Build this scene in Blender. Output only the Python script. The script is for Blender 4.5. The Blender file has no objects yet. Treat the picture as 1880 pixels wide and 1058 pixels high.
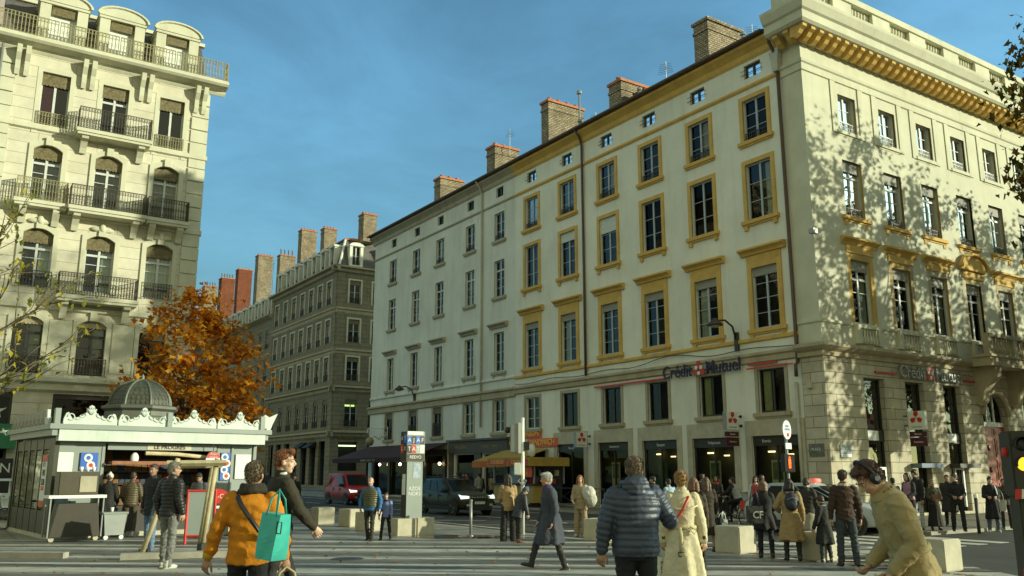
import bpy, bmesh, math, random
import numpy as np
from mathutils import Vector, Matrix, noise
R = math.radians
SC = bpy.context.scene
COL = SC.collection
# ---------------------------------------------------------------- camera, sky, sun, exposure
cam_d = bpy.data.cameras.new('camera'); cam = bpy.data.objects.new('camera', cam_d); COL.objects.link(cam)
cam_d.sensor_width = 36.0; cam_d.lens = 36.0*1590/1880; cam_d.clip_end = 3000; cam_d.clip_start = .1
cam.location = (0, 0, 1.82); cam.rotation_euler = (R(90+11.97), 0, 0)
SC.camera = cam
SC.view_settings.view_transform = 'Standard'; SC.view_settings.look = 'None'
SC.view_settings.exposure = 0.22; SC.view_settings.gamma = 1.0
SC.cycles.use_denoising = True; SC.cycles.max_bounces = 6; SC.cycles.diffuse_bounces = 3
SC.cycles.transparent_max_bounces = 12; SC.cycles.caustics_reflective = False; SC.cycles.caustics_refractive = False
SUN_H = Vector((.985, -.17)).normalized(); SUN_EL = R(14)
sun_dir = Vector((SUN_H.x*math.cos(SUN_EL), SUN_H.y*math.cos(SUN_EL), math.sin(SUN_EL)))
sd = bpy.data.lights.new('sun', 'SUN'); sd.energy = 4.5; sd.angle = R(.55); sd.color = (1.0, 1.0, .74)
so = bpy.data.objects.new('sun', sd); COL.objects.link(so)
so.rotation_euler = sun_dir.to_track_quat('Z', 'Y').to_euler(); so.location = (60, -10, 40)
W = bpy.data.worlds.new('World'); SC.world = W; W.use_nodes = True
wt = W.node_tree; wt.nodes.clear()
def wn(t, **k):
    n = wt.nodes.new(t)
    for a, b in k.items(): setattr(n, a, b)
    return n
wo = wn('ShaderNodeOutputWorld'); bg = wn('ShaderNodeBackground'); bg.inputs['Strength'].default_value = .14
sky = wn('ShaderNodeTexSky', sky_type='NISHITA', sun_disc=False)
sky.sun_elevation = SUN_EL; sky.sun_rotation = math.atan2(SUN_H.x, SUN_H.y); sky.air_density = 1.0; sky.dust_density = .6; sky.ozone_density = 1.0
tint = wn('ShaderNodeMix', data_type='RGBA', blend_type='MULTIPLY'); tint.inputs[0].default_value = 1; tint.inputs[7].default_value = (.92, 1.50, 1.56, 1)
wt.links.new(sky.outputs[0], tint.inputs[6])
tc = wn('ShaderNodeTexCoord'); mp = wn('ShaderNodeMapping'); mp.inputs['Scale'].default_value = (1.0, 1.0, 2.2)
wt.links.new(tc.outputs['Generated'], mp.inputs[0])
nz = wn('ShaderNodeTexNoise'); nz.inputs['Scale'].default_value = 2.3; nz.inputs['Detail'].default_value = 7; nz.inputs['Roughness'].default_value = .55
wt.links.new(mp.outputs[0], nz.inputs[0])
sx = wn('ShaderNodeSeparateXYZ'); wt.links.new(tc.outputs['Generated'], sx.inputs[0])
# unseen fill-light cloud bank added behind the viewer (towards -Y), thin veils ahead
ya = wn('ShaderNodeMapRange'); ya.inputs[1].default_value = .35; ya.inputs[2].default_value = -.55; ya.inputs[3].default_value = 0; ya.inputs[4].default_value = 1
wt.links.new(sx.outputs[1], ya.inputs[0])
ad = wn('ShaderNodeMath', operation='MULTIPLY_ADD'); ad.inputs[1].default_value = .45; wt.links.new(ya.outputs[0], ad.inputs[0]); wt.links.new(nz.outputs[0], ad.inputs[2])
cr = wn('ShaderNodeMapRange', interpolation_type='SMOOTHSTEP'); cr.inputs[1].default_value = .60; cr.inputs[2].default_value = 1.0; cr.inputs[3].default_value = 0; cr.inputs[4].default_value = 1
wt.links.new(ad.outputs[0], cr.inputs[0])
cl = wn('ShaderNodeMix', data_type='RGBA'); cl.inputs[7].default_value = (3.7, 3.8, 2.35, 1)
# soft grey-blue veils ahead
nz2 = wn('ShaderNodeTexNoise'); nz2.inputs['Scale'].default_value = 3.1; nz2.inputs['Detail'].default_value = 8; nz2.inputs['Roughness'].default_value = .6; nz2.inputs['Distortion'].default_value = .4; wt.links.new(mp.outputs[0], nz2.inputs[0])
mott = wn('ShaderNodeMapRange'); mott.inputs[1].default_value = .35; mott.inputs[2].default_value = .68; mott.inputs[3].default_value = .74; mott.inputs[4].default_value = 1.06; wt.links.new(nz2.outputs[0], mott.inputs[0])
mm = wn('ShaderNodeMix', data_type='RGBA', blend_type='MULTIPLY'); mm.inputs[0].default_value = 1; wt.links.new(tint.outputs[2], mm.inputs[6]); wt.links.new(mott.outputs[0], mm.inputs[7])
hz = wn('ShaderNodeMapRange'); hz.inputs[1].default_value = .02; hz.inputs[2].default_value = .42; hz.inputs[3].default_value = .40; hz.inputs[4].default_value = 1.0; wt.links.new(sx.outputs[2], hz.inputs[0])
m3 = wn('ShaderNodeMix', data_type='RGBA', blend_type='MULTIPLY'); m3.inputs[0].default_value = 1; wt.links.new(mm.outputs[2], m3.inputs[6]); wt.links.new(hz.outputs[0], m3.inputs[7])
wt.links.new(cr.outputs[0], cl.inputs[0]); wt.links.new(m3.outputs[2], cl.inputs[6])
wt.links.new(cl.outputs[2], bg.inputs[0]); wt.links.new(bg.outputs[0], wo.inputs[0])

# ---------------------------------------------------------------- helpers
def tag(o, label=None, cat=None, group=None, kind=None):
    if label: o['label'] = label
    if cat: o['category'] = cat
    if group: o['group'] = group
    if kind: o['kind'] = kind
    return o
def empty(name, loc=(0, 0, 0), rz=0, label=None, cat=None, group=None, parent=None):
    o = bpy.data.objects.new(name, None); COL.objects.link(o); o.location = loc; o.rotation_euler = (0, 0, rz)
    o.empty_display_size = .2
    if parent: o.parent = parent
    return tag(o, label, cat, group)
def link(name, me, parent=None, loc=(0, 0, 0), rz=0, sc=None):
    o = bpy.data.objects.new(name, me); COL.objects.link(o); o.parent = parent; o.location = loc; o.rotation_euler = (0, 0, rz)
    if sc: o.scale = sc
    return o
def copy_tree(o, parent=None):
    c = o.copy(); COL.objects.link(c); c.parent = parent
    for ch in list(o.children): copy_tree(ch, c)
    return c
class MB:
    def __init__(s): s.v = []; s.f = []; s.mi = []; s.cur = 0
    def add(s, vs, fs):
        o = len(s.v); s.v += [tuple(map(float, v)) for v in vs]; s.f += [tuple(i+o for i in f) for f in fs]; s.mi += [s.cur]*len(fs)
        return s
    def box(s, x0, x1, y0, y1, z0, z1):
        return s.add([(x0,y0,z0),(x1,y0,z0),(x1,y1,z0),(x0,y1,z0),(x0,y0,z1),(x1,y0,z1),(x1,y1,z1),(x0,y1,z1)],
                     [(3,2,1,0),(4,5,6,7),(0,1,5,4),(1,2,6,5),(2,3,7,6),(3,0,4,7)])
    def quad(s, a, b, c, d): return s.add([a,b,c,d], [(0,1,2,3)])
    def extr(s, poly, a, b, ax='y'):
        """polygon in the plane normal to ax, extruded from a to b"""
        n = len(poly)
        def p(q, t): return (q[0], t, q[1]) if ax == 'y' else (t, q[0], q[1]) if ax == 'x' else (q[0], q[1], t)
        vs = [p(q, a) for q in poly]+[p(q, b) for q in poly]
        return s.add(vs, [tuple(range(n)), tuple(range(2*n-1, n-1, -1))]+[(i, n+i, n+(i+1) % n, (i+1) % n) for i in range(n)])
    def rings(s, rs, cap=True):
        n = len(rs[0]); vs = [p for r in rs for p in r]; fs = []
        for k in range(len(rs)-1):
            for i in range(n): j = (i+1) % n; fs.append((k*n+i, k*n+j, (k+1)*n+j, (k+1)*n+i))
        if cap: fs.append(tuple(range(n-1, -1, -1))); fs.append(tuple((len(rs)-1)*n+i for i in range(n)))
        return s.add(vs, fs)
    def tube(s, pts, r, n=8, flat=1.0):
        pts = [Vector(p) for p in pts]; m = len(pts)
        rr = r if isinstance(r, (list, tuple)) else [r]*m
        up = None; rs = []
        for i, p in enumerate(pts):
            t = (pts[min(i+1, m-1)]-pts[max(i-1, 0)]).normalized()
            if up is None:
                up = Vector((0, 0, 1)) if abs(t.z) < .9 else Vector((0, 1, 0))
            a = t.cross(up).normalized(); b = a.cross(t).normalized(); up = b
            rs.append([p+a*(rr[i]*math.cos(2*math.pi*k/n))+b*(rr[i]*flat*math.sin(2*math.pi*k/n)) for k in range(n)])
        return s.rings(rs)
    def lathe(s, prof, n=16, cx=0, cy=0):
        return s.rings([[(cx+r*math.cos(2*math.pi*k/n), cy+r*math.sin(2*math.pi*k/n), z) for k in range(n)] for r, z in prof])
    def ell(s, c, r, n=16, m=10, M=None):
        rs = []
        for j in range(m+1):
            t = math.pi*(j+.02)/(m+.04); ring = []
            for k in range(n):
                a = 2*math.pi*k/n
                v = Vector((r[0]*math.sin(t)*math.cos(a), r[1]*math.sin(t)*math.sin(a), -r[2]*math.cos(t)))
                if M is not None: v = M @ v
                ring.append(v+Vector(c))
            rs.append(ring)
        return s.rings(rs)
    def merge(s, o, M=None):
        vs = [tuple(M @ Vector(v)) for v in o.v] if M is not None else o.v
        return s.add(vs, o.f)
    def xf(s, M): s.v = [tuple(M @ Vector(v)) for v in s.v]; return s
    def mesh(s, name, mats, smooth=False):
        me = bpy.data.meshes.new(name); me.from_pydata(s.v, [], s.f)
        for m in (mats if isinstance(mats, (list, tuple)) else [mats]): me.materials.append(m)
        me.polygons.foreach_set('material_index', s.mi)
        bm = bmesh.new(); bm.from_mesh(me); bmesh.ops.recalc_face_normals(bm, faces=bm.faces); bm.to_mesh(me); bm.free()
        if smooth: me.polygons.foreach_set('use_smooth', [True]*len(me.polygons))
        me.update(); return me
    def build(s, name, mats, parent=None, smooth=False, loc=(0, 0, 0), rz=0):
        return link(name, s.mesh(name, mats, smooth), parent, loc, rz)
def bevel(o, w=.01, seg=2):
    bm = bmesh.new(); bm.from_mesh(o.data); bmesh.ops.remove_doubles(bm, verts=bm.verts, dist=1e-5)
    es = [e for e in bm.edges if len(e.link_faces) == 2 and e.calc_face_angle(0) > .5]
    bmesh.ops.bevel(bm, geom=es, offset=w, segments=seg, affect='EDGES', clamp_overlap=True)
    bm.to_mesh(o.data); bm.free(); return o
# ---------------------------------------------------------------- materials
def S(r, g, b):
    f = lambda c: (c/255/12.92 if c/255 <= .04045 else ((c/255+.055)/1.055)**2.4)
    return (f(r), f(g), f(b), 1)
def nodes(name):
    m = bpy.data.materials.new(name); m.use_nodes = True; nt = m.node_tree
    return m, nt, nt.nodes['Principled BSDF']
def N(nt, t, **k):
    n = nt.nodes.new(t)
    for a, b in k.items(): setattr(n, a, b)
    return n
def mat(name, c, rough=.8, var=.12, scale=2.0, bump=.15, bsc=40, metal=0, streak=0, spec=.5, dirt=None, coat=0):
    m, nt, p = nodes(name); L = nt.links.new
    p.inputs['Roughness'].default_value = rough; p.inputs['Metallic'].default_value = metal
    p.inputs['Specular IOR Level'].default_value = spec; p.inputs['Coat Weight'].default_value = coat
    t = N(nt, 'ShaderNodeTexCoord'); out = None
    n1 = N(nt, 'ShaderNodeTexNoise'); n1.inputs['Scale'].default_value = scale; n1.inputs['Detail'].default_value = 6; n1.inputs['Roughness'].default_value = .65
    L(t.outputs['Object'], n1.inputs[0])
    r = N(nt, 'ShaderNodeMapRange'); r.inputs[1].default_value = .3; r.inputs[2].default_value = .7; r.inputs[3].default_value = 1-var; r.inputs[4].default_value = 1+var*.6
    L(n1.outputs[0], r.inputs[0])
    mx = N(nt, 'ShaderNodeMix', data_type='RGBA', blend_type='MULTIPLY'); mx.inputs[0].default_value = 1; mx.inputs[6].default_value = c
    L(r.outputs[0], mx.inputs[7]); out = mx.outputs[2]
    if streak:
        mp = N(nt, 'ShaderNodeMapping'); mp.inputs['Scale'].default_value = (1.1, 1.1, .12); L(t.outputs['Object'], mp.inputs[0])
        n2 = N(nt, 'ShaderNodeTexNoise'); n2.inputs['Scale'].default_value = 1.6; n2.inputs['Detail'].default_value = 8; n2.inputs['Roughness'].default_value = .7; L(mp.outputs[0], n2.inputs[0])
        r2 = N(nt, 'ShaderNodeMapRange'); r2.inputs[1].default_value = .5; r2.inputs[2].default_value = .78; r2.inputs[3].default_value = 0; r2.inputs[4].default_value = streak; L(n2.outputs[0], r2.inputs[0])
        m2 = N(nt, 'ShaderNodeMix', data_type='RGBA', blend_type='MULTIPLY'); L(r2.outputs[0], m2.inputs[0]); L(out, m2.inputs[6]); m2.inputs[7].default_value = dirt or (.45, .4, .28, 1); out = m2.outputs[2]
    L(out, p.inputs['Base Color'])
    if bump:
        n3 = N(nt, 'ShaderNodeTexNoise'); n3.inputs['Scale'].default_value = bsc; n3.inputs['Detail'].default_value = 5; L(t.outputs['Object'], n3.inputs[0])
        b = N(nt, 'ShaderNodeBump'); b.inputs['Strength'].default_value = bump; b.inputs['Distance'].default_value = .02; L(n3.outputs[0], b.inputs['Height']); L(b.outputs[0], p.inputs['Normal'])
    return m
def blocks(name, c, c2, mortar, bw, bh, ms=.012, rough=.85, plan=False, bump=.5, off=.5, var=.25, nscale=1.2, streak=.0, spots=0):
    """coursed masonry / brick / paving: brick texture on (x+y, z) or on (x, y)"""
    m, nt, p = nodes(name); L = nt.links.new; p.inputs['Roughness'].default_value = rough
    t = N(nt, 'ShaderNodeTexCoord'); sp = N(nt, 'ShaderNodeSeparateXYZ'); L(t.outputs['Object'], sp.inputs[0]); cb = N(nt, 'ShaderNodeCombineXYZ')
    if plan: L(sp.outputs[0], cb.inputs[0]); L(sp.outputs[1], cb.inputs[1])
    else:
        a = N(nt, 'ShaderNodeMath', operation='ADD'); L(sp.outputs[0], a.inputs[0]); L(sp.outputs[1], a.inputs[1]); L(a.outputs[0], cb.inputs[0]); L(sp.outputs[2], cb.inputs[1])
    b = N(nt, 'ShaderNodeTexBrick'); b.offset = off; b.inputs['Scale'].default_value = 1; b.inputs['Mortar Size'].default_value = ms; b.inputs['Mortar Smooth'].default_value = .2
    b.inputs['Brick Width'].default_value = bw; b.inputs['Row Height'].default_value = bh; b.inputs['Bias'].default_value = 0
    b.inputs['Color1'].default_value = c; b.inputs['Color2'].default_value = c2; b.inputs['Mortar'].default_value = mortar
    L(cb.outputs[0], b.inputs[0])
    n1 = N(nt, 'ShaderNodeTexNoise'); n1.inputs['Scale'].default_value = nscale; n1.inputs['Detail'].default_value = 8; n1.inputs['Roughness'].default_value = .7; L(t.outputs['Object'], n1.inputs[0])
    r = N(nt, 'ShaderNodeMapRange'); r.inputs[1].default_value = .3; r.inputs[2].default_value = .7; r.inputs[3].default_value = 1-var; r.inputs[4].default_value = 1+var*.5; L(n1.outputs[0], r.inputs[0])
    mx = N(nt, 'ShaderNodeMix', data_type='RGBA', blend_type='MULTIPLY'); mx.inputs[0].default_value = 1; L(b.outputs[0], mx.inputs[6]); L(r.outputs[0], mx.inputs[7]); oc = mx.outputs[2]
    if spots:      # trodden gum and small dark stains
        for vs, th, fac in ((2.6, .07, .55), (.55, .34, .22)):
            v = N(nt, 'ShaderNodeTexVoronoi'); v.inputs['Scale'].default_value = vs; L(t.outputs['Object'], v.inputs['Vector']); q = N(nt, 'ShaderNodeMapRange'); q.inputs[1].default_value = th*.7; q.inputs[2].default_value = th; q.inputs[3].default_value = fac*spots; q.inputs[4].default_value = 0; L(v.outputs['Distance'], q.inputs[0])
            m4 = N(nt, 'ShaderNodeMix', data_type='RGBA', blend_type='MULTIPLY'); L(q.outputs[0], m4.inputs[0]); L(oc, m4.inputs[6]); m4.inputs[7].default_value = (.25, .22, .17, 1); oc = m4.outputs[2]
    L(oc, p.inputs['Base Color'])
    n3 = N(nt, 'ShaderNodeTexNoise'); n3.inputs['Scale'].default_value = 30; n3.inputs['Detail'].default_value = 4; L(t.outputs['Object'], n3.inputs[0])
    s = N(nt, 'ShaderNodeMath', operation='MULTIPLY_ADD'); s.inputs[1].default_value = -1.0; L(b.outputs['Fac'], s.inputs[0])
    k = N(nt, 'ShaderNodeMath', operation='MULTIPLY'); k.inputs[1].default_value = .35; L(n3.outputs[0], k.inputs[0]); L(k.outputs[0], s.inputs[2])
    bp = N(nt, 'ShaderNodeBump'); bp.inputs['Strength'].default_value = bump; bp.inputs['Distance'].default_value = .02; L(s.outputs[0], bp.inputs['Height']); L(bp.outputs[0], p.inputs['Normal'])
    return m
def glass(name, c=(.75, .8, .72, 1), ior=1.45):
    m = bpy.data.materials.new(name); m.use_nodes = True; nt = m.node_tree; nt.nodes.clear(); L = nt.links.new
    o = N(nt, 'ShaderNodeOutputMaterial'); mx = N(nt, 'ShaderNodeMixShader'); f = N(nt, 'ShaderNodeFresnel'); f.inputs[0].default_value = ior
    tr = N(nt, 'ShaderNodeBsdfTransparent'); tr.inputs[0].default_value = c; g = N(nt, 'ShaderNodeBsdfGlossy'); g.inputs['Roughness'].default_value = .02
    t = N(nt, 'ShaderNodeTexCoord'); n = N(nt, 'ShaderNodeTexNoise'); n.inputs['Scale'].default_value = 1.3; L(t.outputs['Object'], n.inputs[0])
    b = N(nt, 'ShaderNodeBump'); b.inputs['Strength'].default_value = .08; b.inputs['Distance'].default_value = .05; L(n.outputs[0], b.inputs['Height']); L(b.outputs[0], g.inputs['Normal'])
    L(f.outputs[0], mx.inputs[0]); L(tr.outputs[0], mx.inputs[1]); L(g.outputs[0], mx.inputs[2]); L(mx.outputs[0], o.inputs[0]); return m
def emit(name, c, st):
    m, nt, p = nodes(name); p.inputs['Base Color'].default_value = c; p.inputs['Emission Color'].default_value = c; p.inputs['Emission Strength'].default_value = st; return m
X = {}
X['plaster'] = mat('white_plaster', (.78, .78, .66, 1), .9, .14, .3, .15, 25, streak=.34, dirt=(.52, .46, .33, 1))
X['plaster_grey'] = mat('off_white_plaster', (.70, .71, .62, 1), .9, .15, .3, .15, 25, streak=.4, dirt=(.5, .43, .3, 1))
X['cream'] = mat('cream_stone', (.60, .59, .44, 1), .85, .14, .6, .15, 20, streak=.35, dirt=(.55, .46, .28, 1))
X['yellow'] = mat('ochre_paint', (.64, .42, .115, 1), .85, .18, 1.5, .12, 30, streak=.4, dirt=(.6, .45, .25, 1))
X['trim_grey'] = mat('grey_stone_trim', (.42, .38, .28, 1), .85, .18, 1.5, .15, 30, streak=.3)
X['stone'] = mat('weathered_stone', (.44, .38, .25, 1), .85, .22, 1.2, .2, 25, streak=.45)
X['ashlar'] = blocks('ashlar_stone', (.58, .54, .41, 1), (.47, .42, .30, 1), (.22, .17, .10, 1), 1.1, .44, .016, .85)
X['courses'] = blocks('coursed_cream_stone', (.66, .63, .49, 1), (.61, .57, .43, 1), (.36, .31, .21, 1), 2.4, .52, .012, .85, var=.18)
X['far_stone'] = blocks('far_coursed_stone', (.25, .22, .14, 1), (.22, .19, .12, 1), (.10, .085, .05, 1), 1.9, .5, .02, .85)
X['brick'] = blocks('chimney_brick', (.48, .40, .27, 1), (.30, .23, .14, 1), (.12, .095, .06, 1), .26, .12, .022, .9, bump=.8, var=.45)
X['redbrick'] = blocks('red_chimney_brick', (.26, .075, .03, 1), (.19, .055, .022, 1), (.10, .045, .025, 1), .25, .10, .012, .9, var=.3)
X['terracotta'] = mat('terracotta', (.48, .17, .07, 1), .8, .25, 4)
X['slate'] = blocks('slate_roof', (.10, .095, .085, 1), (.13, .12, .105, 1), (.05, .05, .045, 1), .35, .22, .01, .7)
X['tiles'] = mat('roof_edge', (.13, .09, .06, 1), .8, .3, 3)
X['frame_white'] = mat('window_paint_pale', (.58, .60, .56, 1), .5, .08, 3, .03)
X['frame_blue'] = mat('window_paint_bluegrey', (.40, .45, .46, 1), .5, .1, 3, .03)
X['frame_dark'] = mat('dark_metal', (.035, .033, .026, 1), .5, .15, 3, .03)
X['iron'] = mat('wrought_iron', (.055, .045, .028, 1), .55, .3, 6, .1, 60)
X['iron_lit'] = mat('iron_sunlit_tone', (.30, .27, .14, 1), .6, .3, 6, .1, 60)  # paler copy of the wrought iron, sunlight put into its colour
X['lambrequin'] = mat('lambrequin_metal', (.16, .13, .055, 1), .6, .6, 9, .3, 12)
X['blind'] = mat('grey_blind', (.30, .29, .24, 1), .7, .15, 3)
X['curtain'] = mat('curtain_cloth', (.62, .66, .62, 1), .9, .2, 8, .3, 14)
X['pinkcurtain'] = mat('pink_curtain', (.85, .12, .42, 1), .9, .2, 8)
X['inside'] = mat('dark_interior', (.030, .026, .016, 1), .9, .5, .8, 0)
X['inside_olive'] = mat('olive_interior', (.075, .07, .025, 1), .9, .6, .5, 0)
X['pane'] = glass('window_glass'); X['shopglass'] = glass('shop_glass', (.7, .72, .5, 1), 1.4)
X['bankpane'] = glass('bank_glass', (.6, .66, .5, 1), 2.6)
X['skypane'] = glass('sky_lit_glass', (.75, .8, .72, 1), 1.9)
X['brick_dark'] = blocks('sooty_brick', (.27, .20, .11, 1), (.16, .11, .06, 1), (.07, .055, .035, 1), .3, .14, .025, .9, bump=.8, var=.4)
X['openpane'] = glass('open_window_gap', (.6, .58, .5, 1), 1.18)
X['pipe_brown'] = mat('brown_downpipe', (.10, .055, .03, 1), .5, .2, 5)
X['pipe_white'] = mat('pale_downpipe', (.5, .48, .38, 1), .6, .2, 3)
X['asphalt'] = mat('asphalt', (.055, .053, .042, 1), .85, .35, .6, .3, 90)
X['paving'] = blocks('plaza_paving', (.31, .30, .24, 1), (.22, .21, .165, 1), (.08, .072, .055, 1), 1.2, .6, .014, .55, plan=True, bump=.35, var=.5, nscale=.45, spots=1)
X['sidewalk'] = blocks('sidewalk_paving', (.25, .235, .18, 1), (.21, .195, .15, 1), (.10, .09, .065, 1), .8, .4, .01, .7, plan=True, bump=.25, var=.3, nscale=.6)
X['kerb'] = mat('granite_kerb', (.34, .32, .25, 1), .8, .25, 3, .2, 60)
X['roadpaint'] = mat('road_paint', (.62, .60, .48, 1), .7, .35, 2.5, .1, 60)
X['concrete'] = mat('cast_concrete', (.50, .46, .34, 1), .85, .18, 3, .15, 50, streak=.3)
X['white'] = mat('white_paint', (.74, .76, .70, 1), .45, .05, 3, .02)
X['grey_metal'] = mat('grey_metal', (.30, .32, .30, 1), .4, .12, 3, .03, metal=.3)
X['black'] = mat('black_plastic', (.018, .017, .014, 1), .45, .15, 4, .03)
X['red'] = mat('red_paint', (.55, .035, .02, 1), .4, .08, 4, .02)
X['blue_sign'] = mat('blue_sign', (.03, .12, .48, 1), .4, .05, 4, 0)
X['navy'] = mat('navy_letters', (.025, .02, .07, 1), .35, .05, 4, 0)
X['green_sign'] = mat('green_sign', (.02, .18, .08, 1), .4, .1, 3, 0)
X['maroon'] = mat('maroon_sign', (.07, .012, .02, 1), .4, .1, 3, 0)
X['gilt'] = mat('gilt_letters', (.30, .20, .06, 1), .4, .1, 3, 0, metal=.4)
# ---------------------------------------------------------------- lettering
_tmp = bpy.data.scenes.new('workbench')   # emptied again: evaluates one object at a time
def evaluated_mesh(o):
    for c in list(o.users_collection): c.objects.unlink(o)
    _tmp.collection.objects.link(o); vl = _tmp.view_layers[0]; vl.update(); dg = vl.depsgraph
    me = bpy.data.meshes.new_from_object(o.evaluated_get(dg)); bpy.data.objects.remove(o); return me
def text(name, body, size, m, parent, loc, rot, extrude=.01, align='CENTER', sx=1, bold=0, width=None):
    c = bpy.data.curves.new('t', 'FONT'); c.body = body; c.size = size; c.extrude = extrude; c.align_x = align; c.align_y = 'CENTER'; c.offset = bold; c.resolution_u = 3
    o = bpy.data.objects.new('t', c); me = evaluated_mesh(o); bpy.data.curves.remove(c)
    me.materials.clear(); me.materials.append(m); me.name = name
    q = bpy.data.objects.new(name, me); COL.objects.link(q); q.parent = parent; q.location = loc; q.rotation_euler = rot; q.scale = (sx, 1, 1)
    if width: xs = [v.co.x for v in me.vertices]; q.scale = (width/(max(xs)-min(xs)), 1, 1)
    return q
FRONT = (R(90), 0, 0)      # lettering read from the -Y side of its parent
LEFT = (R(90), 0, R(-90))  # read from the -X side
C0 = Vector((12.396, 34.361, 0)); RA = R(-56.4); RB = R(33.6)
def st(u, d, z=0):         # street frame: u metres along the long facade from the corner, d metres out from it
    return Vector((12.396-.5534*u-.8329*d, 34.361+.8329*u-.5534*d, z))
# ================================================================ ground, roads, pavements
def sheet(name, poly, z, m, thick=0.0):
    b = MB()
    if thick: b.extr(poly, z-thick, z, 'z')
    else: b.add([(x, y, z) for x, y in poly], [tuple(range(len(poly)))])
    o = b.build(name, m, None, loc=C0, rz=RA); o['kind'] = 'structure'; return o
sheet('ground', [(-600, -600), (600, -600), (600, 600), (-600, 600)], -.10, X['asphalt'])
# x = -u, y = -d
sheet('plaza', [(-160, -14.2), (60, -14.2), (60, -120), (-160, -120)], 0, X['paving'], .13)
sheet('plaza_kerb', [(-160, -13.9), (60, -13.9), (60, -14.2), (-160, -14.2)], .004, X['kerb'], .15)
sheet('pavement', [(-95, -3.0), (0, -3.0), (0, 2), (-95, 2)], 0, X['sidewalk'], .13)
sheet('corner_pavement', [(0, -3.0), (5.6, -3.0), (5.6, 60), (0, 60)], 0, X['sidewalk'], .13)
sheet('pavement_kerb', [(-95, -3.25), (5.85, -3.25), (5.85, 60), (5.6, 60), (5.6, -3.0), (-95, -3.0)], .004, X['kerb'], .15)
sheet('side_street_pavement', [(-140, 5.0), (-62, 5.0), (-62, 9), (-140, 9)], .002, X['sidewalk'], .13)
b = MB()
for k in range(9): b.box(4.6, 8.6, -13.2+k*1.08, -12.68+k*1.08, -.10, -.096)
b.build('crosswalk', X['roadpaint'], None, loc=C0, rz=RA)['kind'] = 'structure'
b = MB()
for k in range(14): b.box(-8-k*4.2, -5.6-k*4.2, -8.75, -8.62, -.10, -.096)
b.box(-70, -3, -12.6, -12.45, -.10, -.096); b.box(-60, -12, -4.9, -4.78, -.10, -.096)
for k in range(6): b.extr([(-24+k*3.4, -12.4), (-23.86+k*3.4, -12.4), (-22.2+k*3.4, -10.4), (-22.34+k*3.4, -10.4)], -.10, -.096, 'z')
for k in range(5): b.box(-2.2, -1.7, -12.6+k*1.05, -12.1+k*1.05, -.10, -.096)
b.build('road_markings', X['roadpaint'], None, loc=C0, rz=RA)['kind'] = 'structure'
# the square rises gently towards the viewer
MB().extr([(-70, -.05), (-70, .30), (9.7, .30), (14.3, .006), (14.3, -.05)], -60, 60, 'x').build('plaza_rise', X['paving'])['kind'] = 'structure'
# painted streaks of low sun and shade, drain line and worn patches in the plaza
for nm, mt, rows_ in (('sun_streak_strips', mat('painted_sun_streak', (.46, .45, .37, 1), .6, .35, 1.5, .15, 50), ((15.2, .5), (16.5, .75), (17.9, .28), (19.2, .30), (20.9, .75), (22.2, .25), (23.6, .45))), ('shade_streak_strips', mat('painted_shade_streak', (.13, .125, .10, 1), .6, .35, 1.5, .15, 50), ((15.9, .35), (17.5, .25), (18.4, .55), (20.0, .6), (21.85, .2), (22.8, .5)))):
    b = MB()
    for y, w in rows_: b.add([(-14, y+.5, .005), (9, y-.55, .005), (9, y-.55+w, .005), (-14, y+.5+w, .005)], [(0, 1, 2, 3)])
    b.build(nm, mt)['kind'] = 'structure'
o = MB()
for k in range(40): o.box(9+k*.22, 9.16+k*.22, -13.62, -13.46, .005, .014)
o.build('drain_grating', mat('rusty_iron', (.26, .19, .11, 1), .8, .4, 12), None, loc=C0, rz=RA)['kind'] = 'structure'
X['puddle'] = mat('wet_paving', (.13, .10, .055, 1), .10, .3, 2, .03, 8)
def puddle(cx, cy, rx, ry, sd):
    rnd = random.Random(sd); b = MB(); n = 28
    ph = [rnd.uniform(0, 6.28) for _ in range(4)]
    b.add([(cx+rx*math.cos(a)*(1+.22*math.sin(3*a+ph[0])+.12*math.sin(5*a+ph[1])), cy+ry*math.sin(a)*(1+.2*math.sin(2*a+ph[2])+.1*math.sin(7*a+ph[3])), .0065) for a in [2*math.pi*k/n for k in range(n)]], [tuple(range(n))])
    b.build('puddle', X['puddle'])['kind'] = 'structure'
for mx_, my_ in ((-3.5, 19.2), (3.2, 21.5), (-6.2, 23.0)):
    MB().lathe([(0, .004), (.34, .004), (.34, .010), (.30, .012), (0, .012)], 24, mx_, my_).build('manhole_cover', X['frame_dark'])['kind'] = 'structure'
puddle(-1.6, 25.6, 1.5, .55, 1); puddle(-.4, 25.2, .9, .3, 2)
# fallen leaves
def leaf_litter(name, spots, m, sd):
    rnd = random.Random(sd); b = MB()
    for x, y in spots:
        a = rnd.uniform(0, 6.28); l = rnd.uniform(.04, .075); u = Vector((math.cos(a), math.sin(a), rnd.uniform(-.15, .25)))*l; w = Vector((-u.y, u.x, rnd.uniform(-.02, .02)))*.55
        c = Vector((x, y, .022)); b.add([c-u, c+w, c+u*1.1+Vector((0, 0, .012)), c-w], [(0, 1, 2), (0, 2, 3)])
    return tag(b.build(name, m), kind='stuff')
rnd = random.Random(3)
leaf_litter('fallen_leaves', [(rnd.uniform(-9, 9), rnd.uniform(7, 26)) for _ in range(420)], mat('dry_leaf', (.30, .13, .03, 1), .8, .4, 30), 5)

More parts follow.
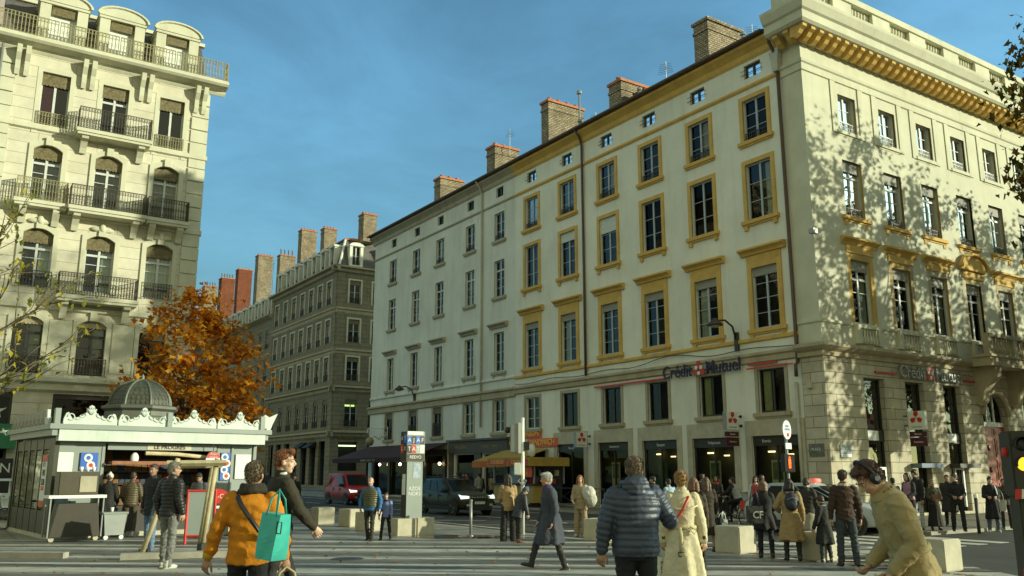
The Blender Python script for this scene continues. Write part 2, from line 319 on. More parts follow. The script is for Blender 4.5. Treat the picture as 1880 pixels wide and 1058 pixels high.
# ================================================================ facade helpers
def wall_face(mb, x0, x1, z0, z1, holes, depth=.22, y=0.0):
    xs = sorted({x0, x1} | {round(v, 4) for h in holes for v in h[:2]}); zs = sorted({z0, z1} | {round(v, 4) for h in holes for v in h[2:4]})
    for i in range(len(xs)-1):
        for j in range(len(zs)-1):
            cx, cz = (xs[i]+xs[i+1])/2, (zs[j]+zs[j+1])/2
            if any(h[0] < cx < h[1] and h[2] < cz < h[3] for h in holes): continue
            mb.quad((xs[i], y, zs[j]), (xs[i+1], y, zs[j]), (xs[i+1], y, zs[j+1]), (xs[i], y, zs[j+1]))
    for a, b2, c, d in [h[:4] for h in holes]:
        e = y+depth
        mb.quad((a, y, c), (a, e, c), (a, e, d), (a, y, d)); mb.quad((b2, y, c), (b2, y, d), (b2, e, d), (b2, e, c))
        mb.quad((a, y, d), (a, e, d), (b2, e, d), (b2, y, d)); mb.quad((a, y, c), (b2, y, c), (b2, e, c), (a, e, c))
def hw(cx, z0, w, h): return (cx-w/2, cx+w/2, z0, z0+h)
_wc = {}
def cached(key, fn):
    if key not in _wc: _wc[key] = fn()
    return _wc[key]
def frame_mesh(w, h, rows, trans, m):
    b = MB(); t = .06; y0, y1 = .13, .19
    b.box(-w/2, -w/2+t, y0, y1, 0, h); b.box(w/2-t, w/2, y0, y1, 0, h); b.box(-w/2+t, w/2-t, y0, y1, h-t, h); b.box(-w/2+t, w/2-t, y0, y1, 0, t+.03)
    b.box(-.05, .05, y0-.012, y1, t+.03, h-t)
    for s in (-1, 1):
        xa, xb = (-w/2+t, -.05) if s < 0 else (.05, w/2-t)
        for k in range(1, rows):
            z = t+(h-2*t)*k/rows; b.box(xa, xb, y0+.015, y1-.015, z-.014, z+.014)
        if trans: b.box(xa, xb, y0-.006, y1, trans-.05, trans+.05)
    return b.mesh('window', m)
def pane_mesh(w, h, m): return MB().quad((-w/2, .165, 0), (w/2, .165, 0), (w/2, .165, h), (-w/2, .165, h)).mesh('pane', m)
def surround_mesh(w, h, t, p, m, ears=0, sill=0.0, bottom=True):
    b = MB(); b.box(-w/2-t, -w/2, -p, .03, 0, h); b.box(w/2, w/2+t, -p, .03, 0, h); b.box(-w/2-t, w/2+t, -p, .03, h, h+t)
    return b.mesh('surround', m)
def sill_mesh(w, t, p, m, ears=True):
    b = MB(); b.box(-w/2-t-.1, w/2+t+.1, -p, .02, -.16, 0); b.box(-w/2-t-.05, w/2+t+.05, -p*.6, .018, -.24, -.16)
    if ears: b.box(-w/2-t, -w/2-t+.2, -p*.55, .016, -.42, -.24); b.box(w/2+t-.2, w/2+t, -p*.55, .016, -.42, -.24)
    return b.mesh('sill', m)
def hood_mesh(w, m, p=.34, h=.34):
    b = MB(); b.extr([(0.02, 0), (-p*.35, 0), (-p*.45, h*.3), (-p*.8, h*.55), (-p, h*.6), (-p, h*.85), (0.02, h)], -w/2, w/2, 'x'); return b.mesh('hood', m)
def rail_mesh(w, h, m, y=-.03, orn=True, n=None, t=.011):
    b = MB(); n = n or max(5, int(w/.115))
    b.box(-w/2, w/2, y-.018, y+.018, h-.03, h); b.box(-w/2, w/2, y-.012, y+.012, .05, .075); b.box(-w/2, w/2, y-.01, y+.01, h-.2, h-.182)
    for k in range(n+1):
        x = -w/2+t+(w-2*t)*k/n; b.box(x-t, x+t, y-t, y+t, 0, h-.03)
    if orn:
        for k in range(n):
            x = -w/2+w*(k+.5)/n; r = w/n*.36
            for z in (h-.11, .18, h*.5):
                b.tube([(x+r*math.cos(a), y, z+r*1.3*math.sin(a)) for a in [2*math.pi*q/7 for q in range(8)]], .008, 4)
    return b.mesh('railing', m)
def blind_mesh(w, h, m, scal=True):
    b = MB(); n = max(6, int(w/.13)); pts = [(-w/2, h), (-w/2, .0)]
    for k in range(n): x = -w/2+w*(k+.5)/n; pts += [(x-w/n*.35, -.035 if scal else 0), (x, -.06 if scal else 0), (x+w/n*.35, -.035 if scal else 0), (x+w/n*.5, 0)]
    pts += [(w/2, h)]
    b.extr(pts, .07, .095, 'y'); return b.mesh('blind', m)
def curtain_mesh(w, h, m):
    b = MB(); n = 24; vs = []; f = []
    for k in range(n+1):
        x = -w/2+w*k/n; y = .27+.025*math.sin(k*1.7)+.012*math.sin(k*3.1); vs += [(x, y, 0), (x+.01*math.sin(k), y, h)]
    for k in range(n): f.append((2*k, 2*k+2, 2*k+3, 2*k+1))
    return b.add(vs, f).mesh('curtain', m, True)
def window(bld, x, z, w, h, fm='frame_white', rows=3, trans=0, sur=None, sill=None, hood=None, rail=None, blind=None, curt=None, ears=True, y=0, pane='pane', label=None):
    o = link('window', cached(('f', w, h, rows, trans, fm), lambda: frame_mesh(w, h, rows, trans, X[fm])), bld, (x, y, z))
    if label: o['label'] = label
    link('pane', cached(('p', w, h, pane), lambda: pane_mesh(w, h, X[pane])), o)
    if sur: link('surround', cached(('s', w, h, sur), lambda: surround_mesh(w, h, sur[0], sur[1], X[sur[2]])), o)
    if sill: link('sill', cached(('si', w, sill, ears), lambda: sill_mesh(w, sill[0], sill[1], X[sill[2]], ears)), o)
    if hood: link('hood', cached(('h', hood), lambda: hood_mesh(hood[0], X[hood[2]])), o, (0, 0, hood[1]))
    if rail: link('railing', cached(('r', rail), lambda: rail_mesh(rail[0], rail[1], X[rail[2]], rail[3], rail[1] > .7 or rail[3] < -.01)), o)
    if blind: link('blind', cached(('b', w, blind), lambda: blind_mesh(w, blind[0], X[blind[1]])), o, (0, 0, h-blind[0]))
    if curt: link('curtain', cached(('c', w, h, curt), lambda: curtain_mesh(w*curt[0], h*.97, X[curt[1]])), o, (curt[2]*w, 0, 0))
    return o
def profile(bld, name, x0, x1, z, prof, m, y=0):
    """horizontal moulding: prof = [(projection, dz)...] from the wall"""
    b = MB(); b.extr([(y+.02, z+prof[0][1])]+[(y-p, z+d) for p, d in prof]+[(y+.02, z+prof[-1][1])], x0, x1, 'x'); return b.build(name, X[m] if isinstance(m, str) else m, bld)
def interior(bld, x0, x1, z0, z1, m='inside', y=.75):
    b = MB(); b.box(x0+.02, x1-.02, y, y+.1, z0, z1)
    for z in np.arange(z0+3.4, z1, 3.4): b.box(x0+.02, x1-.02, .26, y, z-.1, z)
    return b.build('interior', X[m], bld)
def chimney(bld, x0, x1, y0, y1, z0, z1, brick='brick', pots=4, cap='terracotta', metal=0):
    o = MB().box(x0, x1, y0, y1, z0, z1).box(x0-.05, x1+.05, y0-.05, y1+.05, z1-.55, z1-.4).build('chimney', X[brick], bld)
    c = MB().box(x0-.09, x1+.09, y0-.09, y1+.09, z1, z1+.16).build('chimney_cap', X[cap], o)
    for k in range(pots):
        t = (k+.5)/pots
        px, py = ((x0+x1)/2, y0+(y1-y0)*t) if y1-y0 > x1-x0 else (x0+(x1-x0)*t, (y0+y1)/2)
        if metal: MB().lathe([(.0, z1+.16), (.09, z1+.16), (.09, z1+1.0), (.13, z1+1.02), (.13, z1+1.12), (.0, z1+1.14)], 10, px, py).build('chimney_pot', X['grey_metal'], o, True)
        else: MB().lathe([(.0, z1+.16), (.15, z1+.16), (.11, z1+.4), (.14, z1+.42), (.14, z1+.47), (.0, z1+.45)], 10, px, py).build('chimney_pot', X['terracotta'], o, True)
    return o
def gable_roof(bld, x0, x1, z, ov, run, rise, m='tiles', name='roof'):
    b = MB(); b.extr([(-ov, z), (-ov, z+.12), (run, z+rise), (2*run, z+.12), (2*run, z)], x0, x1, 'x'); return b.build(name, X[m], bld)
def downpipe(bld, pts, r, m):
    return MB().tube(pts, r, 10).build('downpipe', X[m], bld, True)

# ================================================================ white house with ochre window frames (long facade, right half)
HA = empty('apartment_house', C0, RA, 'long white house with ochre window frames next to the corner bank', 'building', 'buildings round the square')
cols = [2.63, 6.07, 9.55, 13.0, 16.6, 20.2]
hol = []
for u in cols: hol += [hw(-u, 19.42, .95, .66), hw(-u, 16.42, 1.35, 1.98), hw(-u, 12.72, 1.42, 2.62), hw(-u, 7.84, 1.40, 2.72), hw(-u, 4.25, 1.42, 1.84)]
gr = [(-3.85, -1.40), (-7.35, -4.85), (-10.75, -8.35), (-14.2, -11.8), (-17.8, -15.4)]
for a, c in gr: hol.append((a, c, .12, 3.30))
hol.append((-21.6, -19.0, .12, 3.0))
b = MB(); wall_face(b, -22.0, -1.06, -.05, 21.0, hol, .24); b.box(-22.0, -1.06, 11.5, 11.7, 0, 21); b.box(-22.0, -21.8, .9, 11.5, 0, 21)
b.build('wall', X['plaster'], HA); interior(HA, -22, -1.06, .0, 20.9)
OC = 'yellow'
for i, u in enumerate(cols):
    window(HA, -u, 19.42, .95, .66, 'frame_dark', 1, sur=None, rail=None)
    MB().tube([(-u-.62, -.07, 19.62), (-u+.62, -.07, 19.62)], .018, 5).tube([(-u-.62, -.07, 19.82), (-u+.62, -.07, 19.82)], .012, 5).build('guard_bar', X['iron'], HA)
    cb = 'curtain' if i % 2 else None
    window(HA, -u, 16.42, 1.35, 1.98, 'frame_blue', 3, sur=(.2, .05, OC), sill=(.2, .16, OC), ears=False, rail=(1.3, .42, 'iron', .06), curt=(.5, cb, .25) if cb else None, pane='openpane')
    window(HA, -u, 12.72, 1.42, 2.62, 'frame_blue', 3, sur=(.2, .05, OC), sill=(.2, .18, OC), curt=(.35, 'curtain', .3) if i in (0, 5) else None, pane='openpane' if i in (1, 2) else 'pane', blind=(.5+.3*(i % 2), 'curtain') if i in (3, 4) else None)
    window(HA, -u, 7.84, 1.40, 2.72, 'frame_blue', 4, sur=(.24, .06, OC), sill=(.24, .14, OC), hood=(2.45, 3.30, OC), blind=(.34, 'blind'), curt=(.4, 'curtain', -.25) if i in (1, 4) else None)
    MB().box(-u-.94, -u+.94, -.055, .02, 7.84+2.965, 7.84+3.29).build('frieze_panel', X[OC], HA)
    window(HA, -u, 4.25, 1.42, 1.84, 'frame_dark' if i < 5 else 'frame_white', 1 if i < 5 else 3, sur=(.17, .035, 'trim_grey'), sill=(.17, .15, 'stone'), ears=False, pane='shopglass', curt=(.3, 'curtain', -.3) if i < 2 else None)
profile(HA, 'string_course', -22, -1.06, 7.40, [(.04, -.1), (.09, -.06), (.09, .05), (.03, .1)], OC)
profile(HA, 'cornice_band', -22, -1.06, 18.98, [(.03, -.1), (.1, -.02), (.1, .07), (.02, .12)], OC)
profile(HA, 'eaves_cornice', -22, -1.06, 20.35, [(.02, -.1), (.1, .0), (.14, .2), (.34, .36), (.45, .42), (.45, .56), (.0, .6)], OC)
profile(HA, 'ledge', -22, -1.06, 6.62, [(.03, -.25), (.12, -.2), (.12, .02), (.2, .08), (.2, .16), (.02, .24)], 'stone')
gable_roof(HA, -22.0, -1.5, 20.95, .62, 5.8, 2.5)
MB().tube([(-22, -.66, 21.0), (-1.5, -.66, 21.0)], .075, 8).build('gutter', X['pipe_brown'], HA)
downpipe(HA, [(-15.04, -.62, 20.95), (-15.04, -.3, 20.6), (-15.04, -.12, 20.1), (-15.04, -.1, 12), (-15.04, -.1, 6.9)], .07, 'pipe_brown')
downpipe(HA, [(-1.25, -.62, 21.2), (-1.2, -.5, 20.3), (-1.15, -.12, 19.7), (-1.15, -.1, 12), (-1.15, -.1, 6.2), (-1.15, -.24, 6.1), (-1.15, -.24, 5.6)], .075, 'pipe_brown')
MB().extr([(-1.42, 19.95), (-.9, 19.95), (-.98, 19.55), (-1.02, 19.0), (-1.28, 19.0), (-1.34, 19.55)], -.3, -.02, 'y').build('rainwater_head', X['pipe_white'], HA)
downpipe(HA, [(-1.3, -.1, 5.4), (-1.3, -.1, 3), (-1.3, -.1, .1)], .07, 'pipe_white')
# ground floor openings: stone surrounds, dark fascias, shop glass
for k, (a, c) in enumerate(gr):
    MB().box(a-.32, a, -.05, .03, .0, 3.30).box(c, c+.32, -.05, .03, .0, 3.30).box(a-.32, c+.32, -.05, .03, 3.30, 3.95).build('shop_surround', X['concrete'], HA)
    w = MB().box(a, c, .06, .12, 2.88, 3.29).box(a, a+.07, .08, .16, .12, 2.88).box(c-.07, c, .08, .16, .12, 2.88).box((a+c)/2-.03, (a+c)/2+.03, .08, .16, .12, 2.88).build('shop_window', X['frame_dark'], HA)
    MB().quad((a, .14, .12), (c, .14, .12), (c, .14, 2.9), (a, .14, 2.9)).build('pane', X['shopglass'], w)
    text('lettering', ['Entrée', 'Téléphonie', 'Épargne', 'Assurances', 'Banque'][k], .17, X['white'], w, ((a+c)/2-.5*(k == 0), .055, 3.08), FRONT, .004)
    if k < 4:
        p = MB().box(a+.75, a+1.4, .25, .27, 1.0, 2.3).build('poster', X['green_sign'] if k == 2 else X['white'], w)
        MB().box(a+.82, a+1.33, .235, .247, 1.5, 2.2).build('picture', mat('poster_picture', (.18, .24, .12, 1), .5, .6, 3), p)
    if k in (0, 1, 2):
        MB().box(a+.4, a+.75, .5, .55, 2.62, 2.68).box(a+1.4, a+1.7, .5, .55, 2.5, 2.55).build('ceiling_lamp', emit('shop_lamp', (1, .85, .55, 1), 3.0), w)
MB().box(-22, -1.06, .7, .74, .12, 3.2).build('shop_back_wall', X['inside_olive'], HA)
# cables along the ledge
cb = [(x, -.13-.02*math.sin(x), 6.98+.06*math.sin(x*1.3)+(.22 if x < -5 and x > -12 else 0)*math.sin((x+5)/7*math.pi)**2) for x in np.linspace(-21.9, -1.3, 50)]
MB().tube(cb, .02, 5).build('facade_cable', X['frame_dark'], HA)
# chimneys seen over the eaves
for x0, x1, z1 in [(-21.9, -21.1, 25.6), (-15.0, -13.9, 24.2), (-8.0, -7.0, 24.9)]:
    chimney(HA, x0, x1, 2.0, 2.0+(2.9 if x0 < -20 else 2.2 if x0 < -14 else 2.6), 21.2, z1, 'brick', 4 if x0 < -10 else 2, 'terracotta' if x0 < -10 else 'brick')
for x, y in ((-10.4, 2.2), (-18.0, 3.4), (-5.0, 3.0)):
    b = MB(); b.tube([(x, y, 21.5), (x+.03, y, 24.0)], .022, 5)
    for k in range(6): b.tube([(x-.42+.04*k, y-.2, 23.3+.11*k), (x+.42-.04*k, y+.2, 23.3+.11*k)], .011, 4)
    b.build('television_aerial', X['grey_metal'], HA)
for x in (-4.3, -11.8, -17.2): MB().lathe([(0, 21.3), (.09, 21.3), (.09, 22.6), (.15, 22.65), (.13, 22.8), (0, 22.85)], 8, x, 1.5).build('vent_pipe', X['grey_metal'], HA)
MB().box(-13.6, -12.6, 2.6, 6.4, 21.5, 23.4).build('parapet_stack', X['redbrick'], HA)
b = MB(); b.tube([(-18.6, 2.6, 22), (-18.6, 2.6, 25.3)], .06, 6); b.tube([(-18.6, 2.6, 25.3), (-18.6, 2.6, 25.5)], .16, 8); b.build('flue_pipe', X['grey_metal'], HA)

# ================================================================ grey framed house (long facade, left half)
HG = empty('apartment_house', C0, RA, 'long off-white house with pale window frames above a dark red awning', 'building', 'buildings round the square')
cols2 = [23.85, 27.55, 31.8, 35.5, 39.5]; hol = []
for u in cols2: hol += [hw(-u, 19.42, .85, .66), hw(-u, 16.5, 1.2, 1.85), hw(-u, 12.75, 1.2, 2.4), hw(-u, 7.95, 1.15, 2.5), hw(-u, 4.2, 1.25, 2.0)]
hol += [(-29.2, -26.8, .12, 2.9), (-25.6, -23.2, .12, 2.9), (-42.3, -30.3, .12, 2.9)]
b = MB(); wall_face(b, -43.0, -22.0, -.05, 21.0, hol, .24); b.box(-43.0, -42.8, .9, 11.5, 0, 21); b.box(-43.0, -22, 11.5, 11.7, 0, 21)
b.quad((-43, 0, 0), (-43, 0, 21), (-43, .9, 21), (-43, .9, 0)); b.build('wall', X['plaster_grey'], HG); interior(HG, -43, -22, 0, 20.9)
for i, u in enumerate(cols2):
    window(HG, -u, 19.42, .85, .66, 'frame_dark', 1, rail=None)
    window(HG, -u, 16.5, 1.2, 1.85, 'frame_white', 3, sur=(.1, .02, 'plaster_grey'), sill=(.1, .14, 'trim_grey'), ears=False, rail=(1.15, .4, 'iron', .05), curt=(.9, 'curtain', 0) if i == 2 else None)
    window(HG, -u, 12.75, 1.2, 2.4, 'frame_white', 4, trans=1.75, sur=(.1, .02, 'plaster_grey'), sill=(.1, .14, 'trim_grey'), ears=False, curt=(.9, 'curtain', 0) if i in (1, 3) else None)
    window(HG, -u, 7.95, 1.15, 2.5, 'frame_white', 4, sur=(.17, .03, 'plaster_grey'), sill=(.17, .12, 'trim_grey'), hood=(2.05, 2.78, 'trim_grey'), curt=(.9, 'curtain', 0) if i in (2, 4) else None)
    window(HG, -u, 4.2, 1.25, 2.0, 'frame_white' if i < 2 else 'frame_dark', 3, sur=(.18, .03, 'trim_grey'), sill=(.18, .12, 'stone'), ears=False, rail=(1.2, .95, 'iron', -.04) if i > 1 else None, blind=(.4, 'lambrequin') if i > 1 else None)
profile(HG, 'string_course', -43, -22, 7.48, [(.04, -.1), (.1, -.06), (.1, .05), (.03, .1)], 'plaster_grey')
profile(HG, 'cornice_band', -43, -22, 18.98, [(.03, -.08), (.09, -.02), (.09, .06), (.02, .1)], 'trim_grey')
profile(HG, 'eaves_cornice', -43.3, -22, 20.35, [(.02, -.1), (.1, .0), (.14, .2), (.34, .36), (.45, .42), (.45, .56), (.0, .6)], 'trim_grey')
profile(HG, 'ledge', -43.2, -22, 6.55, [(.03, -.3), (.12, -.25), (.12, .1), (.24, .16), (.24, .26), (.02, .34)], 'stone')
MB().box(-43, -22, -.03, .015, 3.0, 6.2).build if 0 else None
gable_roof(HG, -43.3, -22.0, 20.95, .62, 5.8, 2.5)
MB().tube([(-43.3, -.66, 21.0), (-22, -.66, 21.0)], .075, 8).build('gutter', X['pipe_brown'], HG)
downpipe(HG, [(-25.9, -.62, 20.95), (-25.9, -.3, 20.6), (-25.9, -.12, 20.1), (-25.9, -.1, 12), (-25.9, -.1, 4.6)], .065, 'pipe_white')
for x0, x1, z1, d in [(-36.6, -35.6, 24.5, 2.1), (-28.7, -27.6, 24.6, 2.0)]: chimney(HG, x0, x1, 2.0, 2.0+d, 21.2, z1, 'brick', 3)
b = MB(); b.tube([(-27.2, 3, 24), (-27.2, 3, 26)], .02, 5)
for k in range(5): b.tube([(-27.5+.1*k, 2.8, 25.4+.12*k), (-26.9-.05*k, 3.2, 25.4+.12*k)], .012, 4)
b.build('television_aerial', X['grey_metal'], HG)
# dark shopfront with signboard, beside the awning
sf = MB().box(-29.9, -22.7, -.16, .02, 2.98, 3.75).box(-30.0, -22.6, -.3, .02, 3.75, 3.88).box(-29.9, -29.4, -.12, .02, .1, 2.98).box(-26.6, -25.8, -.12, .02, .1, 2.98).box(-23.1, -22.7, -.12, .02, .1, 2.98).build('shopfront', mat('bronze_shopfront', (.085, .065, .03, 1), .6, .3, 1.5), HG)
text('lettering', 'MAROQUINERIE', .24, X['gilt'], sf, (-28.2, -.165, 3.36), FRONT, .006, sx=.9); text('lettering', 'BAGAGES · VOYAGE', .24, X['gilt'], sf, (-24.7, -.165, 3.36), FRONT, .006, sx=.9)
MB().box(-29.2, -26.8, .15, .17, .12, 2.9).box(-25.6, -23.2, .15, .17, .12, 2.9).build('pane', X['shopglass'], sf)
MB().box(-28.6, -28.2, .45, .5, 2.3, 2.36).box(-27.6, -27.2, .5, .55, 2.1, 2.16).box(-24.9, -24.4, .5, .55, 2.3, 2.36).build('ceiling_lamp', emit('warm_lamp', (1, .55, .15, 1), 4), sf)
# restaurant front under the awning
rf = MB()
for x in (-42.0, -39.1, -36.2, -33.3, -30.6): rf.box(x-.18, x+.18, -.1, .05, .1, 2.9)
rf.box(-42.3, -30.3, -.08, .05, 2.9, 3.3); rfo = rf.build('restaurant_front', mat('dark_joinery', (.035, .028, .015, 1), .5, .2, 2), HG)
MB().quad((-42.3, .15, .12), (-30.3, .15, .12), (-30.3, .15, 2.9), (-42.3, .15, 2.9)).build('pane', X['shopglass'], rfo)
for x in (-40.5, -37.0, -34.0, -31.0):
    MB().ell((x, -.2, 2.35), (.1, .1, .1), 8, 6).build('wall_lamp', emit('lamp_glow', (1, .72, .35, 1), 14), rfo, True)

# ================================================================ corner bank (sunlit facade)
BK = empty('bank_building', C0, RB, 'cream stone corner bank with balustraded roof parapet and arched red door', 'building', 'buildings round the square')
cb_ = [3.0, 5.98, 8.95, 11.9, 14.85, 17.8, 20.75]
hol = []
for x in cb_: hol += [hw(x, 16.45, 1.25, 1.72), hw(x, 12.55, 1.35, 2.55), hw(x, 7.9, 1.35, 2.75)]
LOW = [(2.45, 3.85), (5.35, 6.75), (8.25, 9.65), (15.0, 16.4), (17.9, 19.3), (20.8, 22.2)]
b = MB(); wall_face(b, 0, 24, 6.7, 21.3, hol, .3); b.quad((0, 0, 6.7), (0, 0, 21.3), (0, 1.06, 21.3), (0, 1.06, 6.7))
b.box(23.8, 24, .9, 11, 0, 21.3); b.box(.9, 24, 11, 11.2, 0, 21.3); b.build('wall', X['cream'], BK)
b = MB(); hl = [(a, c, .12, 5.62) for a, c in LOW]+[(11.35, 13.55, .12, 5.55)]
wall_face(b, 0, 24, -.05, 6.7, hl, .45, -.06); b.quad((-.06, -.06, -.05), (-.06, -.06, 6.7), (-.06, 1.0, 6.7), (-.06, 1.0, -.05)); b.quad((-.06, -.06, -.05), (0, -.06, -.05), (0, -.06, 6.7), (-.06, -.06, 6.7))
b.quad((-.06, 1.0, -.05), (-.06, 1.0, 6.7), (.3, 1.0, 6.7), (.3, 1.0, -.05))
# arch spandrels of the doorway
ar = [(11.35, 4.4)]+[(12.45-1.1*math.cos(t), 4.4+1.1*math.sin(t)) for t in np.linspace(.05, math.pi-.05, 15)]+[(13.55, 4.4), (13.55, 5.56), (11.35, 5.56)]
b.extr(ar, -.058, .35, 'y'); b.build('rusticated_base', X['ashlar'], BK)
interior(BK, .9, 23.8, 0, 21, 'inside', 1.0)
for i, x in enumerate(cb_):
    window(BK, x, 16.45, 1.25, 1.72, 'frame_white', 3, sur=(.13, .04, 'yellow'), sill=(.13, .16, 'cream'), ears=False, rail=(1.2, .5, 'frame_white', .05), y=.08, curt=(.45, 'curtain', -.25))
    window(BK, x, 12.55, 1.35, 2.55, 'frame_white', 2, trans=1.85, sur=(.2, .07, 'yellow'), sill=(.2, .2, 'yellow'), rail=(1.3, .45, 'iron', .06), y=.08, blind=(.42, 'blind'), curt=(.4, 'curtain', -.28) if i % 2 else None)
    window(BK, x, 7.9, 1.35, 2.75, 'frame_white', 2, trans=1.95, sur=(.24, .08, 'yellow'), sill=None, hood=None if i == 3 else (2.5, 3.36, 'yellow'), y=.08, blind=(.42, 'blind'), curt=(.4, 'curtain', .28) if i in (0, 2) else None)
    MB().box(x-.95, x+.95, -.05, .02, 10.92, 11.24).build('frieze_panel', X['yellow'], BK)
    [MB().box(x+a, x+a+.35, -.045, .02, 16.3, 18.75).build('pilaster_strip', X['cream'], BK) for a in (-1.15, .8)]
    # balustrade panel under the first floor window
    pb = MB().box(x-.85, x+.85, -.22, -.02, 7.66, 7.82).box(x-.85, x-.62, -.2, -.02, 7.0, 7.66).box(x+.62, x+.85, -.2, -.02, 7.0, 7.66).build('balustrade', X['cream'], BK)
    q = MB()
    for k in range(6): q.lathe([(.03, 7.0), (.06, 7.05), (.085, 7.2), (.04, 7.42), (.06, 7.55), (.06, 7.66)], 8, x-.5+k*.2, -.11)
    q.build('baluster', X['cream'], pb, True)
# curved pediment over the fourth window
q = [(10.75, 11.3)]+[(11.9-1.15*math.cos(t), 11.42+.62*math.sin(t)) for t in np.linspace(0, math.pi, 13)]+[(13.05, 11.3)]
MB().extr(q, -.16, .02, 'y').build('curved_pediment', X['yellow'], BK)
q2 = MB()
q2.tube([(11.9-1.2*math.cos(t), -.2, 11.42+.68*math.sin(t)) for t in np.linspace(0, math.pi, 15)], .1, 6).build('pediment_moulding', X['yellow'], BK)
def ring_profile(name, z, prof, m, x1=24.2, yb=1.06, x0=0.0):
    """moulding that turns the corner onto the short return"""
    b = MB(); o = []
    for k, (p, d) in enumerate(prof):
        o.append([(x1, -p, z+d), (x0-p, -p, z+d), (x0-p, yb, z+d)])
    n = len(o)
    for k in range(n-1):
        for e in range(2): b.quad(o[k][e], o[k][e+1], o[k+1][e+1], o[k+1][e])
    b.add([o[k][2] for k in range(n)]+[(x0+.02, yb, z+prof[-1][1]), (x0+.02, yb, z+prof[0][1])], [tuple(range(n+2))])
    return b.build(name, X[m], BK)
ring_profile('belt_course', 6.42, [(0, -.1), (.14, -.05), (.14, .12), (.3, .2), (.42, .3), (.42, .42), (.1, .5)], 'stone', x0=-.06)
ring_profile('attic_band', 6.95, [(.04, -.05), (.04, .75), (.1, .8), (.1, .9), (0, .92)], 'cream')
ring_profile('architrave', 18.75, [(0, -.08), (.06, -.05), (.06, .25), (.12, .3), (.14, .42), (0, .48)], 'cream')
ring_profile('cornice', 20.25, [(0, -.3), (.1, -.25), (.16, -.05), (.22, .02), (.85, .1), (.95, .2), (.95, .55), (1.05, .62), (1.2, .95), (1.22, 1.08), (.3, 1.2), (0, 1.2)], 'cream')
b = MB()
for k in range(43):
    x = -.6+k*.575; b.extr([(-.1, 19.9), (-.28, 19.86), (-.5, 19.98), (-.62, 20.12), (-.78, 20.2), (-.78, 20.33), (-.1, 20.33)], x-.13, x+.13, 'x')
for k in range(2):
    y = .1+k*.575; b.extr([(-.1, 19.9), (-.28, 19.86), (-.5, 19.98), (-.62, 20.12), (-.78, 20.2), (-.78, 20.33), (-.1, 20.33)], y-.13, y+.13, 'y')
b.build('cornice_bracket', X['yellow'], BK)
# roof parapet with baluster panels
b = MB(); b.box(-.3, 24.2, -.3, .25, 21.4, 21.75); b.box(-.36, 24.2, -.36, .3, 22.75, 23.05); b.box(-.36, .3, .25, 1.06, 21.4, 23.05)
seg = [(.6+k*2.95, 2.2+k*2.95) for k in range(8)]; prev = -.3
for a, c in seg: b.box(prev, a, -.28, .22, 21.75, 22.75); prev = c
b.box(prev, 24.2, -.28, .22, 21.75, 22.75); pb = b.build('roof_parapet', X['cream'], BK)
bal = MB().lathe([(.05, 21.75), (.1, 21.8), (.13, 22.05), (.06, 22.4), (.1, 22.6), (.1, 22.75)], 8).mesh('baluster', X['cream'], True)
for a, c in seg:
    for k in range(7): link('baluster', bal, pb, (a+(c-a)*(k+.5)/7, -.03, 0))
MB().box(.3, 23.9, .3, 11, 21.3, 21.6).build('roof', X['tiles'], BK)
# ground floor shop windows
for k, (a, c) in enumerate(LOW):
    w = MB().box(a, c, .14, .3, 3.05, 3.5).box(a, a+.06, .18, .3, .12, 5.62).box(c-.06, c, .18, .3, .12, 5.62).box(a, c, .18, .3, 5.55, 5.62).build('shop_window', X['frame_dark'], BK)
    MB().quad((a, .25, .12), (c, .25, .12), (c, .25, 5.6), (a, .25, 5.6)).build('pane', X['bankpane'], w)
    MB().box(a+.02, a+.95, .10, .138, 3.08, 3.47).build('transom_panel', X['white'], w)
    if k in (1, 2): MB().box(a-.1, c+.15, -.55, .1, 1.98, 2.16).build('cash_machine_canopy', mat('canopy_steel_blue', (.10, .14, .22, 1), .4, .1, 3, 0) if k == 1 else X['frame_dark'], w)
    if k in (0, 2): f = MB().box(a+.45, a+.55, .04, .12, .3, 2.0).box(a+1.1, a+1.2, .04, .12, .3, 2.0).box(a+.55, a+1.1, .04, .12, 1.9, 2.0).build('cash_machine_frame', X['white'], w)
    for s in (-1, 1): pass
    MB().box(a-.02, a, -.0, .3, .12, 5.6).build('jamb', X['stone'], w)
# red arched door
dr = MB().box(11.38, 12.44, .2, .28, .1, 3.9).box(12.46, 13.52, .2, .28, .1, 3.9).build('door', mat('oxblood_door', (.30, .045, .03, 1), .35, .15, 3, .05), BK)
pn = MB()
for s in (11.55, 12.62):
    for z0, z1 in ((.3, 1.3), (1.45, 2.35), (2.5, 3.35), (3.5, 3.8)): pn.box(s, s+.75, .17, .2, z0, z1); pn.box(s+.1, s+.65, .15, .17, z0+.1, z1-.1)
pn.build('door_panel', mat('oxblood_panel', (.36, .07, .045, 1), .35, .15, 3, .05), dr)
for x in (11.92, 13.0):
    for z in (1.9, 2.9): MB().ell((x, .13, z), (.1, .05, .14), 10, 6).build('door_boss', X['maroon'], dr, True)
fl = MB().box(11.4, 13.5, .16, .26, 3.9, 4.1).box(12.1, 12.2, .2, .26, 4.1, 5.5).box(12.75, 12.85, .2, .26, 4.1, 5.5).build('fanlight', X['white'], BK)
MB().box(11.36, 13.54, .27, .28, 4.1, 5.54).build('pane', X['pane'], fl)
MB().tube([(12.45-1.14*math.cos(t), -.1, 4.4+1.14*math.sin(t)) for t in np.linspace(0, math.pi, 15)], .13, 8).build('door_arch', X['stone'], BK, True)
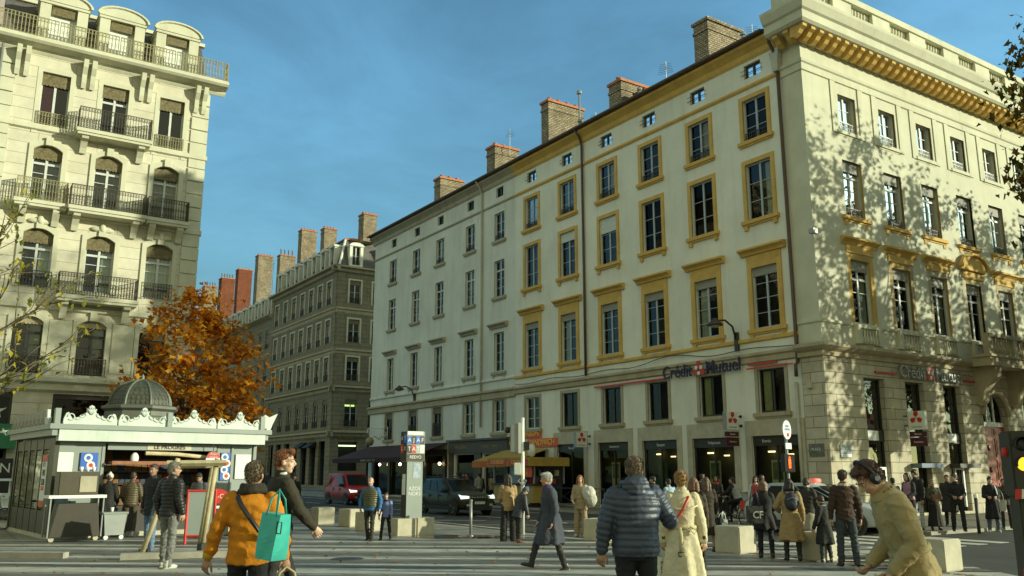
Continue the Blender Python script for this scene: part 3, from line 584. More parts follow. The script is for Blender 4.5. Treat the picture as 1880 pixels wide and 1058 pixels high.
# balcony on carved brackets over the door
bc = MB().box(10.3, 14.9, -1.25, -.4, 6.55, 6.95).box(10.2, 15.0, -1.35, -.4, 6.95, 7.08).build('balcony', X['stone'], BK)
for x in (10.95, 14.0):
    MB().extr([(-.06, 4.9), (-.25, 4.8), (-.42, 5.0), (-.48, 5.4), (-.8, 5.8), (-1.1, 6.05), (-1.15, 6.55), (-.06, 6.55)], x-.1, x+.42, 'x').build('bracket', X['stone'], bc)
rb = MB().box(10.25, 14.95, -1.3, -1.05, 7.85, 8.02).box(10.25, 10.6, -1.28, -1.0, 7.08, 7.85).box(14.6, 14.95, -1.28, -1.0, 7.08, 7.85).box(12.45, 12.75, -1.28, -1.0, 7.08, 7.85).build('balcony_rail', X['stone'], bc)
bal2 = MB().lathe([(.05, 7.08), (.09, 7.12), (.11, 7.32), (.05, 7.6), (.08, 7.75), (.08, 7.85)], 8).mesh('baluster', X['stone'], True)
for x in list(np.arange(10.75, 12.4, .24))+list(np.arange(12.9, 14.5, .24)): link('baluster', bal2, rb, (x, -1.15, 0))
# street name plates
pl = MB().box(.55, 1.25, -.095, -.062, 2.35, 2.85).build('street_plate', mat('street_plate_blue', (.20, .27, .34, 1), .4, .2, 8), BK); MB().box(.58, 1.22, -.1, -.096, 2.38, 2.5).build('plate_border', X['white'], pl)
text('lettering', 'RUE DE LA\nRÉPUBLIQUE', .13, X['white'], pl, (.9, -.1, 2.66), FRONT, .003)
pl = MB().box(-.095, -.062, .2, .9, 2.4, 2.9).build('street_plate', mat('street_plate_grey', (.16, .16, .13, 1), .4, .5, 6), BK)
text('lettering', 'PLACE', .15, X['white'], pl, (-.1, .55, 2.68), LEFT, .003)
MB().box(-.2, -.06, .5, .75, 5.1, 5.35).build('alarm_box', X['concrete'], BK)
MB().tube([(-.02, -.02, 11.4), (-.3, -.2, 11.45)], .03, 5).box(-.45, -.2, -.35, -.1, 11.3, 11.5).build('camera_box', X['grey_metal'], BK)
# ================================================================ background corner block across the side street
HC = empty('corner_block', (-20.22, 97.93, 0), RA, 'tall stone corner block with grey mansard roof and brick stacks down the street', 'building', 'buildings round the square')
lc = [2.25, 5.15, 8.1, 11.1, 14.2, 17.4, 20.8]
rows = [(20.95, 1.4, 2.75), (16.35, 1.4, 2.75), (11.95, 1.45, 2.75), (6.75, 1.5, 3.1)]
hol = [hw(-u, z, w, h) for u in lc for z, w, h in rows]+[hw(-u, .3, 1.9, 4.9) for u in (2.6, 5.4, 8.3, 14.3, 17.4, 20.4)]+[(-12.4, -10.6, .3, 4.6)]
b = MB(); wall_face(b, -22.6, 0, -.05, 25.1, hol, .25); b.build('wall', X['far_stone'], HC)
interior(HC, -22.6, -.3, 0, 25)
hr = [2.25, 5.2, 8.2]; hol = [hw(x, z, w, h) for x in hr for z, w, h in rows]+[(.95, 3.25, 1.9, 5.1), (4.4, 6.2, .3, 5.1)]
side = empty('side_wing', (0, 0, 0), R(90), parent=HC)
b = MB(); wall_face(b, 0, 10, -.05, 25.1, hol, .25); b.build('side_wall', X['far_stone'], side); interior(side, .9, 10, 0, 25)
def far_windows(par, xs, sg):
    for x in xs:
        for k, (z, w, h) in enumerate(rows):
            window(par, sg*x, z, w, h, 'frame_white', 2, sur=(.2, .06, 'cream') if k < 3 else None, rail=(w+.15, .75, 'iron', -.05), blind=(.5, 'lambrequin'))
far_windows(HC, lc, -1); far_windows(side, hr, 1)
for par, x0, x1 in ((HC, -22.6, .0), (side, 0, 10)):
    for z, p, m in ((25.05, .75, 'stone'), (20.2, .25, 'stone'), (15.4, .25, 'stone'), (11.15, .5, 'stone'), (6.1, .5, 'stone')):
        profile(par, 'string_course', x0-(p if par is side else 0), x1+(p if par is HC else 0), z, [(.03, -.5), (p*.3, -.4), (p*.4, -.1), (p, 0), (p, .18), (.02, .26)], m)
    q = MB()
    if par is HC: q.box(-1.1, 0, -.08, .02, .1, 24.5); MB().box(-22.6, -21.9, -.08, .02, .1, 24.5).build('quoin', X['far_stone'], par)
    else: q.box(0, 1.1, -.08, .02, 6.5, 24.5)
    q.build('quoin', X['far_stone'], par)
# mansard
b = MB(); b.add([(-22.6, .25, 25.3), (-.25, .25, 25.3), (-.25, 9.9, 25.3), (-22.6, 9.9, 25.3), (-22.6, 1.35, 28.9), (-1.35, 1.35, 28.9), (-1.35, 9, 28.9), (-22.6, 9, 28.9)],
    [(0, 1, 5, 4), (1, 2, 6, 5), (2, 3, 7, 6), (3, 0, 4, 7)]); mr = b.build('mansard_roof', X['slate'], HC)
b = MB(); b.add([(-22.7, 1.2, 28.85), (-1.2, 1.2, 28.85), (-1.2, 9, 28.85), (-22.7, 9, 28.85), (-22.7, 1.2, 29.0), (-1.2, 1.2, 29.0), (-1.2, 9, 29.0), (-22.7, 9, 29.0), (-22.7, 5, 30.4), (-5, 5, 30.4)],
    [(0, 1, 5, 4), (1, 2, 6, 5), (2, 3, 7, 6), (4, 5, 9, 8), (5, 6, 9), (6, 7, 8, 9)]); b.build('upper_roof', X['terracotta'], HC)
MB().tube([(-.25, .25, 25.3), (-1.35, 1.35, 28.95)], .14, 6).build('hip_flashing', X['white'], HC)
def dormer_meshes():
    f = MB(); f.box(-.85, -.5, -.1, 1.2, 0, 2.3); f.box(.5, .85, -.1, 1.2, 0, 2.3)
    f.extr([(-.95, 2.3)]+[(-.95*math.cos(t), 2.3+.45*math.sin(t)) for t in np.linspace(0.01, math.pi-.01, 9)]+[(.95, 2.3)], -.2, 1.2, 'y'); f.box(-.85, .85, -.16, 1.2, -.15, 0)
    return f.mesh('dormer', X['plaster_grey'])
dm = dormer_meshes()
def dormer(par, x, y, z):
    d = link('dormer', dm, par, (x, y, z)); w = link('dormer_window', cached(('f', 1.0, 2.3, 2, 0, 'frame_white'), lambda: frame_mesh(1.0, 2.3, 2, 0, X['frame_white'])), d)
    MB().box(-.5, .5, .2, .25, 0, 2.3).build('shade', X['inside'], d); link('guard_rail', cached(('r', 'dm'), lambda: rail_mesh(1.0, .6, X['iron'], .05, False)), d)
for u in (2.3, 5.15, 8.1, 11.1, 14.2, 17.4, 20.8): dormer(HC, -u, .2, 25.6)
for x in (2.3, 6.2): dormer(side, x, .2, 25.6)
for x0, x1, z1 in [(-1.5, 0, 32.0), (-13.9, -12.6, 33.2)]: chimney(HC, x0, x1, 3, 4.7, 28.7, z1, 'brick', 4)
chimney(HC, -22.6, -21.2, 3, 5.2, 28.7, 35.0, 'brick', 5)
# shop signs on the corner block
s = text('shop_lettering', 'GIBERT', .95, X['gilt'], side, (2.2, -.12, 5.75), FRONT, .05, bold=.01); text('shop_lettering', 'LIBRAIRIE', .75, X['gilt'], HC, (-6.5, -.12, 5.7), FRONT, .05)
MB().box(1.0, 3.2, .4, .45, 4.6, 4.75).build('shop_strip_light', emit('strip_light', (.8, 1, .55, 1), 1.6), side)
MB().box(1.7, 2.9, .5, .55, 9.1, 9.3).build('ceiling_strip_light', emit('strip_light_upper', (.75, 1, .3, 1), 1.3), side)
for u in (5.2, 8.3): MB().extr([(-.1, 5.2), (-1.0, 4.6), (-1.0, 4.5), (-.1, 4.5)], -u-1, -u+1, 'x').build('shop_awning', X['black'], HC)
# older block further along the same street
HL = empty('street_block', (-20.22, 97.93, 0), RA, 'long stone block with many arched dormers and red brick stacks, farther down the street', 'building', 'buildings round the square')
lc2 = [24.6+k*2.95 for k in range(18)]
r2 = [(18.3, 1.3, 2.6), (13.9, 1.3, 2.6), (9.6, 1.3, 2.6), (5.4, 1.4, 2.6)]
hol = [hw(-u, z, w, h) for u in lc2 for z, w, h in r2]
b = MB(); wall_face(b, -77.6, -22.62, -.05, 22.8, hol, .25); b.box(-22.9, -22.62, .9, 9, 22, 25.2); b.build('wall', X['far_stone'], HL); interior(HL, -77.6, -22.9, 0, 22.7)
for k, u in enumerate(lc2):
    for z, w, h in r2: window(HL, -u, z, w, h, 'frame_white', 2, rail=(w+.1, .7, 'iron', -.04), blind=(.45, 'lambrequin')) if k < 12 else window(HL, -u, z, w, h, 'frame_white', 2)
for z, p in ((22.75, .7), (17.4, .25), (13.0, .25), (8.9, .4)): profile(HL, 'string_course', -77.6, -22.62, z, [(.03, -.4), (p*.3, -.3), (p, 0), (p, .16), (.02, .24)], 'stone')
b = MB(); b.extr([(.25, 23.0), (1.35, 26.3), (9, 26.6), (9.9, 23.0)], -77.6, -22.62, 'x'); b.build('mansard_roof', X['slate'], HL)
for u in lc2: dormer(HL, -u, .2, 23.2)
for x0, x1, z1, br, mt, n in [(-31.3, -30.0, 33.2, 'brick', 1, 4), (-42.2, -40.6, 35.4, 'brick', 0, 5), (-52.9, -51.2, 35.2, 'redbrick', 0, 4), (-63.4, -61.4, 35.6, 'redbrick', 1, 5), (-75, -73, 36.2, 'brick', 1, 5)]:
    chimney(HL, x0, x1, 3, 5.3, 26.2, z1, br, n, metal=mt)
for x in (-24.5, -36, -45.5): MB().tube([(x, 4, 26), (x, 4, 34)], .05, 4).tube([(x-.8, 4, 33.2), (x+.8, 4, 33.2)], .03, 4).tube([(x-.6, 4, 32.6), (x+.6, 4, 32.6)], .03, 4).build('television_aerial', X['grey_metal'], HL)
# off-street end block that closes the view down the street
eb = MB(); wall_face(eb, -14, 14, 0, 24, [hw(x, z, 1.3, 2.4) for x in np.arange(-12, 13, 3) for z in (4, 8, 12, 16, 20)], .25); eb.box(-14, 14, .3, 10, 0, 24)
E2 = eb.build('terrace_block', X['far_stone'], None, loc=(-85, 158, 0), rz=R(33.6)); tag(E2, 'plain stone block closing the far end of the side street behind the orange tree', 'building', 'buildings round the square')

# ================================================================ left sunlit apartment building
HD = empty('apartment_building', (-15.17, 40.47, 0), RB, 'sunlit cream apartment building with iron balconies and arched dormers, behind the kiosk', 'building', 'buildings round the square')
cd = [-1.70, -4.24, -6.75]
hol = []
for x in cd: hol += [hw(x, 17.05, 1.15, 2.55), hw(x, 13.55, 1.15, 2.6), hw(x, 9.65, 1.18, 2.65), hw(x, 5.95, 1.15, 2.45)]
gl = [(-9.0, -7.0), (-5.5, -3.0), (-2.4, -.5)]
hol += [(a, c, .2, 5.1) for a, c in gl]
b = MB(); wall_face(b, -9.1, 0, -.05, 21.0, hol, .28); b.quad((0, 0, 0), (0, 10, 0), (0, 10, 21), (0, 0, 21)); b.box(-9.1, 0, 10, 10.2, 0, 21)
b.build('wall', X['courses'], HD); interior(HD, -9.1, -.2, 0, 20.9)
def seg_arch(w, h=.24, y0=-.004, y1=.26):
    n = 9; pts = [(-w/2, 0)]+[(-w/2+w*k/n, h*(1-(2*k/n-1)**2)*.98) for k in range(1, n)]+[(w/2, 0), (w/2, h), (-w/2, h)]
    return MB().extr(pts, y0, y1, 'y')
def arch_trim(w, h, t=.2):
    b = MB(); b.box(-w/2-t, -w/2, -.07, .03, 0, h-.24); b.box(w/2, w/2+t, -.07, .03, 0, h-.24)
    top = [(-w/2+w*k/10, h-.24+.24*(1-(2*k/10-1)**2)) for k in range(11)]; out = [(-(w/2+t)+(w+2*t)*k/10, h-.24+t+.24*(1-(2*k/10-1)**2)) for k in range(11)]
    b.extr([(-w/2-t, h-.24)]+top[0:]+[(w/2+t, h-.24)]+out[::-1], -.07, .0, 'y'); b.box(-.14, .14, -.16, .0, h-.04, h+.34)
    return b
for i, x in enumerate(cd):
    o = window(HD, x, 17.05, 1.15, 2.55, 'frame_white', 1, trans=1.75 if i == 1 else 0, sur=(.2, .07, 'cream'), sill=(.2, .14, 'cream') if i != 1 else None, rail=(1.3, .62, 'iron_lit', -.12) if i != 1 else None, blind=(.55, 'lambrequin'), y=.05, pane='skypane')
    if i != 1: pass
    if i == 2: MB().box(-.5, -.02, .26, .3, 0, 2.2).build('curtain', X['pinkcurtain'], o)
    for z, w, h in ((13.55, 1.15, 2.6), (9.65, 1.18, 2.65), (5.95, 1.15, 2.45)):
        o = window(HD, x, z, w, h, 'frame_white' if z > 6 else 'frame_dark', 2, trans=1.75, rail=(1.35, .75, 'iron', -.12) if (z == 9.65 and i != 1) or z < 6 else None, blind=(.62, 'lambrequin') if z > 6 else (.3, 'stone'), curt=(.95, 'curtain', 0) if z > 13 or (z > 9 and i == 0) else (.4, 'curtain', .3), y=.05, pane='skypane')
        seg_arch(w).build('arch_head', X['cream'], o, loc=(0, -.05, h-.24)); arch_trim(w, h).build('surround', X['cream'], o, loc=(0, -.05, 0))
        if z == 9.65: MB().ell((0, -.12, h+.3), (.5, .09, .14), 14, 6).ell((0, -.16, h+.34), (.16, .12, .2), 8, 6).build('carved_ornament', X['cream'], o, True)
    for s in (-1, 1):   # scrolled consoles under the cornice
        if i < 3: MB().extr([(-.02, 19.2), (-.12, 19.15), (-.2, 19.4), (-.22, 19.8), (-.42, 20.1), (-.5, 20.45), (-.02, 20.45)], x+1.27+(s*.18)-.1, x+1.27+s*.18+.1, 'x').build('console', X['cream'], HD)
for x in (-8.0, -8.36): MB().extr([(-.02, 19.2), (-.12, 19.15), (-.2, 19.4), (-.22, 19.8), (-.42, 20.1), (-.5, 20.45), (-.02, 20.45)], x-.1, x+.1, 'x').build('console', X['cream'], HD)
# quoins, string courses, cornice
for xa, xb in ((-.75, .04), (-9.1, -8.4)):
    b = MB()
    for k in range(30): b.box(xa, xb, -.06-(.02 if k % 2 else 0), .02, .5+k*.66, .5+k*.66+.6)
    b.build('quoin', X['cream'], HD)
XX = ''', .04, -.06-(.02 if k % 2 else 0), .02, .5+k*.66, .5+k*.66+.6)
for k in range(30): b.box(-9.1, -8.4, -.06-(.02 if k % 2 else 0), .02, .5+k*.66, .5+k*.66+.6)
'''
profile(HD, 'cornice', -9.6, .75, 20.45, [(.02, -.1), (.1, 0), (.15, .12), (.6, .2), (.7, .3), (.7, .42), (.02, .46)], 'cream')
for z in (16.9, 13.1, 8.85): profile(HD, 'string_course', -9.1, .1, z, [(.03, -.15), (.12, -.1), (.12, .08), (.03, .14)], 'cream')
profile(HD, 'shop_cornice', -9.1, .1, 5.5, [(.03, -.35), (.2, -.25), (.2, .0), (.4, .1), (.4, .25), (.05, .35)], 'cream')
for x in (-2.95, -5.5): MB().box(x-.45, x+.45, -.04, .02, 6.1, 8.3).build('wall_panel', X['cream'], HD)
def balcony(x0, x1, z, dep, h, m='iron', br=(), name='balcony'):
    o = MB().box(x0-.05, x1+.05, -dep-.05, .02, z-.16, z).box(x0, x1, -dep, .02, z-.28, z-.16).build(name, X['cream'], HD)
    link('railing', rail_mesh(x1-x0, h, X[m], 0, True), o, ((x0+x1)/2, -dep+.05, z))
    for x in (x0+.03, x1-.03): link('railing', rail_mesh(dep-.1, h, X[m], 0, True), o, (x, -dep/2, z), R(90))
    for x in br: MB().extr([(-.02, z-.95), (-.14, z-.98), (-.25, z-.75), (-.45, z-.5), (-dep*.85, z-.42), (-dep*.9, z-.28), (-.02, z-.28)], x-.14, x+.14, 'x').build('bracket', X['cream'], o)
    return o
balcony(-5.75, -2.65, 17.0, .8, 1.05, 'iron', (-5.4, -3.0)); balcony(-5.85, -2.62, 9.35, .8, 1.0, 'iron', (-5.5, -2.98))
balcony(-5.75, -2.6, 13.35, .85, 1.0, 'iron', (-5.4, -2.95)); balcony(-7.85, -5.85, 13.4, .6, 1.0, 'iron_lit', (-7.5, -6.2)); balcony(-2.5, -.65, 13.4, .6, 1.0, 'iron', (-2.2, -.95))
# top balcony railing on the cornice, mansard and arched dormers
o = MB().box(-9.5, .7, -.68, .0, 20.88, 20.92).build('roof_balcony', X['cream'], HD)
for k in range(4):
    link('railing', cached('rb', lambda: rail_mesh(2.5, .98, X['iron_lit'], 0, True, 17, .018)), o, (-8.2+k*2.55, -.6, 20.92))
link('railing', cached('rb2', lambda: rail_mesh(.62, .98, X['iron_lit'], 0, True, 5, .018)), o, (.66, -.3, 20.92), R(90))
b = MB(); b.add([(-9.1, .55, 20.9), (0, .55, 20.9), (0, 9, 20.9), (-9.1, 9, 20.9), (-9.1, 1.5, 23.5), (-.25, 1.5, 23.5), (-.25, 8, 23.5), (-9.1, 8, 23.5)], [(0, 1, 5, 4), (1, 2, 6, 5), (2, 3, 7, 6), (3, 0, 4, 7), (4, 5, 6, 7)]); b.build('mansard_roof', X['slate'], HD)
b = MB().box(-9.1, -.1, 1.35, 1.6, 23.45, 23.62); b.build('roof_edge', X['cream'], HD)
for x in cd:
    f = MB(); f.box(x-1.0, x-.55, .0, 1.5, 20.95, 22.95); f.box(x+.55, x+1.0, .0, 1.5, 20.95, 22.95); f.box(x-1.05, x+1.05, -.06, 1.5, 22.95, 23.08)
    f.extr([(x-1.1, 23.08)]+[(x-1.1*math.cos(t), 23.08+.5*math.sin(t)) for t in np.linspace(0.01, math.pi-.01, 11)]+[(x+1.1, 23.08)], -.1, 1.5, 'y')
    d = f.build('dormer', X['cream'], HD); d2 = MB().box(x-.55, x+.55, .26, .3, 20.95, 22.95).build('roller_blind', X['white'], d)
    MB().tube([(x-1.12*math.cos(t), -.12, 23.1+.52*math.sin(t)) for t in np.linspace(0, math.pi, 13)], .07, 6).build('dormer_moulding', X['cream'], d)
    MB().box(x-.5, x+.5, .1, .14, 22.5, 22.95).build('blind', X['lambrequin'], d)
downpipe(HD, [(-9.0, -.2, 20.4), (-9.0, -.14, 12), (-9.0, -.14, 5.8)], .06, 'grey_metal')
# shop level: dark windows, signboards, bird decals
for k, (a, c) in enumerate(gl):
    w = MB().box(a, c, .1, .2, 4.9, 5.1).box(a, a+.1, .1, .2, .2, 4.9).box(c-.1, c, .1, .2, .2, 4.9).build('shop_window', X['frame_dark'], HD); MB().quad((a, .16, .2), (c, .16, .2), (c, .16, 4.9), (a, .16, 4.9)).build('pane', X['shopglass'], w)
    for q in range(2 if k < 2 else 0):
        bx, bz = a+.7+q*.8, 3.9+.35*q
        bird = MB().extr([(bx-.35, bz), (bx-.1, bz+.1), (bx-.12, bz+.32), (bx+.05, bz+.14), (bx+.34, bz+.2), (bx+.1, bz), (bx+.16, bz-.22), (bx-.02, bz-.06)], .135, .14, 'y').build('bird_decal', X['plaster_grey'], w)
sb = MB().box(-9.05, -6.7, -.5, -.1, 2.75, 3.75).build('shop_fascia', X['green_sign'], HD)
for q in range(3):
    bx, bz = -7.9+.35*q, 3.1+.15*q; MB().extr([(bx-.2, bz), (bx-.06, bz+.06), (bx-.07, bz+.18), (bx+.03, bz+.08), (bx+.2, bz+.12), (bx+.06, bz), (bx+.1, bz-.13), (bx-.01, bz-.04)], -.51, -.505, 'y').build('bird_emblem', X['white'], sb)
sb = MB().box(-9.05, -6.75, -.5, -.1, 1.55, 2.35).build('shop_fascia', X['black'], HD, )
text('lettering', 'CONSIGN', .55, X['white'], sb, (-8.05, -.505, 1.95), FRONT, .004)
# neighbour at the far left
HE = empty('neighbour_house', (-15.17, 40.47, 0), RB, 'pale yellow house cut by the left edge of the photo beside the balconied building', 'building', 'buildings round the square')
hol = [hw(-12.2, z, 1.2, 2.5) for z in (16, 12, 8.2)]
b = MB(); wall_face(b, -20, -9.12, -.05, 18.6, hol, .25, -.03); b.box(-20, -9.12, 9, 9.2, 0, 18); b.build('wall', X['cream'], HE); interior(HE, -20, -9.2, 0, 18.5)
for z in (16, 12, 8.2): window(HE, -12.2, z, 1.2, 2.5, 'frame_white', 2, sur=(.2, .1, 'cream'), rail=(1.3, .8, 'iron', -.1), blind=(.5, 'lambrequin'))
profile(HE, 'cornice', -20, -9.12, 18.3, [(.05, -.3), (.15, -.2), (.45, 0), (.45, .25), (.05, .35)], 'cream', -.03)
MB().box(-20, -9.14, .4, 9, 18.6, 24).build('attic_storey', mat('mauve_render', (.42, .34, .30, 1), .9, .1, .6), HE)
q = MB().box(-20, -9.14, .3, 9.1, 24, 24.3).build('roof', X['tiles'], HE)
bb = MB().box(-12.5, -9.2, -.75, .0, 13.2, 13.4).build('balcony', X['cream'], HE); link('railing', rail_mesh(3.3, 1.0, X['iron_lit'], 0, True), bb, (-10.85, -.7, 13.4))

rb_ = MB(); rb_.box(-43, -4, 12, 40, 0, 22.5).box(-43, -16, 40, 75, 0, 37); o = rb_.build('added_shade_block', X['plaster_grey'], None, loc=C0, rz=RA); tag(o, 'plain unseen block added behind the long facade to shade the far corner block', 'building', 'buildings round the square')  # unseen mass, added so that its shadow covers the far corner block
# ================================================================ newspaper kiosk
KD = mat('kiosk_dark_green', (.045, .045, .026, 1), .45, .15, 2, .03); KG = mat('kiosk_grey', (.24, .28, .25, 1), .45, .08, 2, .03); KW = mat('kiosk_white', (.56, .62, .56, 1), .55, .15, 2, .05, streak=.35)
KS = mat('zinc_scales', (.075, .08, .055, 1), .5, .35, 5, .1)
K = empty('newspaper_kiosk', (-12.73, 24.58, 0), R(40), 'white and dark green newspaper kiosk with scalloped white crest and small grey dome', 'kiosk')
KX = 5.87; KY = 5.0
MB().box(-.02, KX+.02, -.02, KY, .0, .12).build('plinth', X['concrete'], K)
# left side: four glazed display bays in dark frames
b = MB(); b.box(-.04, .08, -.04, .5, .12, 2.75)
for k in range(6): y = .5+k*.85; b.box(-.04, .08, y-.05, y+.05, .12, 2.75)
b.box(-.03, .08, 0, KY, .12, .75); b.box(-.03, .08, 0, KY, 2.45, 2.75); b.box(-.06, .1, KY-.1, KY+.05, .1, 2.8); b.build('side_frame', KD, K)
po = [mat('poster_cream', (.55, .52, .36, 1), .6, .4, 4), mat('poster_olive', (.22, .2, .08, 1), .6, .6, 3)]
for k in range(5):
    g = MB().box(-.01, .0, .56+k*.85, 1.29+k*.85, .78, 2.42).build('display_case', po[k % 2] if k < 2 else po[1], K)
    MB().quad((-.022, .56+k*.85, .78), (-.022, 1.29+k*.85, .78), (-.022, 1.29+k*.85, 2.42), (-.022, .56+k*.85, 2.42)).build('pane', X['shopglass'], g)
pt = MB().box(-.045, -.03, .62, 1.2, .85, 2.3).build('poster', X['white'], K); MB().box(-.05, -.046, .62, 1.2, 2.1, 2.3).box(-.05, -.046, .62, 1.2, .85, 1.02).box(-.05, -.046, .72, 1.1, 1.3, 1.42).build('poster_band', X['red'], pt)
text('lettering', 'LE 1\nPAR\nSOIR', .26, X['black'], pt, (-.05, .91, 1.78), LEFT, .002, sx=.7)
# front: display pillars and service opening
b = MB(); b.box(0, .5, -.02, .1, .12, 2.75); b.box(1.22, 1.3, 0, .12, .12, 2.75); b.box(4.6, 4.68, 0, .12, .12, 2.75); b.box(5.05, 5.12, -.02, .1, .12, 2.75); b.box(KX-.1, KX, -.03, .12, .12, 2.75)
b.box(0, KX, 0, .12, 2.62, 2.75); b.build('front_frame', KG, K)
for a_, c_ in ((.5, 1.22), (4.68, 5.05), (5.12, KX-.1)): MB().box(a_, c_, .02, .08, .12, 2.62).build('front_panel', KG, K)
MB().box(0, .5, -.03, -.02, .12, 1.0).build('kick_panel', KD, K)
MB().box(.08, .46, -.04, -.022, 1.55, 2.35).build('poster', X['white'], K); MB().box(.1, .46, -.04, -.022, .95, 1.45).build('poster', mat('poster_blue', (.25, .33, .42, 1), .5, .5, 5), K); MB().box(5.2, 5.7, -.03, .015, 1.6, 2.35).build('poster', X['white'], K)
def ball_poster(x0, x1, z0, z1, n):
    p = MB().box(x0, x1, -.03, .015, z0, z1).build('poster', X['blue_sign'], K)
    for k in range(n):
        z = z1-(k+.7)*(z1-z0)/(n+.4); x = (x0+x1)/2+(.05 if k % 2 else -.03)
        q = MB().lathe([(0, 0), (.115, 0), (.115, .008), (0, .008)], 16); q.xf(Matrix.Translation((x, -.03, z)) @ Matrix.Rotation(R(90), 4, 'X')); q.build('poster_ball', X['white'], p)
        q = MB().lathe([(0, 0), (.06, 0), (.06, .006), (0, .006)], 12); q.xf(Matrix.Translation((x, -.038, z)) @ Matrix.Rotation(R(90), 4, 'X')); q.build('ball_centre', X['red'] if k % 2 else X['blue_sign'], p)
ball_poster(.66, 1.12, 1.85, 2.35, 2); ball_poster(4.72, 5.02, 1.55, 2.4, 4)
# interior: shelves packed with magazines
b = MB(); b.box(1.3, 4.6, 1.5, 1.55, .1, 2.6); b.box(1.3, 1.34, .1, 1.5, .1, 2.6); b.box(4.56, 4.6, .1, 1.5, .1, 2.6); b.box(1.3, 4.6, .1, 1.5, 2.5, 2.55); b.build('interior', mat('kiosk_inside', (.05, .035, .018, 1), .8, .3, 2), K)
rnd = random.Random(8)
mcol = [mat('magazine_'+n, c, .4, .4, 14) for n, c in (('red', (.22, .03, .015, 1)), ('cream', (.24, .2, .12, 1)), ('brown', (.10, .05, .02, 1)), ('ochre', (.2, .1, .025, 1)), ('blue', (.04, .05, .08, 1)))]
for r in range(5):
    sh = MB().box(1.34, 4.56, 1.0-.12*(4-r)*.0, 1.48, .75+.36*r-.03, .75+.36*r).build('shelf', KD, K); x = 1.4
    mb = [MB() for _ in mcol]
    while x < 4.4:
        w = rnd.uniform(.14, .24); k = rnd.randrange(len(mcol)); mb[k].add([(x, 1.02, .76+.36*r), (x+w, 1.02, .76+.36*r), (x+w, 1.12, 1.02+.36*r+rnd.uniform(0, .04)), (x, 1.12, 1.02+.36*r)], [(0, 1, 2, 3)]); x += w+.02
    for k, q in enumerate(mb):
        if q.v: q.build('magazines', mcol[k], sh)['kind'] = 'stuff'
MB().box(1.5, 4.5, .2, .9, .1, .85).build('counter', X['frame_dark'], K); MB().box(1.45, 4.4, -.25, .4, 2.02, 2.12).build('shutter_box', mat('rolled_awning', (.32, .13, .07, 1), .8, .3, 6), K)
MB().tube([(2.4, -.1, 2.35), (3.3, -.14, 2.33), (4.2, -.1, 2.25)], .06, 8).build('rolled_poster', mat('rolled_paper', (.6, .5, .3, 1), .7, .3, 5), K)
MB().ell((2.1, -.1, 2.2), (.12, .08, .17), 12, 8).build('lamp_globe', X['white'], K, True)
# fascia, cornice, crest
MB().box(-.05, KX+.1, -.4, -.1, 2.66, 2.98).build('fascia', KW, K); MB().box(-.3, KX+.3, -.45, KY+.3, 2.98, 3.12).box(-.22, KX+.22, -.36, KY+.2, 2.8, 2.98).build('cornice', KG, K)
MB().box(1.35, 4.55, -.06, -.02, 2.44, 2.62).build('sign_strip', KG, K); sp = MB().box(2.45, 3.75, -.075, -.062, 2.45, 2.61).build('name_panel', mat('sign_cream', (.5, .47, .34, 1), .5, .1, 3), K); text('lettering', 'LE PROGRÈS', .17, X['black'], sp, (3.1, -.08, 2.53), FRONT, .003, bold=.004)
def crest(w, h):
    pts = [(-w/2, 0), (-w/2, .14)]
    for k in range(1, 24):
        t = -1+2*k/24; z = .14+(h-.2)*max(0, 1-abs(t)*1.55)**1.0*(.8+.2*math.cos(t*9))
        if abs(t) > .72: z = .14+.2*math.sin((abs(t)-.72)/.28*math.pi)**.8
        if abs(t) < .16: z = h-.1+.1*math.cos(t/.16*math.pi/2)
        pts.append((t*w/2, z))
    return pts+[(w/2, .14), (w/2, 0)]
def crest_ornament(w, h, y):
    b = MB()
    for a in (-50, -25, 0, 25, 50): b.tube([(0, y, h-.26), (math.sin(R(a))*.1, y-.02, h-.2+math.cos(R(a))*.05), (math.sin(R(a))*.16, y, h-.2+math.cos(R(a))*.14)], [.025, .03, .012], 6)
    for s in (-1, 1):
        b.tube([(s*(.12+.19*t+.05*math.cos(t*9)), y, .2+(h-.45)*(1-t)*.8+.04*math.sin(t*9)) for t in np.linspace(0, 1.6, 14)], .016, 5)
        b.tube([(s*(w/2-.17+.09*math.cos(t)), y, .2+.09*math.sin(t)) for t in np.linspace(0, 5.4, 12)], .016, 5)
    return b
for k in range(4):
    cx = .75+k*1.46; c = MB().extr([(cx+x, 3.12+z) for x, z in crest(1.42, .55)], -.34, -.26, 'y').build('crest', KW, K)
    crest_ornament(1.4, .55, -.35).build('crest_ornament', KW, c, True, loc=(cx, 0, 3.12))
for x in (-.12, 2.94, KX+.0): MB().box(x-.07, x+.07, -.4, -.22, 3.12, 3.55).build('crest_post', KG, K)
cr_ = MB().extr([(-.1, 0), (.25, 0), (.32, .2), (.48, .55), (.2, .42), (.05, .5), (-.1, .3)], -.05, .05, 'y'); cr_.build('corner_acroterion', KW, K, loc=(KX+.1, -.15, 3.12))
for k in range(10):
    MB().extr([(-.2, 0), (-.18, .2), (-.06, .16), (0, .42), (.06, .16), (.18, .2), (.2, 0)], -.04, .04, 'x').build('crest_finial', KD if k else KW, K, loc=(-.22, .25+k*.5, 3.12))
MB().box(-.2, KX+.2, -.25, KY+.2, 3.12, 3.18).build('roof', X['slate'], K)
KB = mat('dome_olive', (.12, .13, .10, 1), .5, .2, 3, .05)
dm = MB().lathe([(1.2, 3.18), (1.2, 3.5), (1.1, 3.56), (1.08, 3.7), (1.2, 3.78), (1.2, 3.86), (.96, 3.92)], 8, 2.93, 2.5).build('dome_base', KB, K)
DS = .86
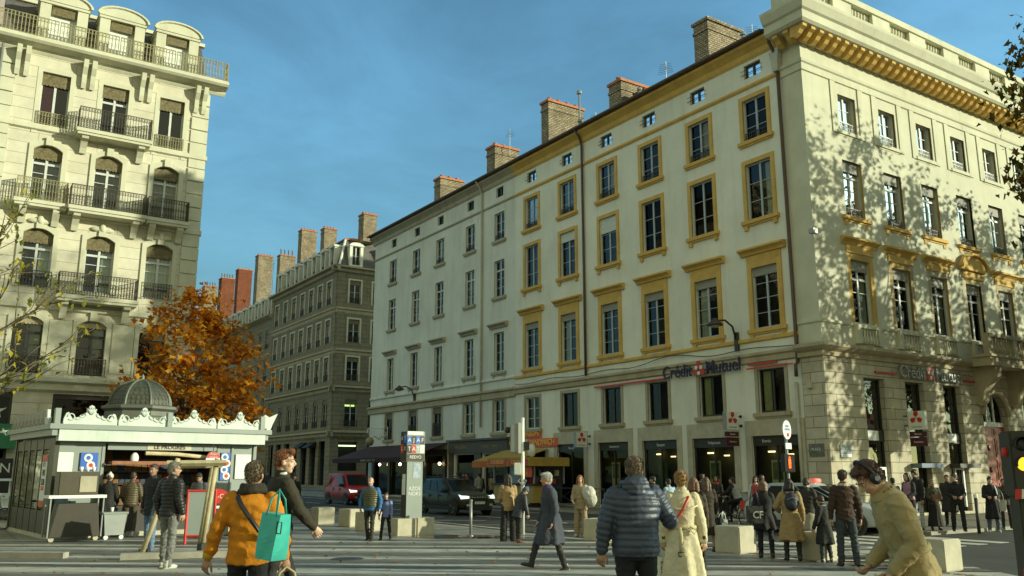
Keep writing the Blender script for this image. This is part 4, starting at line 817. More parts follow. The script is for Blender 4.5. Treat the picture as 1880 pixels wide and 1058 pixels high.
prof = [(DS*1.12*math.cos(t), 3.9+DS*.98*math.sin(t)) for t in np.linspace(0, math.pi/2-.02, 10)]
d = MB().lathe(prof, 8, 2.93, 2.5).build('dome', KS, K)
for k in range(8):
    a = math.pi/4*k; MB().tube([(2.93+(r+.015)*math.cos(a), 2.5+(r+.015)*math.sin(a), z) for r, z in prof], .035, 5).build('dome_rib', KB, d)
b = MB()
for k in range(8):          # zinc scales, in rows
    for r in range(8):
        t0 = math.pi/2*r/9; t1 = t0+.22
        for c in range(5-r//2):
            f0 = (c+.1)/(5-r//2); f1 = (c+.9)/(5-r//2)
            def pp(f, t, off):
                a0 = math.pi/4*k; a1 = a0+math.pi/4; rr = DS*1.12*math.cos(t)+off; z = 3.9+DS*.98*math.sin(t)
                p = Vector((math.cos(a0), math.sin(a0), 0)).lerp(Vector((math.cos(a1), math.sin(a1), 0)), f)*rr
                return (2.93+p.x, 2.5+p.y, z)
            fm = (f0+f1)/2; b.add([pp(f0, t1, .006), pp(f1, t1, .006), pp(f1, t0+.06, .018), pp(fm, t0, .022), pp(f0, t0+.06, .018)], [(0, 1, 2, 3, 4)])
b.build('dome_scales', KS, d); MB().lathe([(0, 4.72), (.08, 4.74), (.04, 4.8), (.05, 4.86), (0, 4.95)], 8, 2.93, 2.5).build('dome_finial', KG, d)
rs = MB().lathe([(0, 0), (.22, 0), (.22, .03), (0, .03)], 24); rs.xf(Matrix.Translation((4.35, -.3, 2.2)) @ Matrix.Rotation(R(90), 4, 'X')); o = rs.build('round_sign', X['white'], K)
q = MB().extr([(.215*math.cos(t), .215*math.sin(t)) for t in np.linspace(.15, math.pi-.15, 14)], -.34, -.332, 'y'); q.build('sign_half', X['red'], o, loc=(4.35, 0, 2.2))
text('lettering', 'Point\nservice', .09, X['white'], o, (4.35, -.345, 2.3), FRONT, .002); text('lettering', 'TCL', .15, X['red'], o, (4.35, -.335, 2.11), FRONT, .002)
MB().tube([(4.35, -.31, 2.42), (4.35, -.31, 2.66)], .012, 5).build('sign_hanger', X['black'], o)
kp = K.matrix_basis
def kl(x, y, z=0): # kiosk-local point to the world
    c, s = math.cos(R(40)), math.sin(R(40)); return (-12.73+c*x-s*y, 24.58+s*x+c*y, z)
# coffee cart, its machine and the grey bin in front of the kiosk
T = empty('serving_cart', kl(.42, -.85), R(40), 'dark serving cart with white top standing in front of the kiosk', 'cart')
MB().box(-.72, .72, -.3, .3, 1.12, 1.2).build('worktop', X['white'], T)
MB().extr([(-.62, .12), (.62, .12), (.52, .98), (-.46, .98)], -.3, .2, 'y').build('chest', mat('cart_chest', (.035, .028, .015, 1), .5, .2, 3), T)
for x in (-.66, .66):
    for y in (-.26, .26): MB().tube([(x, y, .1), (x, y, 1.12)], .025, 6).build('leg', X['grey_metal'], T)
for x in (-.55, .55):
    w = MB().lathe([(0, -.025), (.07, -.025), (.07, .025), (0, .025)], 12); w.xf(Matrix.Translation((x, -.2, .07)) @ Matrix.Rotation(R(90), 4, 'X')); w.build('wheel', X['concrete'], T)
T2 = empty('drinks_machine', kl(.42, -.85, 1.2), R(40), 'brown box-shaped drinks machine standing on the white cart top', 'machine')
bevel(MB().box(-.5, .5, -.24, .26, 0, .62).build('machine_body', mat('machine_brown', (.06, .05, .025, 1), .4, .2, 3), T2), .02); MB().box(.02, .44, -.26, -.24, .08, .5).build('machine_grille', X['trim_grey'], T2)
for k in range(3): tag(MB().lathe([(0, 0), (.04, 0), (.055, .13), (.05, .13), (.037, .01), (0, .01)], 10).build('paper_cup', X['white'], None, True, loc=kl(.5+k*.16, -.85, 1.82)), 'white paper cup in the row standing on top of the drinks machine', 'cup', 'paper cups on the drinks machine')
T3 = empty('waste_box', kl(1.42, -.95), R(40), 'grey wheeled box standing right of the serving cart', 'bin')
MB().extr([(-.24, .12), (.24, .12), (.3, .68), (-.3, .68)], -.2, .2, 'y').build('box_body', X['grey_metal'], T3); MB().box(-.33, .33, -.23, .23, .68, .73).build('rim', KG, T3)
for x in (-.2, .2):
    w = MB().lathe([(0, -.02), (.06, -.02), (.06, .02), (0, .02)], 12); w.xf(Matrix.Translation((x, -.15, .06)) @ Matrix.Rotation(R(90), 4, 'X')); w.build('wheel', X['white'], T3)
tag(MB().lathe([(0, 0), (.04, 0), (.05, .12), (0, .12)], 10).build('paper_cup', X['white'], None, True, loc=kl(1.38, -.9, .73)), 'single white paper cup left on the grey wheeled box', 'cup')
# red framed pavement board
B1 = empty('pavement_board', (-8.15, 23.4, 0), R(20), 'red framed folding pavement board standing open in front of the kiosk', 'board')
for s in (-1, 1):
    f = MB(); y0 = s*.34
    for x in (-.34, .34): f.tube([(x, y0, 0), (x, s*.04, 1.35)], .035, 4)
    f.tube([(-.34, s*.05, 1.32), (.34, s*.05, 1.32)], .035, 4); f.tube([(-.34, s*.29, .2), (.34, s*.29, .2)], .03, 4); o = f.build('board_frame', X['red'], B1)
    MB().add([(-.32, s*.285, .22), (.32, s*.285, .22), (.32, s*.06, 1.3), (-.32, s*.06, 1.3)], [(0, 1, 2, 3)]).build('board_panel', mat('chalk_grey', (.30, .30, .25, 1), .7, .3, 4) if s > 0 else KG, o)
# red topped bottle display
B2 = empty('drinks_display', (-8.38, 25.3, 0), R(30), 'dark drinks bin with round red top and bottle pictures', 'display')
MB().box(-.42, .42, -.2, .2, .05, 1.15).build('bin_body', mat('bin_dark', (.04, .045, .035, 1), .4, .2, 3), B2)
MB().extr([(-.46, 1.15), (.46, 1.15)]+[(.46*math.cos(t), 1.2+.44*math.sin(t)) for t in np.linspace(0, math.pi, 16)], -.1, .1, 'y').build('round_top', X['red'], B2)
MB().box(-.5, -.44, -.22, .22, 0, 1.2).build('red_side', X['red'], B2)
B2.scale = (.8, .8, .82)
t_ = text('lettering', 'Coca-Cola', .21, X['white'], B2, (0, -.105, 1.38), FRONT, .004); MB().box(-.22, .22, -.215, -.205, .98, 1.07).build('label_strip', X['white'], B2)
bc = [mat('bottle_'+n, c, .3, .2, 8) for n, c in (('red', (.4, .06, .03, 1)), ('clear', (.4, .45, .4, 1)), ('blue', (.12, .25, .4, 1)), ('amber', (.4, .3, .08, 1)))]
for r in range(2):
    for k in range(4):
        MB().lathe([(0, 0), (.045, 0), (.05, .02), (.05, .15), (.02, .2), (.02, .25), (0, .25)], 8, -.27+k*.18, -.24).build('bottle', bc[(k*(1-r)*3+r*(1+k)) % 4], B2, True, loc=(0, 0, .68-r*.34))
# stake frame of a young tree
wd = mat('stake_wood', (.50, .42, .24, 1), .85, .3, 3, .3, 30)
B3 = empty('tree_guard', (-7.5, 20.35, 0), 0, 'pale round wooden stakes with a crossbar, guarding a planting hole before the kiosk', 'tree guard')
for a, c in (((-.72, -.35, 0), (-.16, -.1, 2.12)), ((.42, .2, 0), (.62, .25, 2.12)), ((.1, .95, 0), (.45, .5, 2.0))): MB().tube([a, Vector(a).lerp(Vector(c), .5), c], [.06, .057, .055], 10).build('stake', wd, B3, True)
MB().tube([(-.38, -.17, 2.0), (.85, .22, 2.02)], .07, 4).build('crossbar', wd, B3); MB().tube([(-.15, 0, 1.94), (.62, .6, 1.96)], .05, 4).build('crossbar', wd, B3)
MB().lathe([(0, .0), (.1, .0), (.1, .22), (.065, .24), (0, .24)], 10, .42, .2).build('stake_shoe', X['frame_dark'], B3)
MB().extr([(-12.8, 19.6), (-9.6, 19.3), (-9.6, 19.55), (-12.8, 19.85)], .0, .12, 'z').build('kerb_stone', X['kerb'])['kind'] = 'structure'
MB().extr([(-8.2, 18.9), (-5.6, 19.9), (-5.7, 20.15), (-8.3, 19.15)], .0, .13, 'z').build('kerb_stone', X['kerb'])['kind'] = 'structure'
# ================================================================ street furniture
tex = MB
def cube(x, y, rz, s=(.64, .64, .58), lab=''):
    o = MB().box(-s[0]/2, s[0]/2, -s[1]/2, s[1]/2, 0, s[2]).build('concrete_block', X['concrete'], None, loc=(x, y, 0), rz=R(rz)); bevel(o, .022, 3); tag(o, lab, 'bollard', 'concrete blocks along the kerb'); return o
cube(-6.75, 31.9, -54, lab='pale concrete block furthest left, right of the yellow jacket'); cube(-5.45, 30.4, -42, lab='shaded concrete block just left of the bald man')
cube(-4.5, 28.2, -45, lab='shaded concrete block behind the bald man and the boy'); cube(2.35, 24.2, -30, lab='shaded concrete block behind the man in the blue puffer jacket')
cube(5.15, 20.75, -48, (.68, .68, .6), 'bright concrete block standing alone right of the belted trench coat'); cube(6.5, 18.95, -52, lab='concrete block behind the small boy'); cube(8.05, 17.1, -54, lab='concrete block right of the bending man')
TO = empty('information_column', (-2.95, 26.5, 0), R(33.6), 'tall poster-covered information column on pale concrete feet beside the dark green car', 'column')
MB().box(-.62, -.02, -.3, .35, 0, .48).build('concrete_foot', X['concrete'], TO); MB().box(.06, .6, -.25, .3, 0, .48).build('concrete_foot', X['concrete'], TO)
MB().box(-.3, .22, -.17, .17, .48, 2.12).box(-.34, .26, -.2, .2, 2.12, 3.0).build('column_body', KG, TO)
MB().box(-.345, -.341, -.2, .2, 2.13, 2.99).build('shade_side_sheet', X['frame_dark'], TO); MB().box(-.305, -.301, -.17, .17, .5, 2.1).build('shade_side_sheet', X['frame_dark'], TO); MB().box(-.33, .25, -.206, -.2, 2.13, 2.34).build('dark_band', mat('band_brown', (.06, .05, .03, 1), .6, .3, 4), TO); MB().box(-.307, -.3055, -.1, .1, 1.3, 1.75).build('notice', X['white'], TO)  # dark side sheets put the shade of the left face into colour
pc = [X['blue_sign'], X['black'], X['blue_sign'], X['frame_dark'], X['black'], X['red'], X['grey_metal'], X['white']]
for k in range(4):
    for r in range(2):
        a = -.33+.145*k; p = MB().box(a, a+.14, -.208, -.2, 2.36+.26*r, 2.6+.26*r).build('poster', pc[(k+4*(1-r)) % 8], TO)
        text('lettering', 'TATXAJAF'[k+4*r], .17, X['white'], p, (a+.07, -.21, 2.48+.26*r), FRONT, .002)
for k in range(2):
    for r in range(2): p = MB().box(-.354, -.346, -.19+.19*k, -.01+.19*k, 2.36+.3*r, 2.62+.3*r).build('poster', [X['black'], X['red'], X['blue_sign'], X['black']][k+2*r], TO); text('lettering', 'XLTA'[k+2*r], .17, X['white'], p, (-.356, -.1+.19*k, 2.49+.3*r), LEFT, .002)
MB().box(-.32, .2, -.208, -.2, 2.9, 3.0).build('white_header', X['white'], TO); MB().box(-.1, .14, -.178, -.17, 1.62, 2.06).build('poster', mat('poster_pale_blue', (.35, .42, .5, 1), .5, .4, 6), TO); MB().box(-.31, -.302, -.1, .12, 1.15, 1.6).build('poster', X['white'], TO)
text('graffiti', 'REEVO', .13, X['white'], TO, (-.05, -.208, 2.24), FRONT, .002); text('graffiti', 'AZOE\nNOKS', .15, X['white'], TO, (-.04, -.174, 1.25), FRONT, .002)
PO = MB().tube([(0, 0, 0), (0, 0, .98)], .04, 10); PO.lathe([(0, .98), (.045, .98), (.045, 1.02), (0, 1.03)], 10); PO.lathe([(0, 0), (.08, 0), (.08, .03), (0, .03)], 10)
tag(PO.build('bollard_post', X['grey_metal'], None, True, loc=(-1.19, 25.9, 0)), 'thin pale metal post before the front of the dark green car', 'bollard')
PO = MB().tube([(0, 0, 0), (0, 0, 1.05)], .05, 10); PO.lathe([(0, 1.05), (.055, 1.05), (.055, 1.14), (0, 1.16)], 10)
o = PO.build('bollard_post', X['frame_dark'], None, True, loc=(14.0, 26.9, 0)); tag(o, 'dark bollard with a white cap, before the man dressed in black', 'bollard'); MB().lathe([(.056, 1.04), (.06, 1.06), (.06, 1.13), (.056, 1.15)], 10).build('white_band', X['white'], o)
# traffic signal on the white pole, seen from behind
TS = empty('traffic_signal', (.32, 26.5, 0), 0, 'traffic signal seen from behind on a tall pale pole beside the two women', 'traffic light')
MB().tube([(0, 0, 0), (0, 0, 3.42)], .055, 10).build('pole', X['white'], TS, True)
o = bevel(MB().box(-.38, -.1, -.15, .15, 2.36, 3.24).build('signal_housing', X['grey_metal'], TS), .03); MB().box(-.13, -.04, -.17, -.06, 2.36, 3.26).build('signal_edge', X['white'], TS)
for z in (2.55, 2.82, 3.08): MB().tube([(-.3, .15, z), (-.3, .36, z-.02)], [.11, .12], 10).build('visor', X['black'], o)
MB().ell((-.45, .05, 3.05), (.09, .09, .1), 10, 8).build('sounder', X['black'], TS, True)
bevel(MB().box(-.26, -.05, -.12, .12, 1.72, 2.08).build('lower_housing', X['white'], TS), .02); MB().tube([(-.05, 0, 1.62), (.1, -.04, 1.55), (.02, -.05, 1.4), (-.14, -.03, 1.55), (-.05, 0, 1.62)], .03, 6).build('clamp', X['grey_metal'], TS)
MB().box(.04, .2, -.1, .1, 2.45, 2.7).build('call_box', X['black'], TS)
# big signal post at the right edge, taped
RS = empty('traffic_signal', (4.30, 7.35, 0), R(-14), 'dark signal post with a lit amber lamp and tape at the right edge', 'traffic light')
SG = mat('signal_olive', (.038, .037, .022, 1), .5, .2, 4, .05)
bevel(MB().box(-.17, .2, -.15, .15, 1.62, 2.15).build('signal_head', SG, RS), .015); bevel(MB().box(-.14, .2, -.12, .15, 0, 1.62).build('post_body', SG, RS), .01)
for z, m in ((1.88, emit('amber_lamp', (1, .48, .03, 1), 1.6)), (2.04, X['black'])):
    q = MB().lathe([(0, 0), (.055, 0), (.05, .012), (.025, .022), (0, .025)], 20); q.xf(Matrix.Translation((-.08, -.15, z)) @ Matrix.Rotation(R(90), 4, 'X')); ln = q.build('lens', m, RS, True)
    b = MB(); b.rings([[(-.08+rr*math.cos(t), yy, z+rr*math.sin(t)) for t in np.linspace(-.3, math.pi+.3, 14)]+[(-.08+(rr-.006)*math.cos(t), yy, z+(rr-.006)*math.sin(t)) for t in np.linspace(math.pi+.3, -.3, 14)] for yy, rr in ((-.15, .066), (-.21, .066))]); b.build('visor', X['black'], ln)
MB().box(-.05, .13, -.156, -.148, 1.955, 1.97).box(-.05, .13, -.156, -.148, 1.79, 1.8).build('lens_divider', X['grey_metal'], RS)
q = MB().lathe([(0, 0), (.04, 0), (.035, .03), (0, .035)], 12); q.xf(Matrix.Translation((-.17, -.04, 1.98)) @ Matrix.Rotation(R(-90), 4, 'Y')); q.build('side_lamp', emit('red_lamp_dim', (.35, .02, .01, 1), .12), RS, True)
for z, y in ((1.60, -.16), (.98, -.13)):
    tp = MB()
    for k in range(8): tp.cur = k % 2; tp.add([(-.18+.05*k, y, z+.004*k), (-.13+.05*k, y, z+.004*k+.004), (-.12+.05*k, y, z+.08), (-.17+.05*k, y, z+.08)], [(0, 1, 2, 3)])
    tp.build('barrier_tape', [X['red'], X['white']], RS); MB().add([(-.08, -.165, 1.62), (.02, -.165, 1.60), (.05, -.17, 1.5), (-.07, -.172, 1.49)], [(0, 1, 2, 3)]).build('tape_end', X['white'], RS)
# post with round sign and the red pedestrian lamp
PS = empty('sign_post', (8.45, 27.1, 0), R(10), 'post with a round pale sign and red pedestrian lamp before the bank corner', 'sign')
MB().tube([(0, 0, 0), (0, 0, 3.4)], .045, 10).build('pole', X['grey_metal'], PS, True)
q = MB().lathe([(0, 0), (.29, 0), (.29, .03), (0, .03)], 28); q.xf(Matrix.Translation((0, -.05, 3.08)) @ Matrix.Rotation(R(38), 4, 'Z') @ Matrix.Rotation(R(90), 4, 'X')); o = q.build('round_sign', X['white'], PS)
MB().box(-.2, .2, -.075, -.05, 2.5, 2.68).build('sign_plate', X['white'], PS, rz=R(38)); MB().box(-.05, .05, -.09, -.085, 2.88, 2.98).build('sign_symbol', X['red'], o, rz=R(38))
text('lettering', 'PARIS\nCENTRE', .1, X['blue_sign'], o, (.02, -.09, 3.14), (R(90), 0, R(38)), .002)
bevel(MB().box(-.18, .18, -.14, .1, 1.8, 2.34).build('lamp_housing', X['black'], PS), .02)
rm = emit('red_man', (1, .06, .01, 1), 5); f = MB().ell((0, -.15, 2.24), (.025, .01, .028), 8, 6).box(-.035, .035, -.155, -.145, 2.04, 2.2).box(-.03, -.006, -.155, -.145, 1.92, 2.04).box(.006, .03, -.155, -.145, 1.92, 2.04).build('red_figure', rm, PS)
# wall street lamps
def wall_lamp(u, z, lab):
    o = empty('wall_street_lamp', st(u, 0, z), RA, lab, 'street lamp', 'street lamps on the long facade')
    MB().box(-.1, .1, -.12, .0, -.3, .5).build('wall_plate', X['iron'], o)
    MB().tube([(0, -.1, .2), (0, -.3, .75), (-.05, -.7, 1.0), (-.1, -1.1, .95)], .045, 8).build('arm', X['iron'], o, True)
    h = MB().lathe([(0, .28), (.08, .26), (.14, .16), (.32, .04), (.36, -.06), (0, -.06)], 14).build('lamp_shade', X['iron'], o, True, loc=(-.12, -1.25, .78)); MB().ell((0, 0, -.07), (.22, .22, .09), 12, 6).build('lamp_glass', X['concrete'], h, True)
wall_lamp(4.35, 7.35, 'curved arm street lamp on the white wall above the bank lettering'); wall_lamp(35.2, 6.9, 'curved arm street lamp on the facade above the dark red awning')
# bank lettering and emblem
def emblem(par, x, y, z, s, dots=True, frame='A'):
    b = MB(); w = MB()
    for a in (90, 210, 330):
        c = (x+s*.33*math.cos(R(a)), z+s*.33*math.sin(R(a)))
        pts = [(c[0]+s*.26*math.cos(R(a+k*72+36))*(.8 if k in (1, 3) else 1), c[1]+s*.26*math.sin(R(a+k*72+36))*(.8 if k in (1, 3) else 1)) for k in range(5)]
        b.extr(pts, y-.02, y, 'y')
        q = (x+s*.24*math.cos(R(a+60)), z+s*.24*math.sin(R(a+60)))
        if dots: w.extr([(q[0]+s*.13*math.cos(t), q[1]+s*.13*math.sin(t)) for t in np.linspace(0, 6.0, 12)], y-.03, y-.012, 'y')
        else: w.extr([(x-.012*s, z), (x+.012*s, z), (x+s*.3*math.cos(R(a))+.012*s, z+s*.3*math.sin(R(a))), (x+s*.3*math.cos(R(a))-.012*s, z+s*.3*math.sin(R(a)))], y-.024, y-.021, 'y')
    e = b.build('emblem', X['red'], par); w.build('emblem_detail', X['white'] if dots else X['black'], e); return e
LS = empty('bank_lettering', C0, RA, 'dark raised bank lettering with a red emblem, on the shaded white wall', 'sign')
text('lettering', 'Crédit', .86, X['navy'], LS, (-8.0, -.2, 6.42), FRONT, .025, bold=.004, width=1.95); text('lettering', 'Mutuel', .86, X['navy'], LS, (-5.12, -.2, 6.42), FRONT, .025, bold=.004, width=2.0); emblem(LS, -6.58, -.2, 6.42, .72)
MB().box(-14.3, -8.9, -.15, -.1, 6.16, 6.24).build('red_strip', X['red'], LS); MB().box(-3.75, -2.2, -.15, -.1, 6.3, 6.38).build('red_strip', X['red'], LS); MB().box(-3.75, -1.3, -.24, -.2, 6.12, 6.18).build('red_strip', X['red'], LS)
LS = empty('bank_lettering', C0, RB, 'grey raised bank lettering with a red emblem, on the sunlit corner front', 'sign')
ML = [X['grey_metal']]
text('lettering', 'Crédit', .76, X['grey_metal'], LS, (5.75, -.2, 6.0), FRONT, .05, bold=.006, width=1.9); text('lettering', 'Mutuel', .76, X['grey_metal'], LS, (8.55, -.2, 6.0), FRONT, .05, bold=.006, width=2.0); emblem(LS, 7.12, -.2, 6.0, .64)
MB().box(3.2, 4.7, -.15, -.08, 5.86, 5.93).build('red_strip', X['red'], LS); MB().box(9.7, 11.2, -.15, -.08, 5.86, 5.93).build('red_strip', X['red'], LS)
# projecting bank signs
def proj_sign(loc, rz, lab, plates, face):
    """square light box held out from the wall; local -X is the readable face, the wall lies at +Y or -Y"""
    o = empty('projecting_sign', loc, rz, lab, 'sign', 'projecting bank signs')
    bevel(MB().box(-.38, .38, -.09, .09, -.38, .38).build('light_box', X['white'], o), .01); MB().box(-.385, -.37, -.1, .1, -.39, .39).build('box_rim', X['grey_metal'] if plates != 2 else X['white'], o)
    emblem(o, .0, -.095, .1, .5, False); text('lettering', 'Crédit Mutuel', .085, X['black'], o, (0, -.094, -.27), FRONT, .002)
    for z in (-.2, .2): MB().tube([(.38, 0, z), (.62, 0, z)], .025, 6).tube([(.6, 0, z), (.63, 0, z)], .07, 8).build('bracket', X['black'], o)
    if plates:
        for z0, z1, t in ((-.66, -.46, 'Banque'), (-1.06, -.7, 'Assurance')): p = bevel(MB().box(-.38, .38, -.06, .06, z0, z1).build('sign_plate', X['maroon'], o), .006); text('lettering', t, .1, X['white'], p, (0, -.063, (z0+z1)/2), FRONT, .002)
    return o
# face looks along -D1 on the long facade, its wall end is on the right
proj_sign(st(14.75, .75, 3.45), RB, 'square white sign with red emblem projecting above the left bank shopfronts', 0, 0)
proj_sign(st(4.3, .75, 3.95), RB, 'square white sign with two dark plates projecting above the middle bank shopfronts', 1, 0)
q = C0+Vector((.833, .5534, 0))*4.75+Vector((.5534, -.833, 0))*.85; o = proj_sign((q.x, q.y, 3.9), R(-56.4), 'square white sign with two dark plates projecting from the sunlit corner front', 1, 0)
for c in list(o.children):
    if c.name.startswith('bracket'): c.location.x -= 1.0
# restaurant awning, scrolled sign
AW = mat('dark_red_canvas', (.045, .016, .016, 1), .9, .2, 1.5, .2, 30)
o = empty('restaurant_awning', C0, RA, 'long dark red awning over the restaurant terrace of the grey framed house', 'awning')
b = MB(); b.add([(-43, -.05, 3.75), (-30.2, -.05, 3.75), (-30.2, -3.0, 2.75), (-43, -3.0, 2.75), (-43, -.05, 3.68), (-30.2, -.05, 3.68), (-30.2, -3.0, 2.68), (-43, -3.0, 2.68)], [(0, 1, 2, 3), (7, 6, 5, 4), (0, 3, 7, 4), (1, 5, 6, 2), (3, 2, 6, 7)]); b.build('canvas', AW, o)
MB().box(-43, -30.2, -3.04, -3.0, 2.45, 2.76).build('valance', AW, o); text('lettering', 'BRASSERIE   GLACES   CAFÉ', .2, X['trim_grey'], o, (-36.5, -3.045, 2.6), FRONT, .003)
for x in (-42.8, -36.5, -30.4): MB().tube([(x, -.1, 2.9), (x, -2.95, 2.72)], .03, 6).build('awning_arm', X['frame_dark'], o)
o = empty('wrought_sign', st(39.6, 0, 4.3), RA, 'wrought scroll sign with a hanging globe, on the facade over the dark red awning', 'sign')
b = MB(); b.tube([(0, 0, .7), (0, -1.5, .75)], .03, 6); b.tube([(0, -1.5+.35*math.cos(t)*(1-t/9), .45+.35*math.sin(t)*(1-t/9)) for t in np.linspace(1.5, 8, 26)], .035, 6); b.tube([(0, -.3-.25*math.cos(t)*(1-t/9), .3+.25*math.sin(t)*(1-t/9)) for t in np.linspace(0, 7, 22)], .035, 6); b.tube([(0, -.05, -.6), (0, -.05, .9)], .03, 6)
for k in range(9): b.tube([(0, -.1-.13*k, .0+.12*math.sin(k)), (0, -.25-.13*k, .2+.1*math.cos(k*2))], .035, 4)
b.build('scroll_bracket', X['white'], o, True); MB().ell((0, -1.5, -.25), (.32, .32, .34), 14, 10).build('globe', X['iron_lit'], o, True)
# sandwich letters, yellow awning, churros stall
o = empty('shop_lettering', C0, RA, 'bright red orange raised lettering of the sandwich shop on the white wall', 'sign')
OR = mat('orange_red_letters', (.75, .10, .03, 1), .5, .1, 3, 0)
MB().box(-21.2, -19.3, -.1, -.04, 3.75, 4.2).build('letter_board', OR, o); MB().box(-20.6, -17.7, -.1, -.04, 3.2, 3.68).build('letter_board', OR, o); YL = mat('yellow_letters', (.8, .5, .08, 1), .5, .1, 3, 0)
text('lettering', 'MAISON', .42, YL, o, (-20.25, -.12, 3.97), FRONT, .015, bold=.008); text('lettering', 'SANDWICH', .46, YL, o, (-19.15, -.12, 3.44), FRONT, .015, bold=.008)
CY = mat('yellow_canvas', (.42, .29, .06, 1), .9, .2, 3, .2, 30)
o = empty('shop_awning', C0, RA, 'sloping yellow shop awning with an orange lettered valance, left of the signal pole', 'awning')
b = MB(); b.add([(-23, -.1, 3.1), (-18.6, -.1, 3.1), (-18.6, -2.4, 2.42), (-23, -2.4, 2.42), (-23, -.1, 3.05), (-18.6, -.1, 3.05), (-18.6, -2.4, 2.37), (-23, -2.4, 2.37)], [(0, 1, 2, 3), (7, 6, 5, 4), (0, 3, 7, 4), (1, 5, 6, 2), (3, 2, 6, 7)]); b.build('canvas', CY, o)
MB().box(-23, -18.6, -2.44, -2.4, 2.06, 2.42).build('valance', mat('orange_valance', (.55, .17, .03, 1), .8, .2, 3), o); text('lettering', 'GAUFRES · CRÊPES', .26, X['red'], o, (-20.8, -2.445, 2.24), FRONT, .003)
for x in (-22.9, -18.7): MB().tube([(x, -.1, 2.4), (x, -2.38, 2.38)], .025, 6).build('awning_arm', X['grey_metal'], o)
o = empty('churros_stall', st(17.5, 2.2, 0), RA, 'yellow churros stall with red lettered roof boards, under the sandwich lettering', 'stall')
MB().box(-1.9, 1.9, -1.0, -.3, .25, 1.12).build('counter', mat('stall_yellow', (.42, .30, .08, 1), .5, .15, 3), o); MB().box(-2.0, 2.0, -1.1, -.2, 1.12, 1.2).build('counter_top', X['frame_dark'], o)
MB().box(-2.05, 2.05, -1.3, 1.2, 2.42, 2.55).build('roof_panel', CY, o); MB().box(-2.05, 2.05, -1.34, -1.3, 2.1, 2.5).build('valance', CY, o); MB().box(2.05, 2.09, -1.3, 1.2, 2.1, 2.5).build('valance', CY, o)
for k, t in enumerate(('CHURROS', 'CHURROS')): p = MB().box(-1.9+2*k, -.1+2*k, -1.36, -1.345, 2.17, 2.45).build('name_board', X['red'], o); text('lettering', t, .27, YL, p, (-1+2*k, -1.362, 2.31), FRONT, .003, bold=.006)
p = MB().box(.7, 1.95, -1.15, -1.1, 1.55, 2.1).build('menu_board', OR, o); text('lettering', 'DONUT\nCRÊPE', .22, YL, p, (1.32, -1.155, 1.83), FRONT, .003)
for x in (-1.9, 1.9):
    for y in (-.95, .95): MB().box(x-.04, x+.04, y-.04, y+.04, 1.2, 2.42).build('stall_post', X['grey_metal'], o)
MB().box(-1.8, 1.8, .8, .9, .25, 2.4).build('back_wall', X['frame_dark'], o)
rnd = random.Random(4); gd = [mat('goods_'+n, c, .5, .4, 12) for n, c in (('red', (.5, .08, .04, 1)), ('cream', (.5, .42, .25, 1)), ('brown', (.25, .12, .05, 1)))]
for k in range(14): a = -1.7+.25*k; MB().box(a, a+.18, .62+rnd.uniform(-.05, .05), .78, 1.6 if k % 2 else 1.2, 1.9 if k % 2 else 1.45).build('goods', gd[k % 3], o)
for k in range(2): MB().lathe([(0, .25), (.28, .25), (.28, .5), (0, .5)], 14, -1.2+2.4*k, -.4).build('wheel', X['black'], o, loc=(0, 0, -.25))
MB().ell((.9, -.4, 2.9), (.28, .2, .36), 12, 8).build('shop_globe', X['white'], o, True)
MB().tube([(.9, -.4, 2.5), (.9, -.4, 2.6)], .04, 6).build('globe_stem', X['grey_metal'], o)
# kerb railings
rl = MB().tube([(-1, 0, .0), (-1, 0, 1.05)], .025, 6).tube([(1, 0, .0), (1, 0, 1.05)], .025, 6).tube([(-1, 0, 1.02), (1, 0, 1.02)], .022, 6).tube([(-1, 0, .25), (1, 0, .25)], .015, 6).tube([(-1, 0, .25), (1, 0, 1.02)], .012, 6).tube([(-1, 0, 1.02), (1, 0, .25)], .012, 6)
rm_ = rl.mesh('kerb_railing', X['frame_dark'])
for k, u in enumerate((13.6, 11.4, 9.2, 3.9, 1.7)):
    o = link('kerb_railing', rm_, None, st(u, 2.8), RA); tag(o, ['crossed kerb railing nearest the churros stall', 'crossed kerb railing behind the woman holding a white jacket', 'crossed kerb railing behind the blue puffer jacket', 'crossed kerb railing left of the hanging litter bag', 'crossed kerb railing at the corner behind the red scarf'][k], 'railing', 'kerb railings')
# litter bag ring
LB = empty('litter_bin', (8.75, 33.0, 0), 0, 'clear litter bag hanging in a metal ring at the kerb', 'litter bin')
MB().tube([(.3, 0, 0), (.3, 0, 1.15)], .03, 8).build('post', X['grey_metal'], LB); MB().tube([(.27*math.cos(t), .27*math.sin(t), 1.08) for t in np.linspace(0, 6.283, 17)], .025, 6).build('ring', X['grey_metal'], LB)
bgm = mat('clear_bag', (.42, .40, .30, 1), .25, .4, 5, .6, 9); MB().lathe([(.0, .2), (.2, .22), (.27, .4), (.25, .7), (.26, 1.05), (.24, 1.05), (.22, .7), (0, .6)], 14).build('bag', bgm, LB, True)
